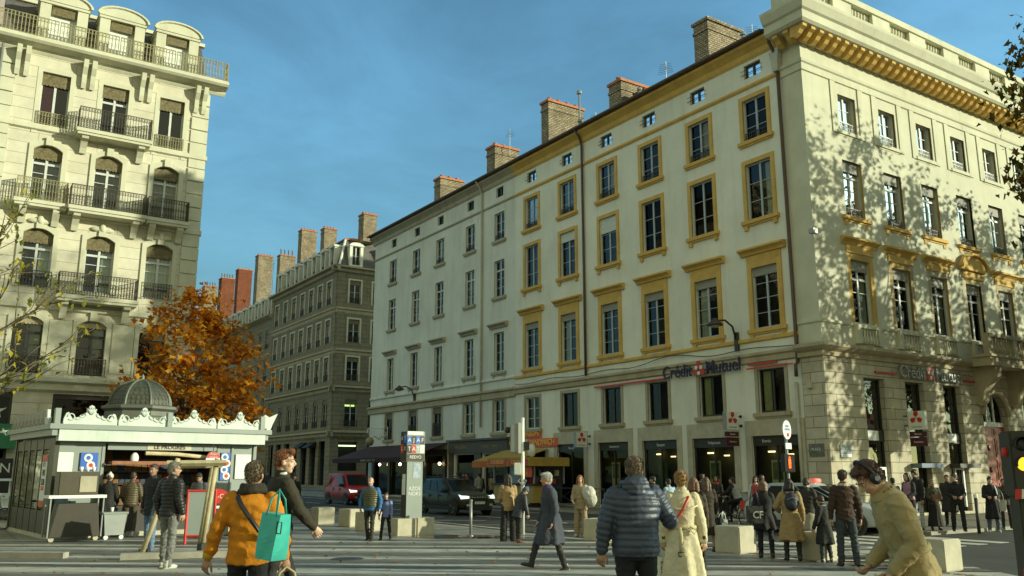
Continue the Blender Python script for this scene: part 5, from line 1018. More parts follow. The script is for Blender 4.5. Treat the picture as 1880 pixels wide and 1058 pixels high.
# ================================================================ trees
def leafmat(name, c, c2):
    m = bpy.data.materials.new(name); m.use_nodes = True; nt = m.node_tree; nt.nodes.clear(); L = nt.links.new
    o = N(nt, 'ShaderNodeOutputMaterial'); mx = N(nt, 'ShaderNodeMixShader'); mx.inputs[0].default_value = .45; d = N(nt, 'ShaderNodeBsdfDiffuse'); t = N(nt, 'ShaderNodeBsdfTranslucent')
    tc_ = N(nt, 'ShaderNodeTexCoord'); n = N(nt, 'ShaderNodeTexNoise'); n.inputs['Scale'].default_value = 1.4; n.inputs['Detail'].default_value = 3; L(tc_.outputs['Object'], n.inputs[0])
    r = N(nt, 'ShaderNodeMapRange'); r.inputs[1].default_value = .35; r.inputs[2].default_value = .65; L(n.outputs[0], r.inputs[0]); x = N(nt, 'ShaderNodeMix', data_type='RGBA'); L(r.outputs[0], x.inputs[0]); x.inputs[6].default_value = c; x.inputs[7].default_value = c2
    L(x.outputs[2], d.inputs[0]); L(x.outputs[2], t.inputs[0]); L(d.outputs[0], mx.inputs[1]); L(t.outputs[0], mx.inputs[2]); L(mx.outputs[0], o.inputs[0]); return m
BARK = mat('bark', (.13, .10, .06, 1), .9, .4, 3, .5, 14)
def leaves_mesh(name, pts, size, mats, sd, droop=.3, lobed=False):
    """pts: n x 3 leaf positions; every leaf is a folded little blade"""
    r = np.random.default_rng(sd); n = len(pts); pts = np.asarray(pts)
    a = r.uniform(0, 2*math.pi, n); el = r.uniform(-.9, .6, n)-droop
    u = np.stack([np.cos(a)*np.cos(el), np.sin(a)*np.cos(el), np.sin(el)], 1); w = np.stack([-np.sin(a), np.cos(a), r.uniform(-.7, .7, n)], 1); w /= np.linalg.norm(w, axis=1)[:, None]
    nn = np.cross(u, w); s = (size*r.uniform(.6, 1.25, n))[:, None]
    if lobed:  # five pointed blade
        outl = [(-.5, 0), (-.1, .22), (-.12, .55), (.2, .3), (.62, 0), (.2, -.3), (-.12, -.55), (-.1, -.22)]
        V = np.concatenate([pts[:, None]+s[:, None]*(p*u+q*w+.25*abs(q)*nn)[:, None] for p, q in outl], 1).reshape(-1, 3); k = len(outl)
        F = (np.arange(n)[:, None]*k+np.arange(k)[None]).tolist()
    else:
        V = np.concatenate([(pts+s*(-.5*u))[:, None], (pts+s*(.05*u+.34*w+.12*nn))[:, None], (pts+s*.55*u)[:, None], (pts+s*(.05*u-.34*w+.12*nn))[:, None]], 1).reshape(-1, 3); k = 4
        F = (np.arange(n)[:, None]*4+np.arange(4)[None]).tolist()
    me = bpy.data.meshes.new(name); me.from_pydata(V.tolist(), [], F)
    for m in mats: me.materials.append(m)
    me.polygons.foreach_set('material_index', r.integers(0, len(mats), n).astype(np.int32)); me.update(); return me
def branch(mb, p, d, l, rad, depth, rnd, tips, spread=.6, up=.15, kids=3):
    p = Vector(p); pts = [p]; dd = Vector(d).normalized()
    for k in range(4):
        dd = (dd+Vector((rnd.gauss(0, .12), rnd.gauss(0, .12), rnd.gauss(up*.3, .08)))).normalized(); pts.append(pts[-1]+dd*l/4)
        if depth <= 1: tips.append(tuple(pts[-1]))
    mb.tube(pts, [rad*(1-.13*k) for k in range(5)], 6 if rad < .08 else 9)
    if depth > 0:
        for k in range(kids):
            q = pts[rnd.choice((2, 3, 4))] if k else pts[4]
            nd = (dd+Vector((rnd.gauss(0, spread), rnd.gauss(0, spread), rnd.gauss(up, spread*.5)))).normalized(); branch(mb, q, nd, l*rnd.uniform(.55, .8), rad*.55, depth-1, rnd, tips, spread, up, kids)
    else: tips.append(tuple(pts[-1]))
def crown_pts(n, shape, rnd, clumps, sig):
    """shape(z in 0..1) -> radius; clumps spread through the crown's volume, denser outside"""
    out = []; cs = []
    while len(cs) < clumps:
        t = rnd.random(); rr = shape(t); a = rnd.uniform(0, 6.283); r = rr*rnd.random()**.4
        if rnd.random() < rr/shape.m: cs.append((r*math.cos(a), r*math.sin(a), t*shape.h+shape.z0, rnd.uniform(.6, 1.3)))
    for k in range(n):
        c = cs[rnd.randrange(clumps)]; s = sig*c[3]; out.append((c[0]+rnd.gauss(0, s), c[1]+rnd.gauss(0, s), c[2]+rnd.gauss(0, s*.75)))
    return out
def sh(f, h, z0, m): f.h = h; f.z0 = z0; f.m = m; return f
# orange maple behind the kiosk
rnd = random.Random(11)
MT = empty('maple_tree', (-12.7, 34.6, 0), 0, 'bushy maple in orange and rust autumn leaf rising behind the kiosk dome', 'tree')
b = MB(); tips = []; branch(b, (0, 0, 0), (0, 0, 1), 2.6, .17, 3, rnd, tips, .55, .35, 4); b.build('trunk', BARK, MT, True)
f = sh(lambda t: 2.45*(math.sin(math.pi*min(1, .22+t*.78)**.9)**.7 if t < .5 else (1-t)**.75*1.62)*.98+.12, 6.2, 2.3, 2.5)
pts = crown_pts(7000, f, rnd, 92, .33)
lm = [leafmat('maple_leaf_rust', (.50, .14, .012, 1), (.60, .22, .02, 1)), leafmat('maple_leaf_orange', (.68, .30, .025, 1), (.74, .42, .05, 1)), leafmat('maple_leaf_brown', (.34, .13, .018, 1), (.52, .26, .035, 1))]
link('crown', leaves_mesh('crown', pts, .23, lm, 2, .3, True), MT); MT.scale = (1.1, 1.1, 1.07)
# sparse young tree whose twigs enter from the left
ST = empty('sparse_tree', (-9.3, 13.2, 0), 0, 'nearly bare tree with few yellow green leaves reaching in from the left edge', 'tree')
rnd = random.Random(21); b = MB(); tips = []
b.tube([(0, 0, 0), (.05, 0, 1.4), (-.02, .05, 2.8), (.05, 0, 4.6), (0, 0, 6.6)], [.11, .1, .085, .06, .02], 9)
for z, dx, dy, dz, l in ((2.5, 1, .1, .35, 1.5), (2.9, 1, -.25, .5, 1.6), (3.3, 1, .3, .35, 1.6), (3.6, 1, 0, .75, 1.5), (3.9, .9, -.3, .9, 1.3), (4.3, 1, .2, .8, 1.3), (3.0, -.8, .5, .5, 1.4), (4.0, -1, -.4, .7, 1.2), (4.8, .6, .5, 1, 1.1), (2.2, .95, -.1, .12, 1.5)):
    branch(b, (0, 0, z), (dx, dy, dz), l, .03, 2, rnd, tips, .42, .1, 3)
b.build('trunk', BARK, ST, True)
pts = [Vector(t)+Vector((rnd.gauss(0, .06), rnd.gauss(0, .06), rnd.gauss(-.03, .06))) for t in tips for _ in range(2) if rnd.random() < .62]
link('crown', leaves_mesh('crown', pts, .105, [leafmat('yellow_green_leaf', (.40, .35, .04, 1), (.52, .42, .06, 1)), leafmat('olive_leaf', (.16, .18, .03, 1), (.25, .24, .04, 1))], 5, .6), ST)
# plane trees along the street on the right (the first one leans its twigs into the picture)
rnd = random.Random(31)
PT = empty('plane_tree', (22.0, 28.9, 0), R(30), 'green brown plane tree whose leafy twigs hang in at the right edge before the bank', 'tree', 'plane trees along the street')
b = MB(); tips = []; branch(b, (0, 0, 0), (0, 0, 1), 5.2, .3, 3, rnd, tips, .5, .3, 4); b.build('trunk', mat('plane_bark', (.26, .23, .14, 1), .9, .5, 1.5, .3, 12), PT, True)
f = sh(lambda t: 4.5*math.sin(math.pi*(.1+.85*t))**.55, 11.5, 5.2, 4.6)
pts = crown_pts(7000, f, rnd, 105, .58)
PT.scale = (.85, .85, 1.3)
plm = [leafmat('plane_leaf_green', (.045, .055, .012, 1), (.08, .08, .018, 1)), leafmat('plane_leaf_brown', (.12, .075, .02, 1), (.17, .11, .025, 1))]
link('crown', leaves_mesh('crown', pts, .30, plm, 8, .3, True), PT)
thin = leaves_mesh('crown', crown_pts(2300, f, rnd, 60, .6), .30, plm, 9, .3, True)
for k, (x, y, s, sz, a, sp) in enumerate([(27.8, 32.4, 1.0, 1.2, 80, 0), (34, 36.6, 1.05, 1.12, 200, 0), (40.5, 41, 1.05, 1.08, 310, 0), (33, -2.2, .95, 1.0, 45, 1)]):
    c = copy_tree(PT); c.location = (x, y, 0); c.rotation_euler = (0, 0, R(a)); c.scale = (s, s, sz)
    if sp: [q for q in c.children if q.name.startswith('crown')][0].data = thin
    c['label'] = 'plane tree standing out of the picture on the right, seen only by its dappled shade'
# ================================================================ vehicles
def carpaint(name, c, rough=.42, coat=.15): return mat(name, c, rough, .08, 2, 0, 20, 0, 0, .3, None, coat)
CGL = mat('car_glass', (.012, .014, .012, 1), .06, .1, 1, 0, spec=.18); RUB = mat('tyre_rubber', (.02, .019, .016, 1), .85, .2, 6, .1); TRIM = mat('car_black_trim', (.022, .021, .018, 1), .6, .1, 6, .03)
LAMP = emit('headlamp_lit', (.9, 1, .85, 1), 1.1); RIM = mat('alloy_rim', (.20, .19, .15, 1), .35, .1, 4, 0, metal=.7); CHR = mat('chrome', (.5, .5, .46, 1), .2, .05, 4, 0, metal=.9)
def wheel(par, x, y, r, w, sgn):
    t = MB().lathe([(r*.62, -w/2), (r*.93, -w/2), (r, -w/2+.03), (r, w/2-.03), (r*.93, w/2), (r*.62, w/2)], 28); M = Matrix.Translation((x, y, r)) @ Matrix.Rotation(R(90), 4, 'X'); t.xf(M)
    wl = t.build('wheel', RUB, par, True); q = MB(); s = -sgn
    q.lathe([(0, .02), (.06, .02), (.07, .045), (0, .05)], 12)
    for k in range(5):
        a = 2*math.pi*k/5
        for da in (-.16, .16): q.tube([(.05*math.cos(a), .05*math.sin(a), .03), (r*.63*math.cos(a+da), r*.63*math.sin(a+da), .045)], [.028, .022], 5)
    q.lathe([(r*.56, .0), (r*.66, .0), (r*.66, .06), (r*.56, .05)], 28); q.xf(Matrix.Translation((x, y+sgn*(w/2-.055), r)) @ Matrix.Rotation(R(-90)*sgn, 4, 'X'))
    q.build('rim', RIM, wl); return wl
def car(name, loc, rz, P, paint, label, cat, lamps=True, copyof=None):
    """nose towards local +X; P = proportions"""
    o = empty(name, loc, rz, label, cat); Lh = P['L']/2; Wd = P['W']/2; zb = P['zb']; belt = P['belt']; H = P['H']
    # lower body: rings along x
    rs = []
    for x, zt, wf, z0 in P['low']:
        w = Wd*wf; pts = []
        prof = [(0, z0), (w*.88, z0), (w*.97, z0+.10), (w, z0+.28), (w*.995, (zt+z0)/2+.08), (w*.97, zt-.10), (w*.90, zt-.015), (w*.55, zt+.02), (0, zt+.03)]
        pts = [(x, -a, z) for a, z in prof]+[(x, a, z) for a, z in prof[-2:0:-1]]
        rs.append(pts)
    body = MB().rings(rs).build('body', paint, o, True)
    md = body.modifiers.new('s', 'SUBSURF'); md.levels = 1; md.render_levels = 1
    # greenhouse
    xr, xrt, xft, xf = P['cab']; wb = Wd*.93; wt = Wd*P.get('tw', .72)
    def ring(z, t):
        xa = xr+(xrt-xr)*t; xb = xf+(xft-xf)*t; w = wb+(wt-wb)*t; bow = .10*(1-t*.4)
        return [(xa+.02, -w*.86, z), (xa+.22, -w, z), (xb-.32, -w, z), (xb-.06, -w*.86, z), (xb+bow*.4, -w*.4, z), (xb+bow*.4, w*.4, z), (xb-.06, w*.86, z), (xb-.32, w, z), (xa+.22, w, z), (xa+.02, w*.86, z), (xa-.03, w*.4, z), (xa-.03, -w*.4, z)]
    g = MB().rings([ring(belt-.08, -.06), ring(belt, 0), ring(H-.1, .92), ring(H-.03, 1.02)], True)
    cen = ring(H, 1.1); cx = sum(p[0] for p in cen)/12
    top = [(cx+(p[0]-cx)*.9, p[1]*.9, H) for p in cen]; g.rings([ring(H-.03, 1.02), top], True); cab = g.build('cabin', paint, o, True)
    def patch(nm, i, j, t0, t1, s0=.06, s1=.94, off=.012, m=CGL):
        def at(t, s):
            ra = ring(belt+(H-belt)*t*.98, t); a = Vector(ra[i]); c = Vector(ra[j]); return a.lerp(c, s)
        q = [at(t0, s0), at(t0, s1), at(t1, s1*.985+.0075), at(t1, s0*.985+.0075)]; nrm = (q[1]-q[0]).cross(q[3]-q[0]).normalized()
        c0 = Vector(((xr+xf)/2, 0, belt)); nrm = nrm if nrm.dot(q[0]-c0) > 0 else -nrm
        return MB().add([p+nrm*off for p in q]+[p-nrm*.02 for p in q], [(0, 1, 2, 3), (0, 1, 5, 4), (1, 2, 6, 5), (2, 3, 7, 6), (3, 0, 4, 7)]).build(nm, m, o)
    b = MB()
    def wind(nm, ids, t0, t1, off=.012):
        q = MB(); ra = [ring(belt+(H-belt)*t*.98, t) for t in (t0, t1)]; d = 1 if ids[0] < 6 and ids[0] >= 3 else -1
        lo = [Vector(ra[0][i])+Vector((d*off, 0, .006)) for i in ids]; hi = [Vector(ra[1][i])+Vector((d*off, 0, .006)) for i in ids]
        lo[0] = lo[0].lerp(lo[1], .12); lo[-1] = lo[-1].lerp(lo[-2], .12); hi[0] = hi[0].lerp(hi[1], .12); hi[-1] = hi[-1].lerp(hi[-2], .12)
        n = len(ids); q.add(lo+hi, [(k, k+1, n+k+1, n+k) for k in range(n-1)]); return q.build(nm, CGL, o)
    wind('windscreen', (3, 4, 5, 6), .05, .88); wind('rear_window', (9, 10, 11, 0), .12, .82)
    for s0, s1 in P['side']:
        patch('side_window', 1, 2, .06, .86, s0, s1); patch('side_window', 8, 7, .06, .86, s0, s1)
    for sg in (-1, 1):
        patch('front_quarter_window', 2 if sg < 0 else 7, 3 if sg < 0 else 6, .06, .8, .12, .7)
    # wheels, arches, sills
    for x in P['ax']:
        for sg in (-1, 1):
            wheel(o, x, sg*(Wd-.075), P['r'], .2, sg)
            a = MB().lathe([(P['r']*1.02, -.012), (P['r']*1.22, -.012), (P['r']*1.22, .012), (P['r']*1.02, .012)], 26); a.xf(Matrix.Translation((x, sg*(Wd+.004), P['r']+.02)) @ Matrix.Rotation(R(90), 4, 'X')); a.build('wheel_arch', TRIM, o)
            a = MB().lathe([(0, -.01), (P['r']*1.05, -.01), (P['r']*1.05, .01), (0, .01)], 26); a.xf(Matrix.Translation((x, sg*(Wd-.03), P['r']+.02)) @ Matrix.Rotation(R(90), 4, 'X')); a.build('arch_lining', X['black'], o)
    for sg in (-1, 1):
        MB().box(P['ax'][0]+P['r']*1.2, P['ax'][1]-P['r']*1.2, sg*(Wd+.0)-.02, sg*Wd+.02, zb+.02, zb+.2).build('door_sill', TRIM, o)
        for x in P['doors']: MB().box(x-.006, x+.006, sg*(Wd-.01)-.012, sg*(Wd-.01)+.012, zb+.25, belt-.08).build('door_seam', TRIM, o)
        for x in P['handles']: MB().box(x-.1, x+.1, sg*(Wd-.02)-.03, sg*(Wd-.02)+.03, belt-.2, belt-.16).build('door_handle', TRIM if P.get('dark', 1) else paint, o)
        m_ = bevel(MB().box(-.09, .09, -.13, .13, -.08, .09).build('door_mirror', TRIM if P.get('dark', 1) else paint, o, True, loc=(xf-.42, sg*(Wd+.06), belt+.06)), .03)
        lx = P['low'][-1][0]
        h = MB().add([(lx-.02-P['lr'], sg*Wd*.95, P['lz']+.08), (lx+.02, sg*Wd*.60, P['lz']+.05), (lx+.03, sg*Wd*.60, P['lz']-.04), (lx-.01-P['lr'], sg*Wd*.985, P['lz']-.07), (lx-.25-P['lr'], sg*Wd*.98, P['lz']+.13)]+[(lx-.3, sg*Wd*.9, P['lz']+.08), (lx-.2, sg*Wd*.5, P['lz']+.06), (lx-.2, sg*Wd*.5, P['lz']-.05), (lx-.3, sg*Wd*.9, P['lz']-.06)], [(0, 1, 2, 3), (4, 0, 3), (5, 6, 7, 8), (0, 1, 6, 5), (3, 2, 7, 8)])
        h.build('headlight', LAMP if lamps else CHR, o)
        MB().box(P['low'][0][0]-.02, P['low'][0][0]+.14, sg*Wd*.8-.08, sg*Wd*.8+.1, belt-.3, belt-.02).build('tail_light', X['red'], o)
        MB().box(lx-.06, lx+.045, sg*Wd*.66-.09, sg*Wd*.66+.09, zb+.2, zb+.3).build('fog_lamp', CHR, o)
    lx = P['low'][-1][0]
    MB().box(lx-.12, lx+.035, -Wd*.52, Wd*.52, P['lz']-.10, P['lz']+.06).build('grille', TRIM, o); MB().box(lx-.12, lx+.04, -Wd*.72, Wd*.72, zb+.02, P['lz']-.17).build('front_bumper', TRIM, o)
    q = MB()
    for k in range(7): q.box(lx-.02, lx+.042, -Wd*.46+k*Wd*.15, -Wd*.46+k*Wd*.15+.06, P['lz']-.01, P['lz']+.03)
    q.build('grille_bars', CHR, o)
    pl = MB().box(lx+.04, lx+.055, -.26, .26, P['lz']-.29, P['lz']-.18).build('number_plate', X['white'], o); text('lettering', 'GA-573-ZX', .10, X['black'], pl, (lx+.058, 0, P['lz']-.235), (R(90), 0, R(90)), .001)
    for y in (-.25, .3): MB().tube([(xf-.05, y, belt+.04), (xf-.12, y+.38, belt+.1)], .012, 4).build('wiper', X['black'], o)
    return o
SUV = dict(L=4.55, W=1.80, H=1.62, zb=.22, belt=1.02, r=.335, ax=(-1.42, 1.42), lz=.80, lr=.10, tw=.74,
    low=[(-2.22, .95, .86, .42), (-2.1, 1.04, .96, .28), (-1.4, 1.06, 1, .22), (0, 1.05, 1, .22), (.95, 1.05, 1, .22), (1.5, 1.0, 1, .24), (2.0, .90, .97, .26), (2.22, .80, .88, .30)],
    cab=(-2.05, -1.75, .25, 1.15), side=[(.02, .34), (.37, .66), (.69, .98)], doors=(-.85, .05, .95), handles=(-.7, .25))
o = car('parked_car', st(14.3, 8.6, -.10), R(-56.4), SUV, carpaint('olive_car_paint', (.035, .034, .018, 1)), 'dark green family car with lit headlamps and roof rails, behind the poster column', 'car')
for sg in (-1, 1): MB().tube([(-1.7, sg*.62, 1.6), (-1.5, sg*.63, 1.68), (0, sg*.63, 1.69), (.25, sg*.62, 1.62)], .022, 6).build('roof_rail', TRIM, o)
MB().tube([(-1.6, 0, 1.62), (-1.75, 0, 1.8)], .01, 4).build('aerial', X['black'], o)
VAN = dict(L=4.4, W=1.83, H=1.83, zb=.22, belt=1.08, r=.32, ax=(-1.3, 1.36), lz=.80, lr=.12, tw=.80, dark=1,
    low=[(-2.15, 1.05, .93, .38), (-2.08, 1.12, .98, .26), (-1.3, 1.13, 1, .22), (0, 1.12, 1, .22), (1.0, 1.10, 1, .22), (1.45, 1.04, 1, .24), (1.95, .93, .96, .26), (2.15, .80, .86, .32)],
    cab=(-2.13, -2.02, .55, 1.25), side=[(.72, .98)], doors=(-.6, .35), handles=(.5, -.5))
o = car('delivery_van', st(28.3, 7.75, -.10), R(-56.4), VAN, carpaint('red_van_paint', (.45, .014, .010, 1)), 'red delivery van with one bright headlamp coming down the street', 'van')
pl = MB().box(-1.2, -.2, -.925, -.918, .62, .7); text('lettering', 'LIVRAISON EXPRESS', .14, mat('faded_red_letters', (.5, .16, .1, 1), .5, .1, 3, 0), o, (-.1, -.925, .62), FRONT, .002)
MB().extr([(-1.9, 1.2), (-1.35, 1.2), (-1.0, 1.7), (-1.35, 1.7)], -.885, -.86, 'y').build('side_graphic', mat('van_graphic', (.42, .16, .05, 1), .5, .2, 3, 0), o)
TAXI = dict(L=4.6, W=1.82, H=1.55, zb=.2, belt=.98, r=.33, ax=(-1.4, 1.42), lz=.72, lr=.12, tw=.70, dark=0,
    low=[(-2.25, .92, .86, .42), (-2.12, 1.0, .95, .26), (-1.4, 1.02, 1, .2), (0, 1.0, 1, .2), (.95, 1.0, 1, .2), (1.5, .95, 1, .22), (2.05, .84, .95, .24), (2.28, .70, .84, .30)],
    cab=(-2.05, -1.45, .2, 1.3), side=[(.06, .34), (.37, .66), (.69, .98)], doors=(-.85, .05, 1.0), handles=(-.7, .25))
o = car('taxi', (9.9, 29.0, -.10), R(-38), TAXI, carpaint('silver_car_paint', (.42, .46, .46, 1)), 'silver taxi with a roof sign crossing behind the waiting group', 'taxi', False)
ts = bevel(MB().box(-.12, .12, -.3, .3, 1.56, 1.7).build('roof_sign', emit('taxi_sign_red', (.6, .12, .08, 1), .7), o), .03); text('lettering', 'TAXI', .12, X['white'], ts, (.125, 0, 1.63), (R(90), 0, R(90)), .002)
o = car('parked_car', (-20.6, 34.6, 0), R(215), TAXI, carpaint('white_car_paint', (.6, .66, .62, 1)), 'white car half hidden behind the left end of the kiosk', 'car', False)
# ---------------------------------------------------------------- bicycles
def bicycle(loc, rz, label, col='black'):
    o = empty('bicycle', loc, rz, label, 'bicycle'); r = .33
    for x in (-.52, .52):
        w = MB().tube([(x+r*math.cos(t), 0, r+r*math.sin(t)) for t in np.linspace(0, 6.283, 25)], .022, 6).build('wheel', RUB, o, True); q = MB()
        for k in range(12): q.tube([(x, 0, r), (x+(r-.02)*math.cos(k*.5236), 0, r+(r-.02)*math.sin(k*.5236))], .004, 4)
        q.build('spokes', X['grey_metal'], w)
    f = MB()
    for a, c in (((-.52, 0, .33), (-.08, 0, .28)), ((-.08, 0, .28), (.36, 0, .72)), ((-.08, 0, .28), (-.24, 0, .82)), ((-.22, 0, .76), (.34, 0, .80)), ((-.52, 0, .33), (-.22, 0, .76)), ((.33, 0, .86), (.52, 0, .33))): f.tube([a, c], .02, 6)
    f.build('frame', X[col], o); MB().ell((-.26, 0, .88), (.14, .07, .04), 10, 6).build('saddle', X['black'], o, True)
    MB().tube([(.33, 0, .86), (.31, 0, 1.02), (.30, .0, 1.04)], .016, 6).tube([(.18, -.28, 1.02), (.32, -.2, 1.05), (.32, .2, 1.05), (.18, .28, 1.02)], .014, 6).build('handlebar', X['grey_metal'], o)
    MB().tube([(-.08, -.1, .28), (-.08, .1, .28)], .02, 6).box(-.14, -.02, .1, .2, .42, .45).box(-.14, -.02, -.2, -.1, .12, .15).build('pedals', X['grey_metal'], o); return o
bicycle((7.9, 31.9, -.1), R(150), 'dark bicycle ridden by the cyclist near the litter bag')
bicycle((-16.6, 28.4, 0), R(70), 'bicycle parked at the left edge behind the kiosk corner', 'grey_metal')
# ================================================================ people
def vx(*a): return Vector(a)
def ndir(f, a, side):     # limb direction: f degrees forward of hanging down, a degrees outward
    f, a = R(f), R(a); return Vector((side*math.sin(a), math.sin(f)*math.cos(a), -math.cos(f)*math.cos(a)))
def loft(mb, cs, n=16):
    """cs: (centre, right axis, front axis, rx, ry_front, ry_back)"""
    rs = []
    for c, ax, ay, rx, rf, rb in cs:
        rs.append([c+ax*(rx*math.cos(t))+ay*((rf if math.sin(t) > 0 else rb)*math.sin(t)) for t in [2*math.pi*k/n for k in range(n)]])
    mb.rings(rs)
def limb(mb, pts, rad, n=10):
    """tapered tube with rounded ends through joints; radii given per joint, bulged between"""
    P_ = []; Q = []
    for k in range(len(pts)-1):
        for t in (0, .33, .66):
            P_.append(pts[k].lerp(pts[k+1], t)); Q.append(rad[k]+(rad[k+1]-rad[k])*t+(.06*rad[k] if 0 < t < .5 else 0))
    P_.append(pts[-1]); Q.append(rad[-1]); mb.tube(P_, Q, n)
    for p, r in zip(pts, rad): mb.ell(p, (r*.98, r*.98, r*.98), n, 6)
def fuse(mb, name, m, parent, vox, disp=None, smooth=2):
    """voxel-fuse overlapping closed shapes into ONE continuous skin"""
    o = mb.build('tmp', m); r = o.modifiers.new('r', 'REMESH'); r.mode = 'VOXEL'; r.voxel_size = vox; s = o.modifiers.new('s', 'SMOOTH'); s.iterations = smooth; s.factor = .5
    me = evaluated_mesh(o); me.name = name; me.materials.clear(); me.materials.append(m)
    if disp:
        n = len(me.vertices); co = np.empty(n*3, np.float32); no = np.empty(n*3, np.float32); me.vertices.foreach_get('co', co); me.vertices.foreach_get('normal', no)
        co = co.reshape(-1, 3); no = no.reshape(-1, 3); dv = np.array([disp(Vector(c), Vector(m_)) for c, m_ in zip(co.tolist(), no.tolist())], np.float32)
        me.vertices.foreach_set('co', (co+no*dv[:, None]).ravel())
    me.polygons.foreach_set('use_smooth', [True]*len(me.polygons)); me.update()
    return link(name, me, parent)
SKIN = {}
def skin(c):
    if c not in SKIN: SKIN[c] = mat('skin', c, .55, .12, 8, .05, 60)
    return SKIN[c]
CL = {}
def cloth(c, rough=.85, kind='cloth', bump=.25):
    k = (c, kind)
    if k not in CL: CL[k] = mat(kind, c+(1,), rough, .18, 5, bump, 55)
    return CL[k]
def hair_mat(c):
    k = (c, 'hair')
    if k not in CL: CL[k] = mat('hair', c+(1,), .5, .35, 22, .5, 38)
    return CL[k]
EYEW = mat('eye_white', (.6, .58, .52, 1), .3, .02, 5, 0); EYED = mat('eye_dark', (.02, .015, .01, 1), .2, .02, 5, 0); LIP = mat('lips', (.36, .14, .10, 1), .5, .1, 8, 0); LEATHER = mat('shoe_leather', (.03, .02, .012, 1), .4, .25, 6, .1); SOLE = mat('pale_sole', (.5, .5, .42, 1), .7, .1, 6, .05); SNEAK = mat('white_trainer', (.55, .55, .48, 1), .6, .12, 8, .1)
def hand(mb, w, d, palm_n, side, s=1.0, curl=35):
    """w wrist, d direction of the fingers, palm_n direction the palm faces; five separate fingers"""
    d = d.normalized(); pn = (palm_n-d*palm_n.dot(d)).normalized(); ac = d.cross(pn).normalized()*side
    rs = []
    for t, hw_, th in ((-.01, .026, .021), (.02, .034, .020), (.055, .042, .017), (.088, .041, .013)):
        c = w+d*(t*s); rs.append([c+ac*(hw_*s*math.cos(q))+pn*(th*s*math.sin(q)) for q in [2*math.pi*k/10 for k in range(10)]])
    mb.rings(rs)
    for k, (off, ln) in enumerate(((-.031, .072), (-.011, .082), (.010, .077), (.030, .060))):
        p = w+d*(.084*s)+ac*(off*s); pts = [p]; a = R(curl*.35)
        for q in range(3):
            a += R(curl*(.55+.06*k)); dd = d*math.cos(a)+pn*math.sin(a); pts.append(pts[-1]+dd*(ln*s*(.44, .31, .25)[q]))
        mb.tube(pts, [.0098*s, .0092*s, .0085*s, .006*s], 6)
    p = w+d*(.022*s)-ac*(.030*s); dd = (d*.72-ac*.52+pn*.30).normalized(); d2 = (d*.9-ac*.12+pn*.42).normalized()
    mb.tube([p, p+dd*(.042*s), p+dd*(.042*s)+d2*(.03*s), p+dd*(.042*s)+d2*(.052*s)], [.0135*s, .0115*s, .0098*s, .007*s], 6)
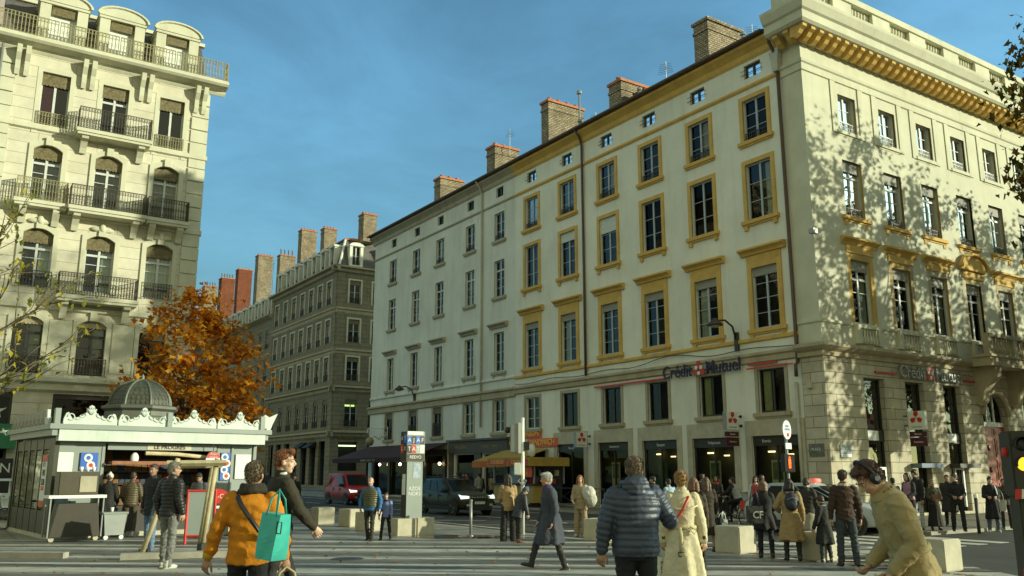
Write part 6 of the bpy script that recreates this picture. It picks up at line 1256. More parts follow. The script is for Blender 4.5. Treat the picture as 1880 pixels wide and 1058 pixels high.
def person(pos, heading, h=1.75, label='', group=None, lean=0, legs=((0, 0, 3), (0, 0, 3)), arms=((5, 8, 12, 4), (5, 8, 12, 4)), head=(0, 0, 0), build=1.0, fem=False,
           top=None, bottom=None, hair=None, shoes='leather', sk=(.42, .24, .15, 1), vox=.016, detail=1, face=True, coat=0, flare=1.0, puff=0, collar=None, hood=False, skirt=0, gloves=None, palms=(0, 0), curls=(35, 35), twist=0, sleeves=True, vest=None, hem=.10, bald=False, wrink=1.0, belt=None, sag=0, beanie=None, sleeve_col=None, hem_slant=0):
    """one standing or walking figure. legs: (thigh fwd, shin fwd, outward); arms: (upper fwd, upper out, lower fwd, lower out); index 0 = left"""
    s = h/1.76; o = empty('person', pos, R(heading), label, 'person', group)
    sm = skin(sk); rnd = random.Random(hash((round(pos[0], 2), round(pos[1], 2))) & 0xffff)
    sw = (.172 if fem else .192)*s*(.5+.5*build); hwd = (.098 if fem else .092)*s
    # --- joints
    feet = []; J = {}
    for i, sd in enumerate((-1, 1)):
        ft, fs, ab = legs[i]; hp = vx(sd*hwd, 0, 0); kn = hp+ndir(ft, ab, sd)*.44*s; an = kn+ndir(fs, ab*.4, sd)*.405*s; J[i] = [hp, kn, an]; feet.append(an.z-.085*s)
    pz = -min(feet); pel = vx(0, 0, pz)
    for i in (0, 1): J[i] = [p+pel for p in J[i]]
    L_ = R(lean); up = vx(0, math.sin(L_), math.cos(L_)); fw = vx(0, math.cos(L_), -math.sin(L_)); rt = vx(1, 0, 0)
    if twist: q = Matrix.Rotation(R(twist), 3, 'Z'); rtS = q @ rt; fwS = q @ fw
    else: rtS, fwS = rt, fw
    chest = pel+up*.38*s; neck = pel+up*.555*s+fw*(.012*s); shs = pel+up*.49*s
    A = {}
    for i, sd in enumerate((-1, 1)):
        a = arms[i]; sh_ = shs+rtS*(sd*sw)+fwS*(-.005*s); el = sh_+ndir(a[0], a[1], sd)*.295*s; wr = el+ndir(a[2], a[3], sd)*.255*s
        A[i] = [sh_, el, wr]
    yaw, pit, rol = head; hm = (Matrix.Rotation(R(yaw), 3, 'Z') @ Matrix.Rotation(R(-pit), 3, 'X') @ Matrix.Rotation(R(rol), 3, 'Y'))
    npos = neck+(up*.6+vx(0, math.sin(R(pit*.6+lean*.5)), 1)*.4).normalized()*.055*s; hc = npos+hm @ vx(0, .018*s, .115*s)
    hs = s*(1.0 if not fem else .97); HM = Matrix.Translation(hc) @ hm.to_4x4() @ Matrix.Scale(hs, 4)
    # --- body skin: one continuous mesh
    b = MB(); hb = MB()
    hb.ell((0, -.012, .030), (.074, .094, .088), 16, 12); hb.ell((0, .024, -.040), (.060, .068, .082), 16, 12); hb.ell((0, .052, -.100), (.030, .030, .024), 10, 8); hb.ell((0, .070, .012), (.050, .024, .020), 12, 8)
    hb.tube([(0, .088, .010), (0, .104, -.018), (0, .110, -.034)], [.008, .012, .0155], 8); hb.ell((0, .094, -.040), (.020, .013, .010), 8, 6)
    for sd in (-1, 1):
        hb.ell((sd*.077, -.004, -.016), (.010, .021, .033), 10, 8); hb.ell((sd*.040, .060, -.036), (.022, .022, .022), 8, 6)
    hb.xf(HM); b.merge(hb); limb(b, [neck-up*.06*s, npos.lerp(hc, .35)+hm @ vx(0, -.012*s, 0)], [.062*s*build, .054*s], 12)
    tb = build*(.93 if fem else 1.0)
    def torso(mb, e, z0=-.06, z1=.53, waist=1.0):
        zs = [(-.08, .150, .105, .115), (.02, .158, .105, .125), (.12, .140*waist, .105, .105), (.25, .150, .108, .110), (.38, .172, .115, .118), (.46, .168, .098, .112), (.52, .125, .072, .09), (.56, .070, .06, .065)]
        cs = []
        for z, rx, rf, rb in zs:
            if z < z0-.001 or z > z1+.03: continue
            k = min(1, max(0, z/.5)); ax = (rt.lerp(rtS, k)).normalized(); ay = (fw.lerp(fwS, k)).normalized()
            cs.append((pel+up*(z*s), ax, ay, rx*s*tb+e, rf*s*tb+e+(sag*s if z < .2 else 0), rb*s*tb+e))
        loft(mb, cs, 20)
    torso(b, -.012)
    for i in (0, 1):
        limb(b, J[i], [.072*s*tb, .050*s, .038*s]); limb(b, A[i], [.050*s, .040*s, .028*s])
        limb(b, [J[i][2], J[i][2]+vx(0, .03*s, -.045*s)], [.034*s, .022*s])
    body = fuse(b, 'body', sm, o, max(.0085 if detail > 1 else .013, vox*.75), None, 2)
    hnd = MB()
    for i, sd in enumerate((-1, 1)):
        d = (A[i][2]-A[i][1]).normalized(); ph = R(palms[i]); pn = vx(-sd*math.cos(ph), math.sin(ph), 0); hand(hnd, A[i][2], d, pn, sd, s*(.98 if fem else 1.05), curls[i])
    hm_ = bmesh.new(); hm_.from_mesh(body.data); t = hnd.mesh('t', sm, True); hm_.from_mesh(t); hm_.to_mesh(body.data); hm_.free(); bpy.data.meshes.remove(t)
    body.data.polygons.foreach_set('use_smooth', [True]*len(body.data.polygons))
    if face:
        for sd in (-1, 1):
            q = MB().ell((sd*.031, .082, .000), (.014, .009, .0085), 8, 6); q.xf(HM); e_ = q.build('eye', EYEW, o, True); q = MB().ell((sd*.031, .0885, .000), (.0062, .005, .0066), 8, 6); q.xf(HM); q.build('iris', EYED, e_, True)
            q = MB().tube([(sd*.014, .0955, .018), (sd*.032, .094, .024), (sd*.050, .080, .019)], [.004, .0045, .003], 5); q.xf(HM); q.build('eyebrow', hair_mat(hair[1] if hair else (.08, .05, .03)), o, True)
        q = MB().ell((0, .085, -.068), (.023, .010, .0075), 10, 6); q.xf(HM); q.build('mouth', LIP, o, True)
    # --- hair or headgear
    if hair:
        kind, hcol = hair; q = MB(); HMt = hair_mat(hcol)
        if kind != 'bald':
            q.ell((0, -.024, .044), (.084, .098, .088), 18, 12); q.ell((0, -.060, -.010), (.072, .055, .075), 14, 10)
            if kind in ('short', 'quiff'): q.ell((0, .040, .092), (.060, .055, .030), 12, 8)
            if kind == 'quiff': q.ell((0, .055, .105), (.058, .045, .034), 12, 8)
            if kind == 'bun': q.ell((0, -.10, .085), (.048, .042, .045), 12, 8); q.ell((0, -.085, .02), (.07, .04, .06), 10, 8)
            if kind == 'fringe': q.ell((0, .055, .060), (.070, .045, .045), 12, 8); q.ell((.05, .0, .01), (.04, .07, .06), 10, 8); q.ell((-.05, .0, .01), (.04, .07, .06), 10, 8)
            if kind in ('long', 'mid'):
                z1 = -.36 if kind == 'long' else -.16
                for xx, ww in ((-.055, .045), (0, .06), (.055, .045)): q.tube([(xx, -.05, .03), (xx*1.25, -.075, -.08), (xx*1.35, -.085, (z1-.08)/2), (xx*1.1, -.075, z1)], [ww, ww*1.05, ww*.95, ww*.45], 10)
                for sd in (-1, 1): q.tube([(sd*.066, .02, .06), (sd*.082, .012, -.03), (sd*.088, -.01, -.13), (sd*.08, -.03, max(z1, -.25))], [.03, .03, .03, .016], 8)
            if kind == 'tail': q.tube([(0, -.09, .06), (0, -.15, .02), (0, -.14, -.10), (0, -.12, -.2)], [.035, .04, .035, .012], 8)
        else:
            q.ell((0, -.070, -.03), (.064, .040, .035), 12, 8); q.ell((.066, -.02, -.012), (.018, .035, .03), 8, 6); q.ell((-.066, -.02, -.012), (.018, .035, .03), 8, 6)
        q.xf(HM); hv = max(.006 if detail > 1 else .010, vox*.6); am = .0045 if detail > 1 else .004
        ho = fuse(q, 'hair', HMt, o, hv, lambda c, n_: am*(noise.noise(c*38)+.6*noise.noise(vx(c.x*90, c.y*90, c.z*30))), 1)
        if detail > 1 and kind != 'bald':      # loose tufts that break the outline
            tf = MB(); hmv = [(v.co.copy(), v.normal.copy()) for v in ho.data.vertices]; cz = hc.z-.02*s
            for k in range(1500):
                p, n_ = hmv[rnd.randrange(len(hmv))]
                if p.z < hc.z-.09*s and kind != 'long': continue
                d = (n_*.5+vx(rnd.gauss(0, .2), rnd.gauss(0, .2), -.8+rnd.gauss(0, .2))).normalized(); l = rnd.uniform(.012, .026)*s; w = d.cross(n_).normalized()*.0022
                tf.add([p-n_*.003-w, p-n_*.003+w, p+d*l*.6+n_*.003+w*.6, p+d*l], [(0, 1, 2, 3)])
            tf.build('hair_tufts', HMt, ho)['kind'] = 'stuff'
    if beanie:
        q = MB().ell((0, -.016, .050), (.094, .106, .088), 16, 10).ell((0, -.01, .02), (.096, .108, .03), 16, 8).ell((0, -.02, .145), (.035, .035, .03), 8, 6); q.xf(HM); fuse(q, 'beanie', cloth(beanie), o, .010)
    # --- clothing
    wr_ = wrink*.007*s
    def fold(c, n_): 
        rg = 1-abs(noise.noise(vx(c.x*6+c.z*3, c.y*6, c.z*9-c.x*5))); r2 = 1-abs(noise.noise(vx(c.x*13-c.z*7, c.y*13, c.z*15+c.x*6)))
        return wr_*(.7*noise.noise(vx(c.x*7, c.y*7, c.z*11))+1.1*(rg**5-.45)+.6*(r2**5-.45))
    def arm_param(c):
        best = (9, 0, 0)
        for i in (0, 1):
            acc = 0
            for k in (0, 1):
                a, b2 = A[i][k], A[i][k+1]; ab = b2-a; t = max(0, min(1, (c-a).dot(ab)/ab.length_squared)); d = (c-(a+ab*t)).length
                if d < best[0]: best = (d, acc+t*ab.length, i)
                acc += ab.length
        return best
    if bottom:
        bc, bkind = bottom; q = MB()
        e = .012 if bkind != 'slim' else .004; wide = 1.55 if bkind == 'wide' else 1.0
        loft(q, [(pel+up*(z*s), rt, fw, rx*s*tb+e, rf*s*tb+e, rb*s*tb+e) for z, rx, rf, rb in ((-.11, .120, .085, .10), (-.06, .150, .104, .122), (.03, .156, .105, .126), (.13, .138, .104, .106))], 18)
        for i in (0, 1):
            hp, kn, an = J[i]; an2 = an+vx(0, 0, -.030*s)
            limb(q, [hp, kn, an2], [.088*s*tb+e*.5, (.060*s+e)*(1.25 if wide > 1 else 1), (.050*s+e)*wide], 12)
        fuse(q, 'trousers', cloth(bc, .85, 'trouser_cloth'), o, max(.011, vox*.8), lambda c, n_: fold(c, n_)*1.1+wrink*.004*math.sin(c.z*70+3*noise.noise(c*6))*(1 if c.z < pel.z-.3*s else .2), 2)
    if skirt:
        q = MB(); cs = []; scol, z1, fl = skirt
        for k in range(7):
            t = k/6; z = .10-t*(.10+pel.z-z1*s)/1.0*1.0 if False else None
            zz = pel.z+.10*s+(z1*s-pel.z-.10*s)*t; r = .145+(.15*fl-.02)*t+(.02 if 0 < t < .4 else 0)
            cs.append((vx(0, (J[0][2].y+J[1][2].y)/2*t*.5, zz), rt, vx(0, 1, 0), r*s*tb, (r*.78)*s*tb, (r*.85)*s*tb))
        loft(q, cs, 24); fuse(q, 'skirt', cloth(scol), o, max(.013, vox), lambda c, n_: .012*s*max(0, (pel.z-c.z)/pel.z)*math.sin(math.atan2(c.y, c.x)*9+3*noise.noise(c*2.5)), 2)
    if top:
        tcol, tk = top; q = MB(); thick = {'shirt': .006, 'jacket': .020, 'puffer': .034, 'coat': .026}[tk]; cm = cloth(tcol, .5 if tk == 'puffer' else .85, 'puffer_nylon' if tk == 'puffer' else 'coat_cloth', .12 if tk == 'puffer' else .25)
        torso(q, thick+.004, -.08, .56, 1.06 if not belt else .98)
        zb = pel.z-hem*s
        if coat:   # long skirt of the coat down to `coat` (metres above ground)
            zb = coat*s; cs = []; my = (J[0][1].y+J[1][1].y)/2-pel.y
            for k in range(8):
                t = k/7; zz = pel.z+.10*s+(zb-pel.z-.10*s)*t; r = .150+(.10*flare)*t**.8
                cs.append((vx(0, pel.y+my*.8*t+math.sin(L_)*.1*s*(1-t), zz), rt, vx(0, 1, 0), r*s*tb+thick, r*.80*s*tb+thick+sag*s*(1-t), r*.92*s*tb+thick))
            loft(q, cs, 26)
        else:
            loft(q, [(pel+up*(.1*s), rt, fw, .152*s*tb+thick, .115*s*tb+thick, .118*s*tb+thick), (pel, rt, fw, .160*s*tb+thick, .115*s*tb+thick+sag*s, .128*s*tb+thick), (pel-up*(hem*s)+rt*(hem_slant*s*.0), rt, fw, .162*s*tb+thick*.9, .115*s*tb+thick+sag*s, .13*s*tb+thick*.9)], 22)
        if sleeves and not sleeve_col:
            for i in (0, 1): sh_, el, wr = A[i]; limb(q, [sh_-rtS*((-1, 1)[i]*.02*s), el, wr-(wr-el)*.06], [.066*s+thick*.75, .052*s+thick*.75, .038*s+thick*.55], 12)
        else:
            for i in (0, 1): q.ell(A[i][0], (.07*s, .075*s, .075*s), 12, 8)
        limb(q, [neck-up*.05*s, neck+up*.035*s], [.085*s+thick*.3, .064*s+thick*.5], 14)
        pr = .062*s
        def dsp(c, n_):
            d = fold(c, n_)
            if tk == 'puffer':
                ad, al, ai = arm_param(c); tq = (c-pel).dot(up)
                inarm = ad < .105*s and abs(c.x) > sw*.86
                ph = (al if inarm else tq)/(pr*(.9 if inarm else 1)); d = d*.55+.016*s*(abs(math.sin(math.pi*ph+.5*noise.noise(c*5)))**.55-.75)
            elif coat and c.z < pel.z+.05*s:
                t = (pel.z+.05*s-c.z)/(pel.z+.05*s-zb); d += .027*s*t**.7*math.sin(math.atan2(c.y-pel.y, c.x)*6+2.6*noise.noise(vx(c.x*3, c.y*3, c.z*1.2)))
            if not coat and tk != 'puffer': d += .006*wrink*s*math.sin(c.z*60+c.x*20+4*noise.noise(c*5))*(.5+.5*noise.noise(c*4))
            return d
        fuse(q, {'shirt': 'jumper', 'jacket': 'jacket', 'puffer': 'puffer_jacket', 'coat': 'coat'}[tk], cm, o, max(.0095 if detail > 1 else .0125, vox), dsp, 2)
        if sleeve_col:
            q = MB()
            for i in (0, 1): sh_, el, wr = A[i]; limb(q, [sh_, el, wr-(wr-el)*.04], [.062*s, .052*s, .04*s], 12)
            fuse(q, 'sleeves', cloth(sleeve_col), o, .012, fold, 2)
        if belt:
            q = MB(); loft(q, [(pel+up*(z*s), rt, fw, .150*s*tb+thick+e2, .112*s*tb+thick+e2, .116*s*tb+thick+e2) for z, e2 in ((.105, .004), (.110, .014), (.150, .014), (.155, .004))], 26); q.build('belt', cloth(belt), o, True)
        if collar:
            q = MB(); n = 16; rs = []
            for z, r in ((-.02, .095), (.03, .086), (.065, .080), (.02, .102), (-.03, .115)): rs.append([neck+up*(z*s)+rtS*(r*s*math.cos(t))+fwS*(r*s*.95*math.sin(t)) for t in [2*math.pi*k/n for k in range(n)]])
            q.rings(rs); fuse(q, 'collar', cloth(collar), o, .011, lambda c, n_: .006*noise.noise(c*14), 1)
        if hood:
            q = MB(); c = neck-fwS*(.115*s)+up*(.02*s)
            q.ell(c, (.135*s, .075*s, .10*s), 16, 10); q.ell(c-up*(.05*s)-fwS*(.02*s), (.10*s, .055*s, .07*s), 12, 8); q.tube([neck+rtS*(.11*s*math.cos(t))+fwS*(.10*s*math.sin(t))+up*(.035*s) for t in np.linspace(-.6, math.pi+.6, 14)][::1], .032*s, 8)
            fuse(q, 'hood', cloth(hood if isinstance(hood, tuple) else tcol, .5, 'hood_cloth', .15), o, .0105, lambda p, n_: (.010*s*(abs(math.sin((p-c).dot(up)/(.05*s)*math.pi))**.6-.7) if tk == 'puffer' else 0)+fold(p, n_), 1)
    if vest:
        q = MB(); torso(q, .040, -.06, .55); fuse(q, 'waistcoat', cloth(vest, .45, 'puffer_nylon', .12), o, .012, lambda c, n_: fold(c, n_)*.5+.015*s*(abs(math.sin(math.pi*(c-pel).dot(up)/(.06*s)))**.55-.7), 2)
    if shoes:
        for i, sd in enumerate((-1, 1)):
            an = J[i][2]; fs = legs[i][1]; tilt = R(max(-55, min(30, fs*.9))) if fs < -12 else (R(min(20, fs*.7)) if fs > 14 else 0)
            M = Matrix.Translation(an) @ Matrix.Rotation(tilt, 4, 'X') @ Matrix.Rotation(R(-sd*7), 4, 'Z') @ Matrix.Scale(s, 4)
            q = MB().ell((0, -.02, -.03), (.044, .052, .055), 12, 8).ell((0, .07, -.052), (.045, .095, .034), 14, 8).ell((0, .135, -.060), (.043, .055, .024), 12, 8).tube([(0, -.01, .045), (0, -.015, -.03)], [.048, .05], 10); q.xf(M); sh_ = fuse(q, 'shoe', {'leather': LEATHER, 'trainer': SNEAK}.get(shoes, None) or cloth(shoes), o, .010 if detail > 1 else .013, None, 1)
            q = MB(); pts = [(.034*math.cos(t)*(1.15 if math.sin(t) > 0 else 1), .055+.125*math.sin(t)) for t in np.linspace(0, 6.283, 17)[:-1]]; q.extr(pts, -.088, -.070, 'z'); q.xf(M); q.build('sole', SOLE if shoes == 'trainer' else X['black'], sh_)
    o['_j'] = 0; del o['_j']
    return o, dict(A=A, J=J, pel=pel, up=up, fw=fw, rt=rtS, neck=neck, hc=hc, HM=HM, s=s, hm=hm, sh=shs)
def world(o, p):
    return Matrix.Translation(o.location) @ o.rotation_euler.to_matrix().to_4x4() @ Vector(p)
# ---------------------------------------------------------------- the people in the square
BLK = (.016, .015, .013); DRK = (.028, .026, .02); DNM = (.035, .045, .065); GRY = (.13, .13, .115)
def strap(par, pts, r, m, name='shoulder_strap'): return MB().tube(pts, r, 6, .35).build(name, m, par, True)
# 1 yellow jacket, from behind
o, k = person((-2.22, 7.6, .30), 4, 1.60, 'person seen from behind in a mustard yellow jacket with a green bag on the shoulder', arms=((-6, 19, 4, 15), (-4, 20, 10, 7)), legs=((10, 4, 3), (-8, -14, 3)), head=(-6, 4, 2), build=1.1, top=((.62, .22, .004), 'jacket'), bottom=(BLK, 'slim'), hair=('short', (.11, .075, .035)), sk=(.46, .26, .16, 1), vox=.0105, detail=2, face=False, hem=.08, wrink=1.3, collar=(.035, .028, .016), palms=(60, 60))
s_ = k['s']; nk = k['neck']
q = MB(); q.tube([nk+vx(.092*math.cos(t), .085*math.sin(t)-.005, .012+.012*math.sin(t+2)) for t in np.linspace(0, 6.283, 17)], .036, 10).tube([nk+vx(.088*math.cos(t), .08*math.sin(t), .055) for t in np.linspace(0, 6.283, 17)], .026, 10); fuse(q, 'scarf', cloth((.035, .028, .016)), o, .0105, lambda c, n_: .008*noise.noise(c*18), 1)
strap(o, [nk+vx(-.105, .0, .01)*s_, nk+vx(-.10, -.13, -.04)*s_, nk+vx(-.05, -.185, -.11)*s_, nk+vx(.03, -.215, -.21)*s_, nk+vx(.13, -.205, -.34)*s_, nk+vx(.21, -.10, -.44)*s_], .022, X['black'])
MB().tube([k['A'][0][2]+vx(0, 0, .07)*s_, k['A'][0][2]+vx(0, 0, .0)*s_], .046*s_, 12).build('cuff', cloth((.60, .36, .03)), o, True)
GT = mat('teal_fabric', (.06, .50, .40, 1), .4, .12, 5, .3, 12)
def tote(name, loc, rz, w, d, h, m, label, cat, handles=None, tilt=0, hm=None, patch=None, flare=.85):
    e = empty(name, loc, R(rz), label, cat); e.rotation_euler = (0, R(tilt), R(rz)); b = MB(); n = 10; rs = []
    for q in range(n):
        t = q/(n-1); ww = w/2*(flare+(1-flare)*t**.6); dd = d/2*(1-.35*t**2)
        rs.append([(-ww, -dd, h*t), (-ww*.3, -dd*(1.02+.05*math.sin(q*.7)), h*t), (ww*.35, -dd*(1.0-.05*math.sin(q*.9)), h*t), (ww, -dd, h*t), (ww*1.02, 0, h*t+.008*math.sin(q)), (ww, dd, h*t), (0, dd*1.05, h*t), (-ww, dd, h*t), (-ww*1.02, 0, h*t)])
    o_ = b.rings(rs).build('bag_body', m, e)
    for sy in (-1, 1):
        if handles: MB().tube([(-w*.27, sy*d*.33, h-.02), (-w*.2, sy*d*.2, h+handles*.6), (0, 0, h+handles), (w*.2, sy*d*.2, h+handles*.6), (w*.27, sy*d*.33, h-.02)], .010, 6, .5).build('handle', hm or m, e, True)
    if patch: MB().box(patch[0], patch[1], -d/2*1.08-.004, -d/2*.98, patch[2], patch[3]).build('patch', X['white'], e)
    return e
e = tote('shoulder_bag', (-1.95, 7.30, 1.13), -28, .20, .18, .36, GT, 'bright green shopping bag hanging on the shoulder of the yellow jacket', 'bag', .19, 6, None, None)
MB().tube([(.10, -.085, .22), (.10, -.088, .31), (.14, -.08, .31), (.14, -.08, .22), (.10, -.085, .22)], .006, 5).build('buckle', X['frame_dark'], e)
hp = world(o, k['A'][1][2]+vx(0, 0, -.09)*s_)
tote('paper_bag', (hp.x+.02, hp.y, hp.z-.44), 20, .30, .14, .34, mat('kraft_paper', (.34, .24, .10, 1), .8, .15, 4, .2), 'brown paper bag carried in the right hand of the yellow jacket wearer', 'bag', .11, 0, mat('paper_cord', (.55, .45, .25, 1), .8), None, 1.0)
# 2 dark suit, walking off to the right
o, k = person((-2.47, 9.5, .30), -56, 1.78, 'man in a dark suit with reddish swept up hair, walking right beyond the yellow jacket', arms=((-18, 8, -10, 4), (26, 9, 44, -4)), legs=((24, 10, 2), (-14, -26, 2)), head=(-34, 2, 0), top=((.030, .024, .010), 'jacket'), bottom=(BLK, 'slim'), hair=('quiff', (.20, .07, .018)), sk=(.62, .40, .28, 1), vox=.0105, detail=2, hem=.16, wrink=.8, collar=None, palms=(20, 20))
n_ = k['neck']; q = MB(); q.tube([n_+vx(.07*math.cos(t), .062*math.sin(t)+.005, .045+.01*math.sin(t)) for t in np.linspace(-3.3, .2, 12)], .016, 6); q.build('shirt_collar', X['white'], o, True)
MB().tube([k['A'][1][2]+(k['A'][1][1]-k['A'][1][2])*.10, k['A'][1][2]+(k['A'][1][1]-k['A'][1][2])*.02], .037, 10).build('shirt_cuff', X['white'], o, True)
# 3 blue puffer, phoning
o, k = person((1.10, 8.0, .30), 2, 1.64, 'man from behind in a blue quilted puffer jacket holding a phone to his right ear', arms=((-4, 16, 6, 8), (10, 27, 160, -30)), head=(-8, 4, 3), build=1.22, top=((.045, .058, .085), 'puffer'), bottom=((.012, .012, .014), 'jeans'), hair=('short', (.12, .075, .038)), sk=(.48, .28, .18, 1), vox=.0105, detail=2, face=False, hood=True, hem=-.01, curls=(35, 70), palms=(60, 100))
w_ = world(o, k['A'][1][2]); d_ = (k['A'][1][2]-k['A'][1][1]).normalized(); ph = k['A'][1][2]+d_*.075+vx(-.02, .03, 0)
wp = world(o, ph); e = bevel(MB().box(-.005, .005, -.036, .036, -.075, .075).build('phone', X['black'], None, loc=wp, rz=R(15)), .003); e.rotation_euler = (R(-20), R(-14), R(10)); tag(e, 'black phone held at the ear of the man in the blue puffer', 'phone'); MB().box(-.0062, -.0056, -.031, .031, -.066, .066).build('phone_screen', CGL, e)
# 4 belted trench coat, from behind
TC = (.60, .53, .34)
o, k = person((1.98, 10.4, .25), -3, 1.57, 'woman seen from behind in a pale belted trench coat with a red strap', fem=True, arms=((-2, 12, 8, 7), (0, 12, 6, 8)), legs=((4, 2, 2), (-3, -6, 2)), head=(-4, 3, 0), top=(TC, 'coat'), bottom=(BLK, 'slim'), hair=('bun', (.34, .19, .055)), sk=(.55, .34, .23, 1), vox=.0105, detail=2, face=False, coat=.42, flare=1.35, belt=(.56, .48, .28), wrink=1.0, collar=TC, palms=(60, 60))
s_ = k['s']; n_ = k['neck']; p_ = k['pel']
strap(o, [n_+vx(.085, .03, .01)*s_, n_+vx(.065, -.15, -.05)*s_, n_+vx(-.02, -.205, -.20)*s_, n_+vx(-.12, -.19, -.34)*s_, n_+vx(-.19, -.09, -.46)*s_], .016, X['red'])
q = MB(); cs = [n_+vx(-.19, -.12, -.15)*s_, n_+vx(-.08, -.165, -.20)*s_, n_+vx(.06, -.168, -.20)*s_, n_+vx(.19, -.12, -.15)*s_]; q.tube(cs, .010, 6); q.build('storm_flap_edge', cloth(TC), o, True)
q = MB().tube([p_+vx(-.06, -.17, .13)*s_, p_+vx(-.05, -.19, .02)*s_, p_+vx(-.06, -.215, -.18)*s_], .021, 6, .4); q.build('belt_end', cloth((.56, .48, .28)), o, True); MB().tube([p_+vx(-.095, -.222, -.17)*s_, p_+vx(-.025, -.222, -.17)*s_, p_+vx(-.025, -.222, -.22)*s_, p_+vx(-.095, -.222, -.22)*s_, p_+vx(-.095, -.222, -.17)*s_], .007, 5).build('buckle', X['frame_dark'], o)
MB().tube([p_+vx(.05, -.175, .13)*s_, p_+vx(.12, -.18, .05)*s_, p_+vx(.15, -.165, .10)*s_, p_+vx(.07, -.18, .14)*s_], .014, 6, .5).build('belt_loop', cloth((.56, .48, .28)), o, True)
for i in (0, 1):
    a, c = k['A'][i][1], k['A'][i][2]; f_ = cloth(TC); MB().tube([c+(a-c)*.22, c+(a-c)*.16], .055*s_, 12).build('cuff_strap', f_, o, True); MB().box(-.018, .018, -.004, .004, -.018, .018).build('cuff_buckle', X['frame_dark'], o, loc=c+(a-c)*.19+vx(0, -.056, 0)*s_)
hp = world(o, k['A'][0][2]+vx(-.01, 0, -.09)*s_); e = tote('paper_bag', (hp.x-.03, hp.y, hp.z-.42), 25, .16, .09, .32, X['white'], 'white paper bag carried in the left hand of the belted trench coat', 'bag', .11, 0, X['white'], None, 1.0); text('lettering', 'M\nO\nD\nE', .06, X['black'], e, (0, -.052, .17), FRONT, .001)
# 5 grey haired man striding left
o, k = person((.74, 17.1, 0), 98, 1.83, 'grey haired man in a long dark blue overcoat with a purple scarf, striding left', arms=((-14, 8, 14, 0), (8, 7, 26, 0)), legs=((-14, -20, 1), (32, 17, 1)), head=(6, 4, 0), lean=4, build=1.08, top=((.045, .05, .068), 'coat'), bottom=((.03, .03, .03), 'slim'), hair=('short', (.52, .52, .46)), sk=(.46, .26, .17, 1), vox=.0115, detail=2, coat=.47, flare=1.15, collar=(.07, .04, .13), wrink=1.3, palms=(80, 80))
# 6 bending man in the khaki trench coat
KC = (.38, .29, .13)
o, k = person((2.86, 6.4, .26), 86, 1.70, 'man in a khaki belted trench coat bending over his bag, wearing black headphones', lean=18, arms=((-16, 9, 40, -12), (-10, 8, 46, -14)), legs=((10, 0, 4), (-6, -8, 4)), head=(10, 42, 0), build=.94, top=(KC, 'coat'), bottom=(BLK, 'slim'), hair=('short', (.10, .04, .018)), sk=(.58, .33, .20, 1), vox=.0105, detail=2, coat=.48, flare=.75, belt=(.38, .31, .14), wrink=1.25, collar=KC, palms=(85, 85), curls=(55, 60))
HM_ = k['HM']
q = MB()
for sd in (-1, 1): q.ell((sd*.088, .0, -.006), (.024, .042, .050), 14, 10)
q.tube([(.092*math.cos(t), -.012, .035+.112*math.sin(t)) for t in np.linspace(-.35, math.pi+.35, 16)], .011, 8); q.xf(HM_); e = fuse(q, 'headphones', X['black'], o, .006, None, 0); q = MB().tube([(.092*math.cos(t), -.012, .035+.112*math.sin(t)) for t in np.linspace(-.1, math.pi+.1, 16)], .012, 8); q.xf(HM_); q.build('headband', X['black'], e, True)
for sd in (-1, 1): q = MB().lathe([(0, 0), (.018, 0), (.018, .004), (0, .004)], 14); q.xf(HM_ @ Matrix.Translation((sd*.113, .0, -.006)) @ Matrix.Rotation(R(90)*sd, 4, 'Y')); q.build('ear_cap', X['grey_metal'], e)
h1 = world(o, (k['A'][0][2]+k['A'][1][2])*.5)
e = tote('leather_bag', (h1.x+.0, h1.y, h1.z-.52), 84, .34, .20, .38, mat('oxblood_leather', (.075, .016, .010, 1), .3, .3, 6, .2, 18), 'dark red leather bag held open by the bending man in khaki', 'bag', .10, 0, X['black'], None, 1.0)
# 7 bald man and boy
o, k = person((-3.84, 24.2, 0), 172, 1.68, 'bald man in an olive padded waistcoat with blue sleeves, walking beside the boy', arms=((-6, 14, 22, 4), (-16, 20, 22, -4)), legs=((18, 8, 2), (-12, -22, 3)), head=(-6, 2, 0), build=1.12, top=((.035, .14, .34), 'jacket'), vest=(.075, .075, .035), bottom=(DRK, 'slim'), hair=('bald', (.25, .2, .14)), sk=(.58, .34, .24, 1), vox=.0135, hem=.04)
o, k = person((-3.46, 24.55, 0), 170, 1.26, 'boy in a lilac blue jumper and black trousers walking beside the bald man', arms=((6, 8, 14, 4), (-4, 12, 6, 6)), legs=((-14, -22, 2), (18, 10, 2)), head=(4, 0, 0), build=.95, top=((.20, .25, .48), 'shirt'), bottom=(BLK, 'slim'), hair=('short', (.06, .035, .02)), sk=(.52, .3, .2, 1), vox=.013, collar=BLK, hem=.06)
# 9-11 around the signal pole
o, k = person((-.10, 23.9, 0), 12, 1.74, 'woman with long dark hair, camel jacket and wide black trousers beside the signal pole', fem=True, arms=((14, 10, 70, -16), (18, 8, 80, -20)), legs=((3, 1, 3), (-2, -3, 3)), head=(-20, 4, 0), top=((.38, .26, .12), 'jacket'), bottom=(BLK, 'wide'), hair=('long', (.035, .024, .014)), sk=(.5, .3, .2, 1), vox=.013, hem=.12)
o, k = person((.17, 23.55, 0), -62, 1.46, 'stooping person in a dark quilted coat and blue cap, next to the long haired woman', lean=14, arms=((4, 6, 18, 2), (4, 6, 16, 2)), legs=((4, 0, 2), (-2, -4, 2)), head=(-6, 42, 0), build=1.05, top=((.030, .034, .040), 'puffer'), bottom=(DRK, 'slim'), hair=('short', (.05, .04, .03)), beanie=(.09, .12, .19), shoes=(.22, .10, .05), sk=(.5, .3, .2, 1), vox=.013, hem=.18)
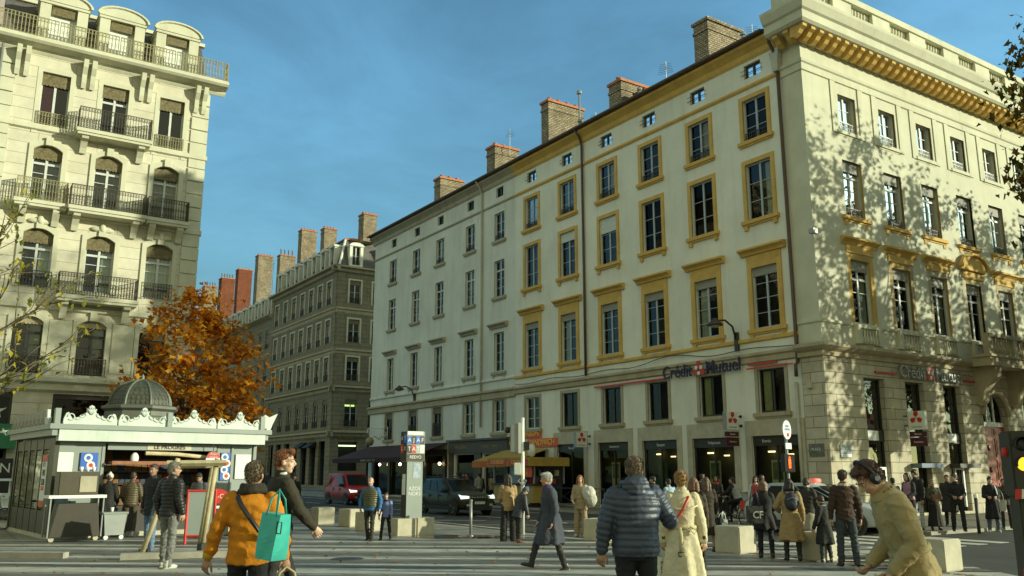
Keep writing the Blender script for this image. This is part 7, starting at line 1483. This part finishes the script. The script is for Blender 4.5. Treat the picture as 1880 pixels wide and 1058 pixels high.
o, k = person((1.98, 25.8, 0), 158, 1.71, 'auburn haired woman in beige carrying a white jacket on her arm', fem=True, arms=((4, 8, 16, 4), (6, 10, 66, -14)), legs=((2, 0, 3), (-2, -4, 3)), head=(18, 6, 0), top=((.36, .29, .17), 'jacket'), bottom=((.34, .26, .15), 'wide'), hair=('long', (.26, .10, .03)), sk=(.6, .38, .27, 1), shoes='trainer', vox=.013, hem=.14)
b = MB(); b.ell((0, 0, 0), (.19, .12, .22), 14, 10).ell((.07, -.03, -.16), (.15, .09, .2), 12, 8).ell((-.1, .02, .08), (.12, .1, .16), 10, 8); e = fuse(b, 'folded_jacket', cloth((.55, .54, .46)), None, .014, lambda c, n_: .014*noise.noise(c*11)); e.location = (2.22, 25.6, 1.2); tag(e, 'white jacket carried over the arm of the auburn haired woman', 'jacket')
# 12-16 at the kiosk
a = kl(1.98, -.5); o, k = person((a[0], a[1], 0), 10, 1.80, 'customer from behind in a brown quilted jacket at the kiosk counter', arms=((8, 10, 40, -8), (8, 10, 44, -8)), legs=((2, 0, 3), (12, -14, 3)), head=(0, 18, 0), top=((.085, .062, .028), 'puffer'), bottom=((.07, .055, .03), 'slim'), hair=('short', (.04, .03, .02)), shoes='trainer', vox=.014, face=False, hem=.06)
a = kl(1.42, -.22); o, k = person((a[0], a[1], 0), 5, 1.76, 'person in black with a white woolly hat beside the serving cart', arms=((8, 10, 40, -8), (8, 10, 44, -8)), head=(0, 10, 0), top=(BLK, 'coat'), coat=.45, bottom=(BLK, 'slim'), hair=('short', (.04, .03, .02)), beanie=(.6, .6, .54), vox=.016, face=False)
o, k = person((-8.52, 21.1, 0), 150, 1.98, 'man in a dark jacket and blue jeans beside the man in black quilting', arms=((0, 10, 14, 2), (-4, 10, 12, 2)), legs=((4, 2, 4), (-4, -8, 4)), head=(20, 2, 0), top=((.022, .024, .026), 'jacket'), bottom=((.13, .20, .30), 'jeans'), hair=('short', (.06, .04, .025)), sk=(.36, .19, .11, 1), vox=.013, hem=.20)
o, k = person((-6.72, 17.55, 0), -24, 2.0, 'tall grey haired man in a black quilted jacket and grey jeans standing before the kiosk', arms=((-10, 14, 20, 2), (-12, 14, 22, 0)), legs=((8, 2, 5), (-6, -8, 6)), head=(-34, 2, 0), build=.98, top=((.018, .016, .013), 'puffer'), bottom=((.17, .17, .15), 'jeans'), hair=('short', (.20, .18, .14)), sk=(.50, .29, .19, 1), shoes='trainer', vox=.0115, detail=2, hem=.06, wrink=1.4)
q = MB()
for sd in (-1, 1): q.tube([(sd*.032+.022*math.cos(t), .098, .0+.018*math.sin(t)) for t in np.linspace(0, 6.283, 13)], .0025, 4).tube([(sd*.054, .096, .004), (sd*.078, .01, .006)], .0025, 4)
q.tube([(-.01, .1, .004), (.01, .1, .004)], .0025, 4); q.xf(k['HM']); q.build('glasses', X['black'], o)
o, k = person((-9.05, 25.75, 0), 172, 1.78, 'man in a grey striped quilted jacket and white trousers, head bowed, at the kiosk', arms=((10, 8, 50, -12), (10, 8, 52, -12)), head=(8, 30, 0), top=((.085, .095, .10), 'puffer'), bottom=((.55, .56, .5), 'slim'), hair=('short', (.025, .02, .015)), sk=(.42, .24, .15, 1), vox=.014, hem=.04)
# 17- the group at the crossing
o, k = person((4.57, 20.9, 0), 8, 1.68, 'woman with long brown hair in a long dark dress, left of the lone bright block', fem=True, arms=((0, 9, 10, 4), (4, 12, 24, 4)), legs=((2, 0, 2), (-2, -5, 2)), head=(-6, 4, 0), top=((.030, .021, .010), 'jacket'), skirt=((.030, .021, .010), .40, .75), hair=('long', (.10, .055, .025)), sk=(.45, .26, .17, 1), vox=.0135, hem=.02)
hp = world(o, k['A'][1][2]); e = tote('handbag', (hp.x+.12, hp.y+.05, hp.z-.42), 40, .30, .16, .30, X['black'], 'black and white handbag at the side of the woman in the long dark dress', 'bag', .16, 12, X['white'], (-.1, .12, .05, .2))
o, k = person((3.27, 16.0, 0), 6, 1.70, 'brown haired woman in a dark coat, half hidden behind the pale trench coat', fem=True, head=(-24, 4, 0), top=((.05, .035, .018), 'jacket'), bottom=(BLK, 'slim'), hair=('mid', (.17, .075, .028)), sk=(.5, .3, .2, 1), vox=.0135)
CFo, k = person((5.48, 19.4, 0), -14, 1.62, 'woman in a black coat with a black lettered bag, left of the camel coat', fem=True, arms=((0, 10, 8, 4), (20, 10, 70, -10)), legs=((3, 0, 3), (-3, -6, 3)), head=(-30, 2, 0), top=((.014, .014, .015), 'coat'), coat=.66, bottom=(BLK, 'slim'), hair=('mid', (.14, .075, .035)), sk=(.52, .31, .21, 1), vox=.0135, collar=BLK)
e = tote('shoulder_bag', (5.20, 19.15, .74), 6, .34, .14, .36, X['black'], 'black shoulder bag with two white letters on its side', 'bag', .4, 0, X['black'], None, .9); text('lettering', 'CF', .20, X['white'], e, (.04, -.082, .17), FRONT, .002, bold=.004)
o, k = person((5.86, 18.8, 0), -8, 1.66, 'woman in a long camel coat carrying a dark rucksack, at the crossing', fem=True, arms=((10, 26, 60, -30), (-4, 10, 6, 6)), legs=((4, 2, 3), (-4, -8, 3)), head=(-10, 2, 0), build=1.12, top=((.34, .23, .095), 'coat'), coat=.44, flare=1.1, bottom=(DRK, 'slim'), hair=('mid', (.022, .016, .012)), sk=(.5, .3, .2, 1), vox=.0125, face=False, wrink=1.2, collar=(.05, .03, .06))
b = MB(); b.ell((0, 0, 0), (.15, .10, .19), 16, 12).ell((0, -.05, -.06), (.12, .08, .11), 14, 10).ell((0, .01, .12), (.12, .08, .08), 12, 8); e = fuse(b, 'rucksack', cloth((.020, .020, .030), .6, 'nylon'), None, .012, lambda c, n_: .006*noise.noise(c*14)); w_ = world(o, k['neck']+vx(0, -.22, -.20)); e.location = w_; e.rotation_euler = (0, 0, R(-8)); tag(e, 'dark rucksack on the back of the camel coat', 'rucksack')
for sd in (-1, 1): MB().tube([(sd*.10, .05, .16), (sd*.11, .16, .20), (sd*.12, .26, .10)], .018, 6, .5).build('bag_strap', X['black'], e, True)
MB().tube([(-.11, -.10, .05), (0, -.13, .10), (.11, -.10, .05)], .006, 5).build('zip', X['grey_metal'], e)
o, k = person((6.82, 20.6, 0), -30, 1.66, 'person in a dark jacket and pale skirt between the camel coat and the boy', fem=True, arms=((10, 8, 60, -14), (10, 8, 50, -8)), head=(-30, 4, 0), top=((.03, .028, .022), 'jacket'), skirt=((.34, .31, .22), .55, .6), bottom=None, hair=('fringe', (.05, .035, .02)), sk=(.58, .38, .28, 1), vox=.0135, hem=.03)
o, k = person((6.42, 18.45, 0), 38, 1.33, 'small boy in a dark coat and jeans bending his head, before the sherpa collar jacket', arms=((10, 10, 26, 2), (2, 10, 10, 4)), legs=((4, 0, 3), (-4, -8, 3)), head=(30, 14, 0), top=((.020, .022, .018), 'coat'), coat=.50, flare=.7, bottom=((.05, .055, .06), 'slim'), hair=('fringe', (.05, .024, .012)), sk=(.55, .34, .22, 1), shoes='trainer', vox=.012, collar=(.3, .3, .27))
o, k = person((6.60, 17.7, 0), -6, 1.84, 'man from behind in a brown leather jacket with a woolly pale collar and jeans', arms=((-2, 11, 8, 4), (-4, 11, 4, 4)), legs=((3, 0, 4), (-3, -5, 4)), head=(-30, 2, 0), build=1.02, top=((.045, .022, .012), 'jacket'), bottom=((.040, .048, .055), 'jeans'), hair=('short', (.045, .028, .016)), sk=(.48, .28, .18, 1), vox=.0115, detail=2, face=False, hem=.02, collar=(.48, .41, .26), wrink=1.3)
o, k = person((8.4, 30.6, 0), 150, 1.66, 'person with white sleeves and a bright red scarf beside the litter bag', fem=True, arms=((12, 8, 60, -14), (12, 8, 60, -14)), head=(10, 8, 0), top=((.55, .57, .55), 'jacket'), vest=(.48, .04, .03), bottom=(BLK, 'slim'), hair=('long', (.025, .018, .012)), vox=.017)
o, k = person((6.6, 30.9, 0), -60, 1.73, 'dark haired man in a black jacket by the left lit shop window', arms=((4, 8, 30, 0), (4, 8, 30, 0)), head=(-10, 4, 0), top=(DRK, 'jacket'), bottom=(BLK, 'slim'), hair=('short', (.02, .016, .012)), vox=.017, collar=(.25, .27, .22))
o, k = person((7.45, 32.4, 0), 160, 1.66, 'person in a red scarf standing at the poster window', fem=True, top=(DRK, 'jacket'), bottom=(BLK, 'slim'), hair=('mid', (.03, .02, .012)), vox=.018, collar=(.5, .03, .03))
o, k = person((8.08, 31.8, .06), 60, 1.68, 'cyclist in black with a pale back panel sitting on the dark bicycle', lean=20, arms=((46, 8, 66, -4), (46, 8, 66, -4)), legs=((72, -8, 4), (38, 8, 4)), head=(0, -6, 0), top=((.02, .02, .02), 'jacket'), vest=(.34, .33, .30), bottom=(BLK, 'slim'), hair=('short', (.02, .016, .012)), vox=.017)
o, k = person((9.05, 32.2, 0), -150, 1.70, 'person with long black hair in black, just right of the litter bag', fem=True, top=(BLK, 'coat'), coat=.6, bottom=(BLK, 'slim'), hair=('long', (.015, .012, .01)), vox=.018)
o, k = person((4.55, 28.5, 0), 40, 1.66, 'dark haired person lifting a small paper, seen between the blue puffer and the trench coat', arms=((6, 8, 20, 2), (40, 8, 120, -10)), head=(30, 6, 0), top=((.05, .05, .035), 'jacket'), bottom=(BLK, 'slim'), hair=('short', (.02, .016, .012)), vox=.018)
o, k = person((5.05, 28.0, 0), 30, 1.62, 'person in a pale blue shirt stooping beyond the trench coat shoulder', lean=18, top=((.40, .52, .62), 'shirt'), bottom=(BLK, 'slim'), hair=('short', (.02, .016, .012)), vox=.018)
# by the sunlit corner front
o, k = person((12.45, 27.9, 0), 112, 1.78, 'woman in black with a dusty pink waistcoat and headphones, facing left', fem=True, arms=((6, 8, 70, -8), (6, 8, 70, -8)), head=(6, 10, 0), top=((.02, .018, .018), 'jacket'), vest=(.30, .15, .20), bottom=(BLK, 'wide'), hair=('mid', (.045, .03, .025)), sk=(.55, .33, .24, 1), vox=.0145)
o, k = person((13.05, 28.7, 0), 120, 1.87, 'tall person in black with bushy black hair behind the pink waistcoat', top=(BLK, 'jacket'), bottom=((.5, .5, .45), 'slim'), hair=('fringe', (.012, .010, .009)), vox=.017)
o, k = person((13.48, 28.5, 0), 176, 1.56, 'elderly woman in an olive shawl and long black skirt clasping a brown bag', fem=True, arms=((14, 8, 74, -28), (14, 8, 74, -28)), head=(6, 6, 0), build=1.15, top=((.06, .065, .035), 'jacket'), skirt=(BLK, .14, .85), hair=('bun', (.25, .2, .13)), sk=(.55, .33, .22, 1), vox=.0145, hem=.06)
e = tote('handbag', (13.45, 28.24, .92), 176, .30, .12, .2, mat('brown_leather', (.16, .07, .03, 1), .4, .25, 6, .1), 'brown bag clasped by the elderly woman in the olive shawl', 'bag', .1, 0, X['black'])
o, k = person((15.0, 30.6, 0), 150, 1.70, 'dark dressed person half hidden between the shawl and the man in black', top=(DRK, 'coat'), coat=.5, bottom=(BLK, 'slim'), hair=('bun', (.03, .02, .015)), vox=.018)
o, k = person((13.97, 28.0, 0), 160, 1.73, 'man all in black looking aside with hands joined, behind the dark bollard', arms=((8, 8, 76, -24), (8, 8, 76, -24)), legs=((2, 0, 6), (-2, -3, 6)), head=(-50, 2, 0), top=((.014, .014, .014), 'jacket'), bottom=(BLK, 'jeans'), hair=('short', (.02, .015, .012)), sk=(.5, .3, .2, 1), vox=.0145, hem=.10, collar=BLK)
o, k = person((14.95, 27.8, 0), 158, 1.66, 'woman in a long black coat reading her phone by the red door', fem=True, arms=((14, 8, 84, -20), (14, 8, 84, -20)), legs=((2, 0, 3), (-2, -3, 3)), head=(6, 22, 0), top=((.013, .013, .013), 'coat'), coat=.42, flare=.8, bottom=((.10, .13, .17), 'jeans'), hair=('bun', (.03, .022, .015)), sk=(.6, .38, .28, 1), shoes='trainer', vox=.0145)
strap(o, [k['neck']+vx(-.12, .06, 0), k['neck']+vx(-.15, .15, -.15), k['neck']+vx(-.2, .1, -.5)], .02, X['white'])
e = tote('shoulder_bag', (15.22, 27.75, .62), 150, .28, .1, .34, cloth((.55, .54, .47)), 'pale cloth bag at the side of the woman reading her phone', 'bag', .3)
o, k = person((16.2, 29.3, 0), 165, 1.58, 'woman in dark olive with her hand at her chin', fem=True, arms=((14, 8, 120, -24), (6, 8, 60, -20)), top=((.045, .04, .025), 'jacket'), bottom=(DRK, 'slim'), hair=('bun', (.05, .035, .02)), sk=(.48, .28, .18, 1), vox=.016)
o, k = person((12.7, 29.6, 0), 10, 1.60, 'dark haired person with a blue collar, left of the pink waistcoat', top=(BLK, 'jacket'), bottom=(BLK, 'slim'), hair=('short', (.015, .012, .01)), vox=.018, collar=(.2, .26, .3), face=False)
# further off
o, k = person((-9.2, 37.6, 0), 174, 1.70, 'man in black with a pale face coming on behind the dark suit', arms=((-8, 6, 4, 2), (14, 6, 26, 2)), legs=((16, 6, 2), (-12, -24, 2)), top=(BLK, 'jacket'), bottom=(BLK, 'slim'), hair=('short', (.05, .035, .025)), sk=(.5, .3, .22, 1), vox=.016)
far = [((23.6, 2.6), 170, (.03, .025, .02), 'mid', 'passer-by in brown under the left end of the yellow awning'), ((22.6, 3.0), 150, (.42, .05, .04), 'short', 'passer-by in a red top under the yellow awning'), ((21.3, 2.9), 20, BLK, 'short', 'passer-by in black in the middle of the yellow awning'), ((20.2, 2.8), 10, (.30, .22, .11), 'mid', 'passer-by in a tan coat left of the signal pole, beyond the car'), ((24.9, 2.3), 140, (.24, .22, .16), 'short', 'passer-by in a pale jacket behind the bonnet of the dark green car'), ((20.8, 3.3), 100, (.30, .32, .28), 'short', 'passer-by in grey white beside the tan coat'), ((17.6, 1.9), 178, (.50, .03, .025), 'short', 'stall keeper in red standing inside the churros stall')]
for (u, d), hd, c_, hk, lb in far:
    q = st(u, d); person((q.x, q.y, 0), hd-56, 1.72, lb, top=(c_, 'jacket'), bottom=(BLK if u != 24.9 else DRK, 'slim'), hair=(hk, (.03, .022, .015)), vox=.022, face=False)
for x, y, hd, c_, lb in ((-24.6, 88, 10, BLK, 'dark figure standing alone at the far shop windows under the book shop lettering'), (-21.3, 87, 80, DRK, 'distant dark figure walking at the corner of the far block'), (-23.7, 86, 200, (.05, .05, .06), 'distant figure in blue black beside the far shop entrance')):
    person((x, y, 0), hd, 1.75, lb, legs=((14, 4, 2), (-10, -20, 2)), top=(c_, 'jacket'), bottom=(BLK, 'slim'), hair=('short', (.03, .022, .015)), vox=.026, face=False)
bpy.data.scenes.remove(_tmp)
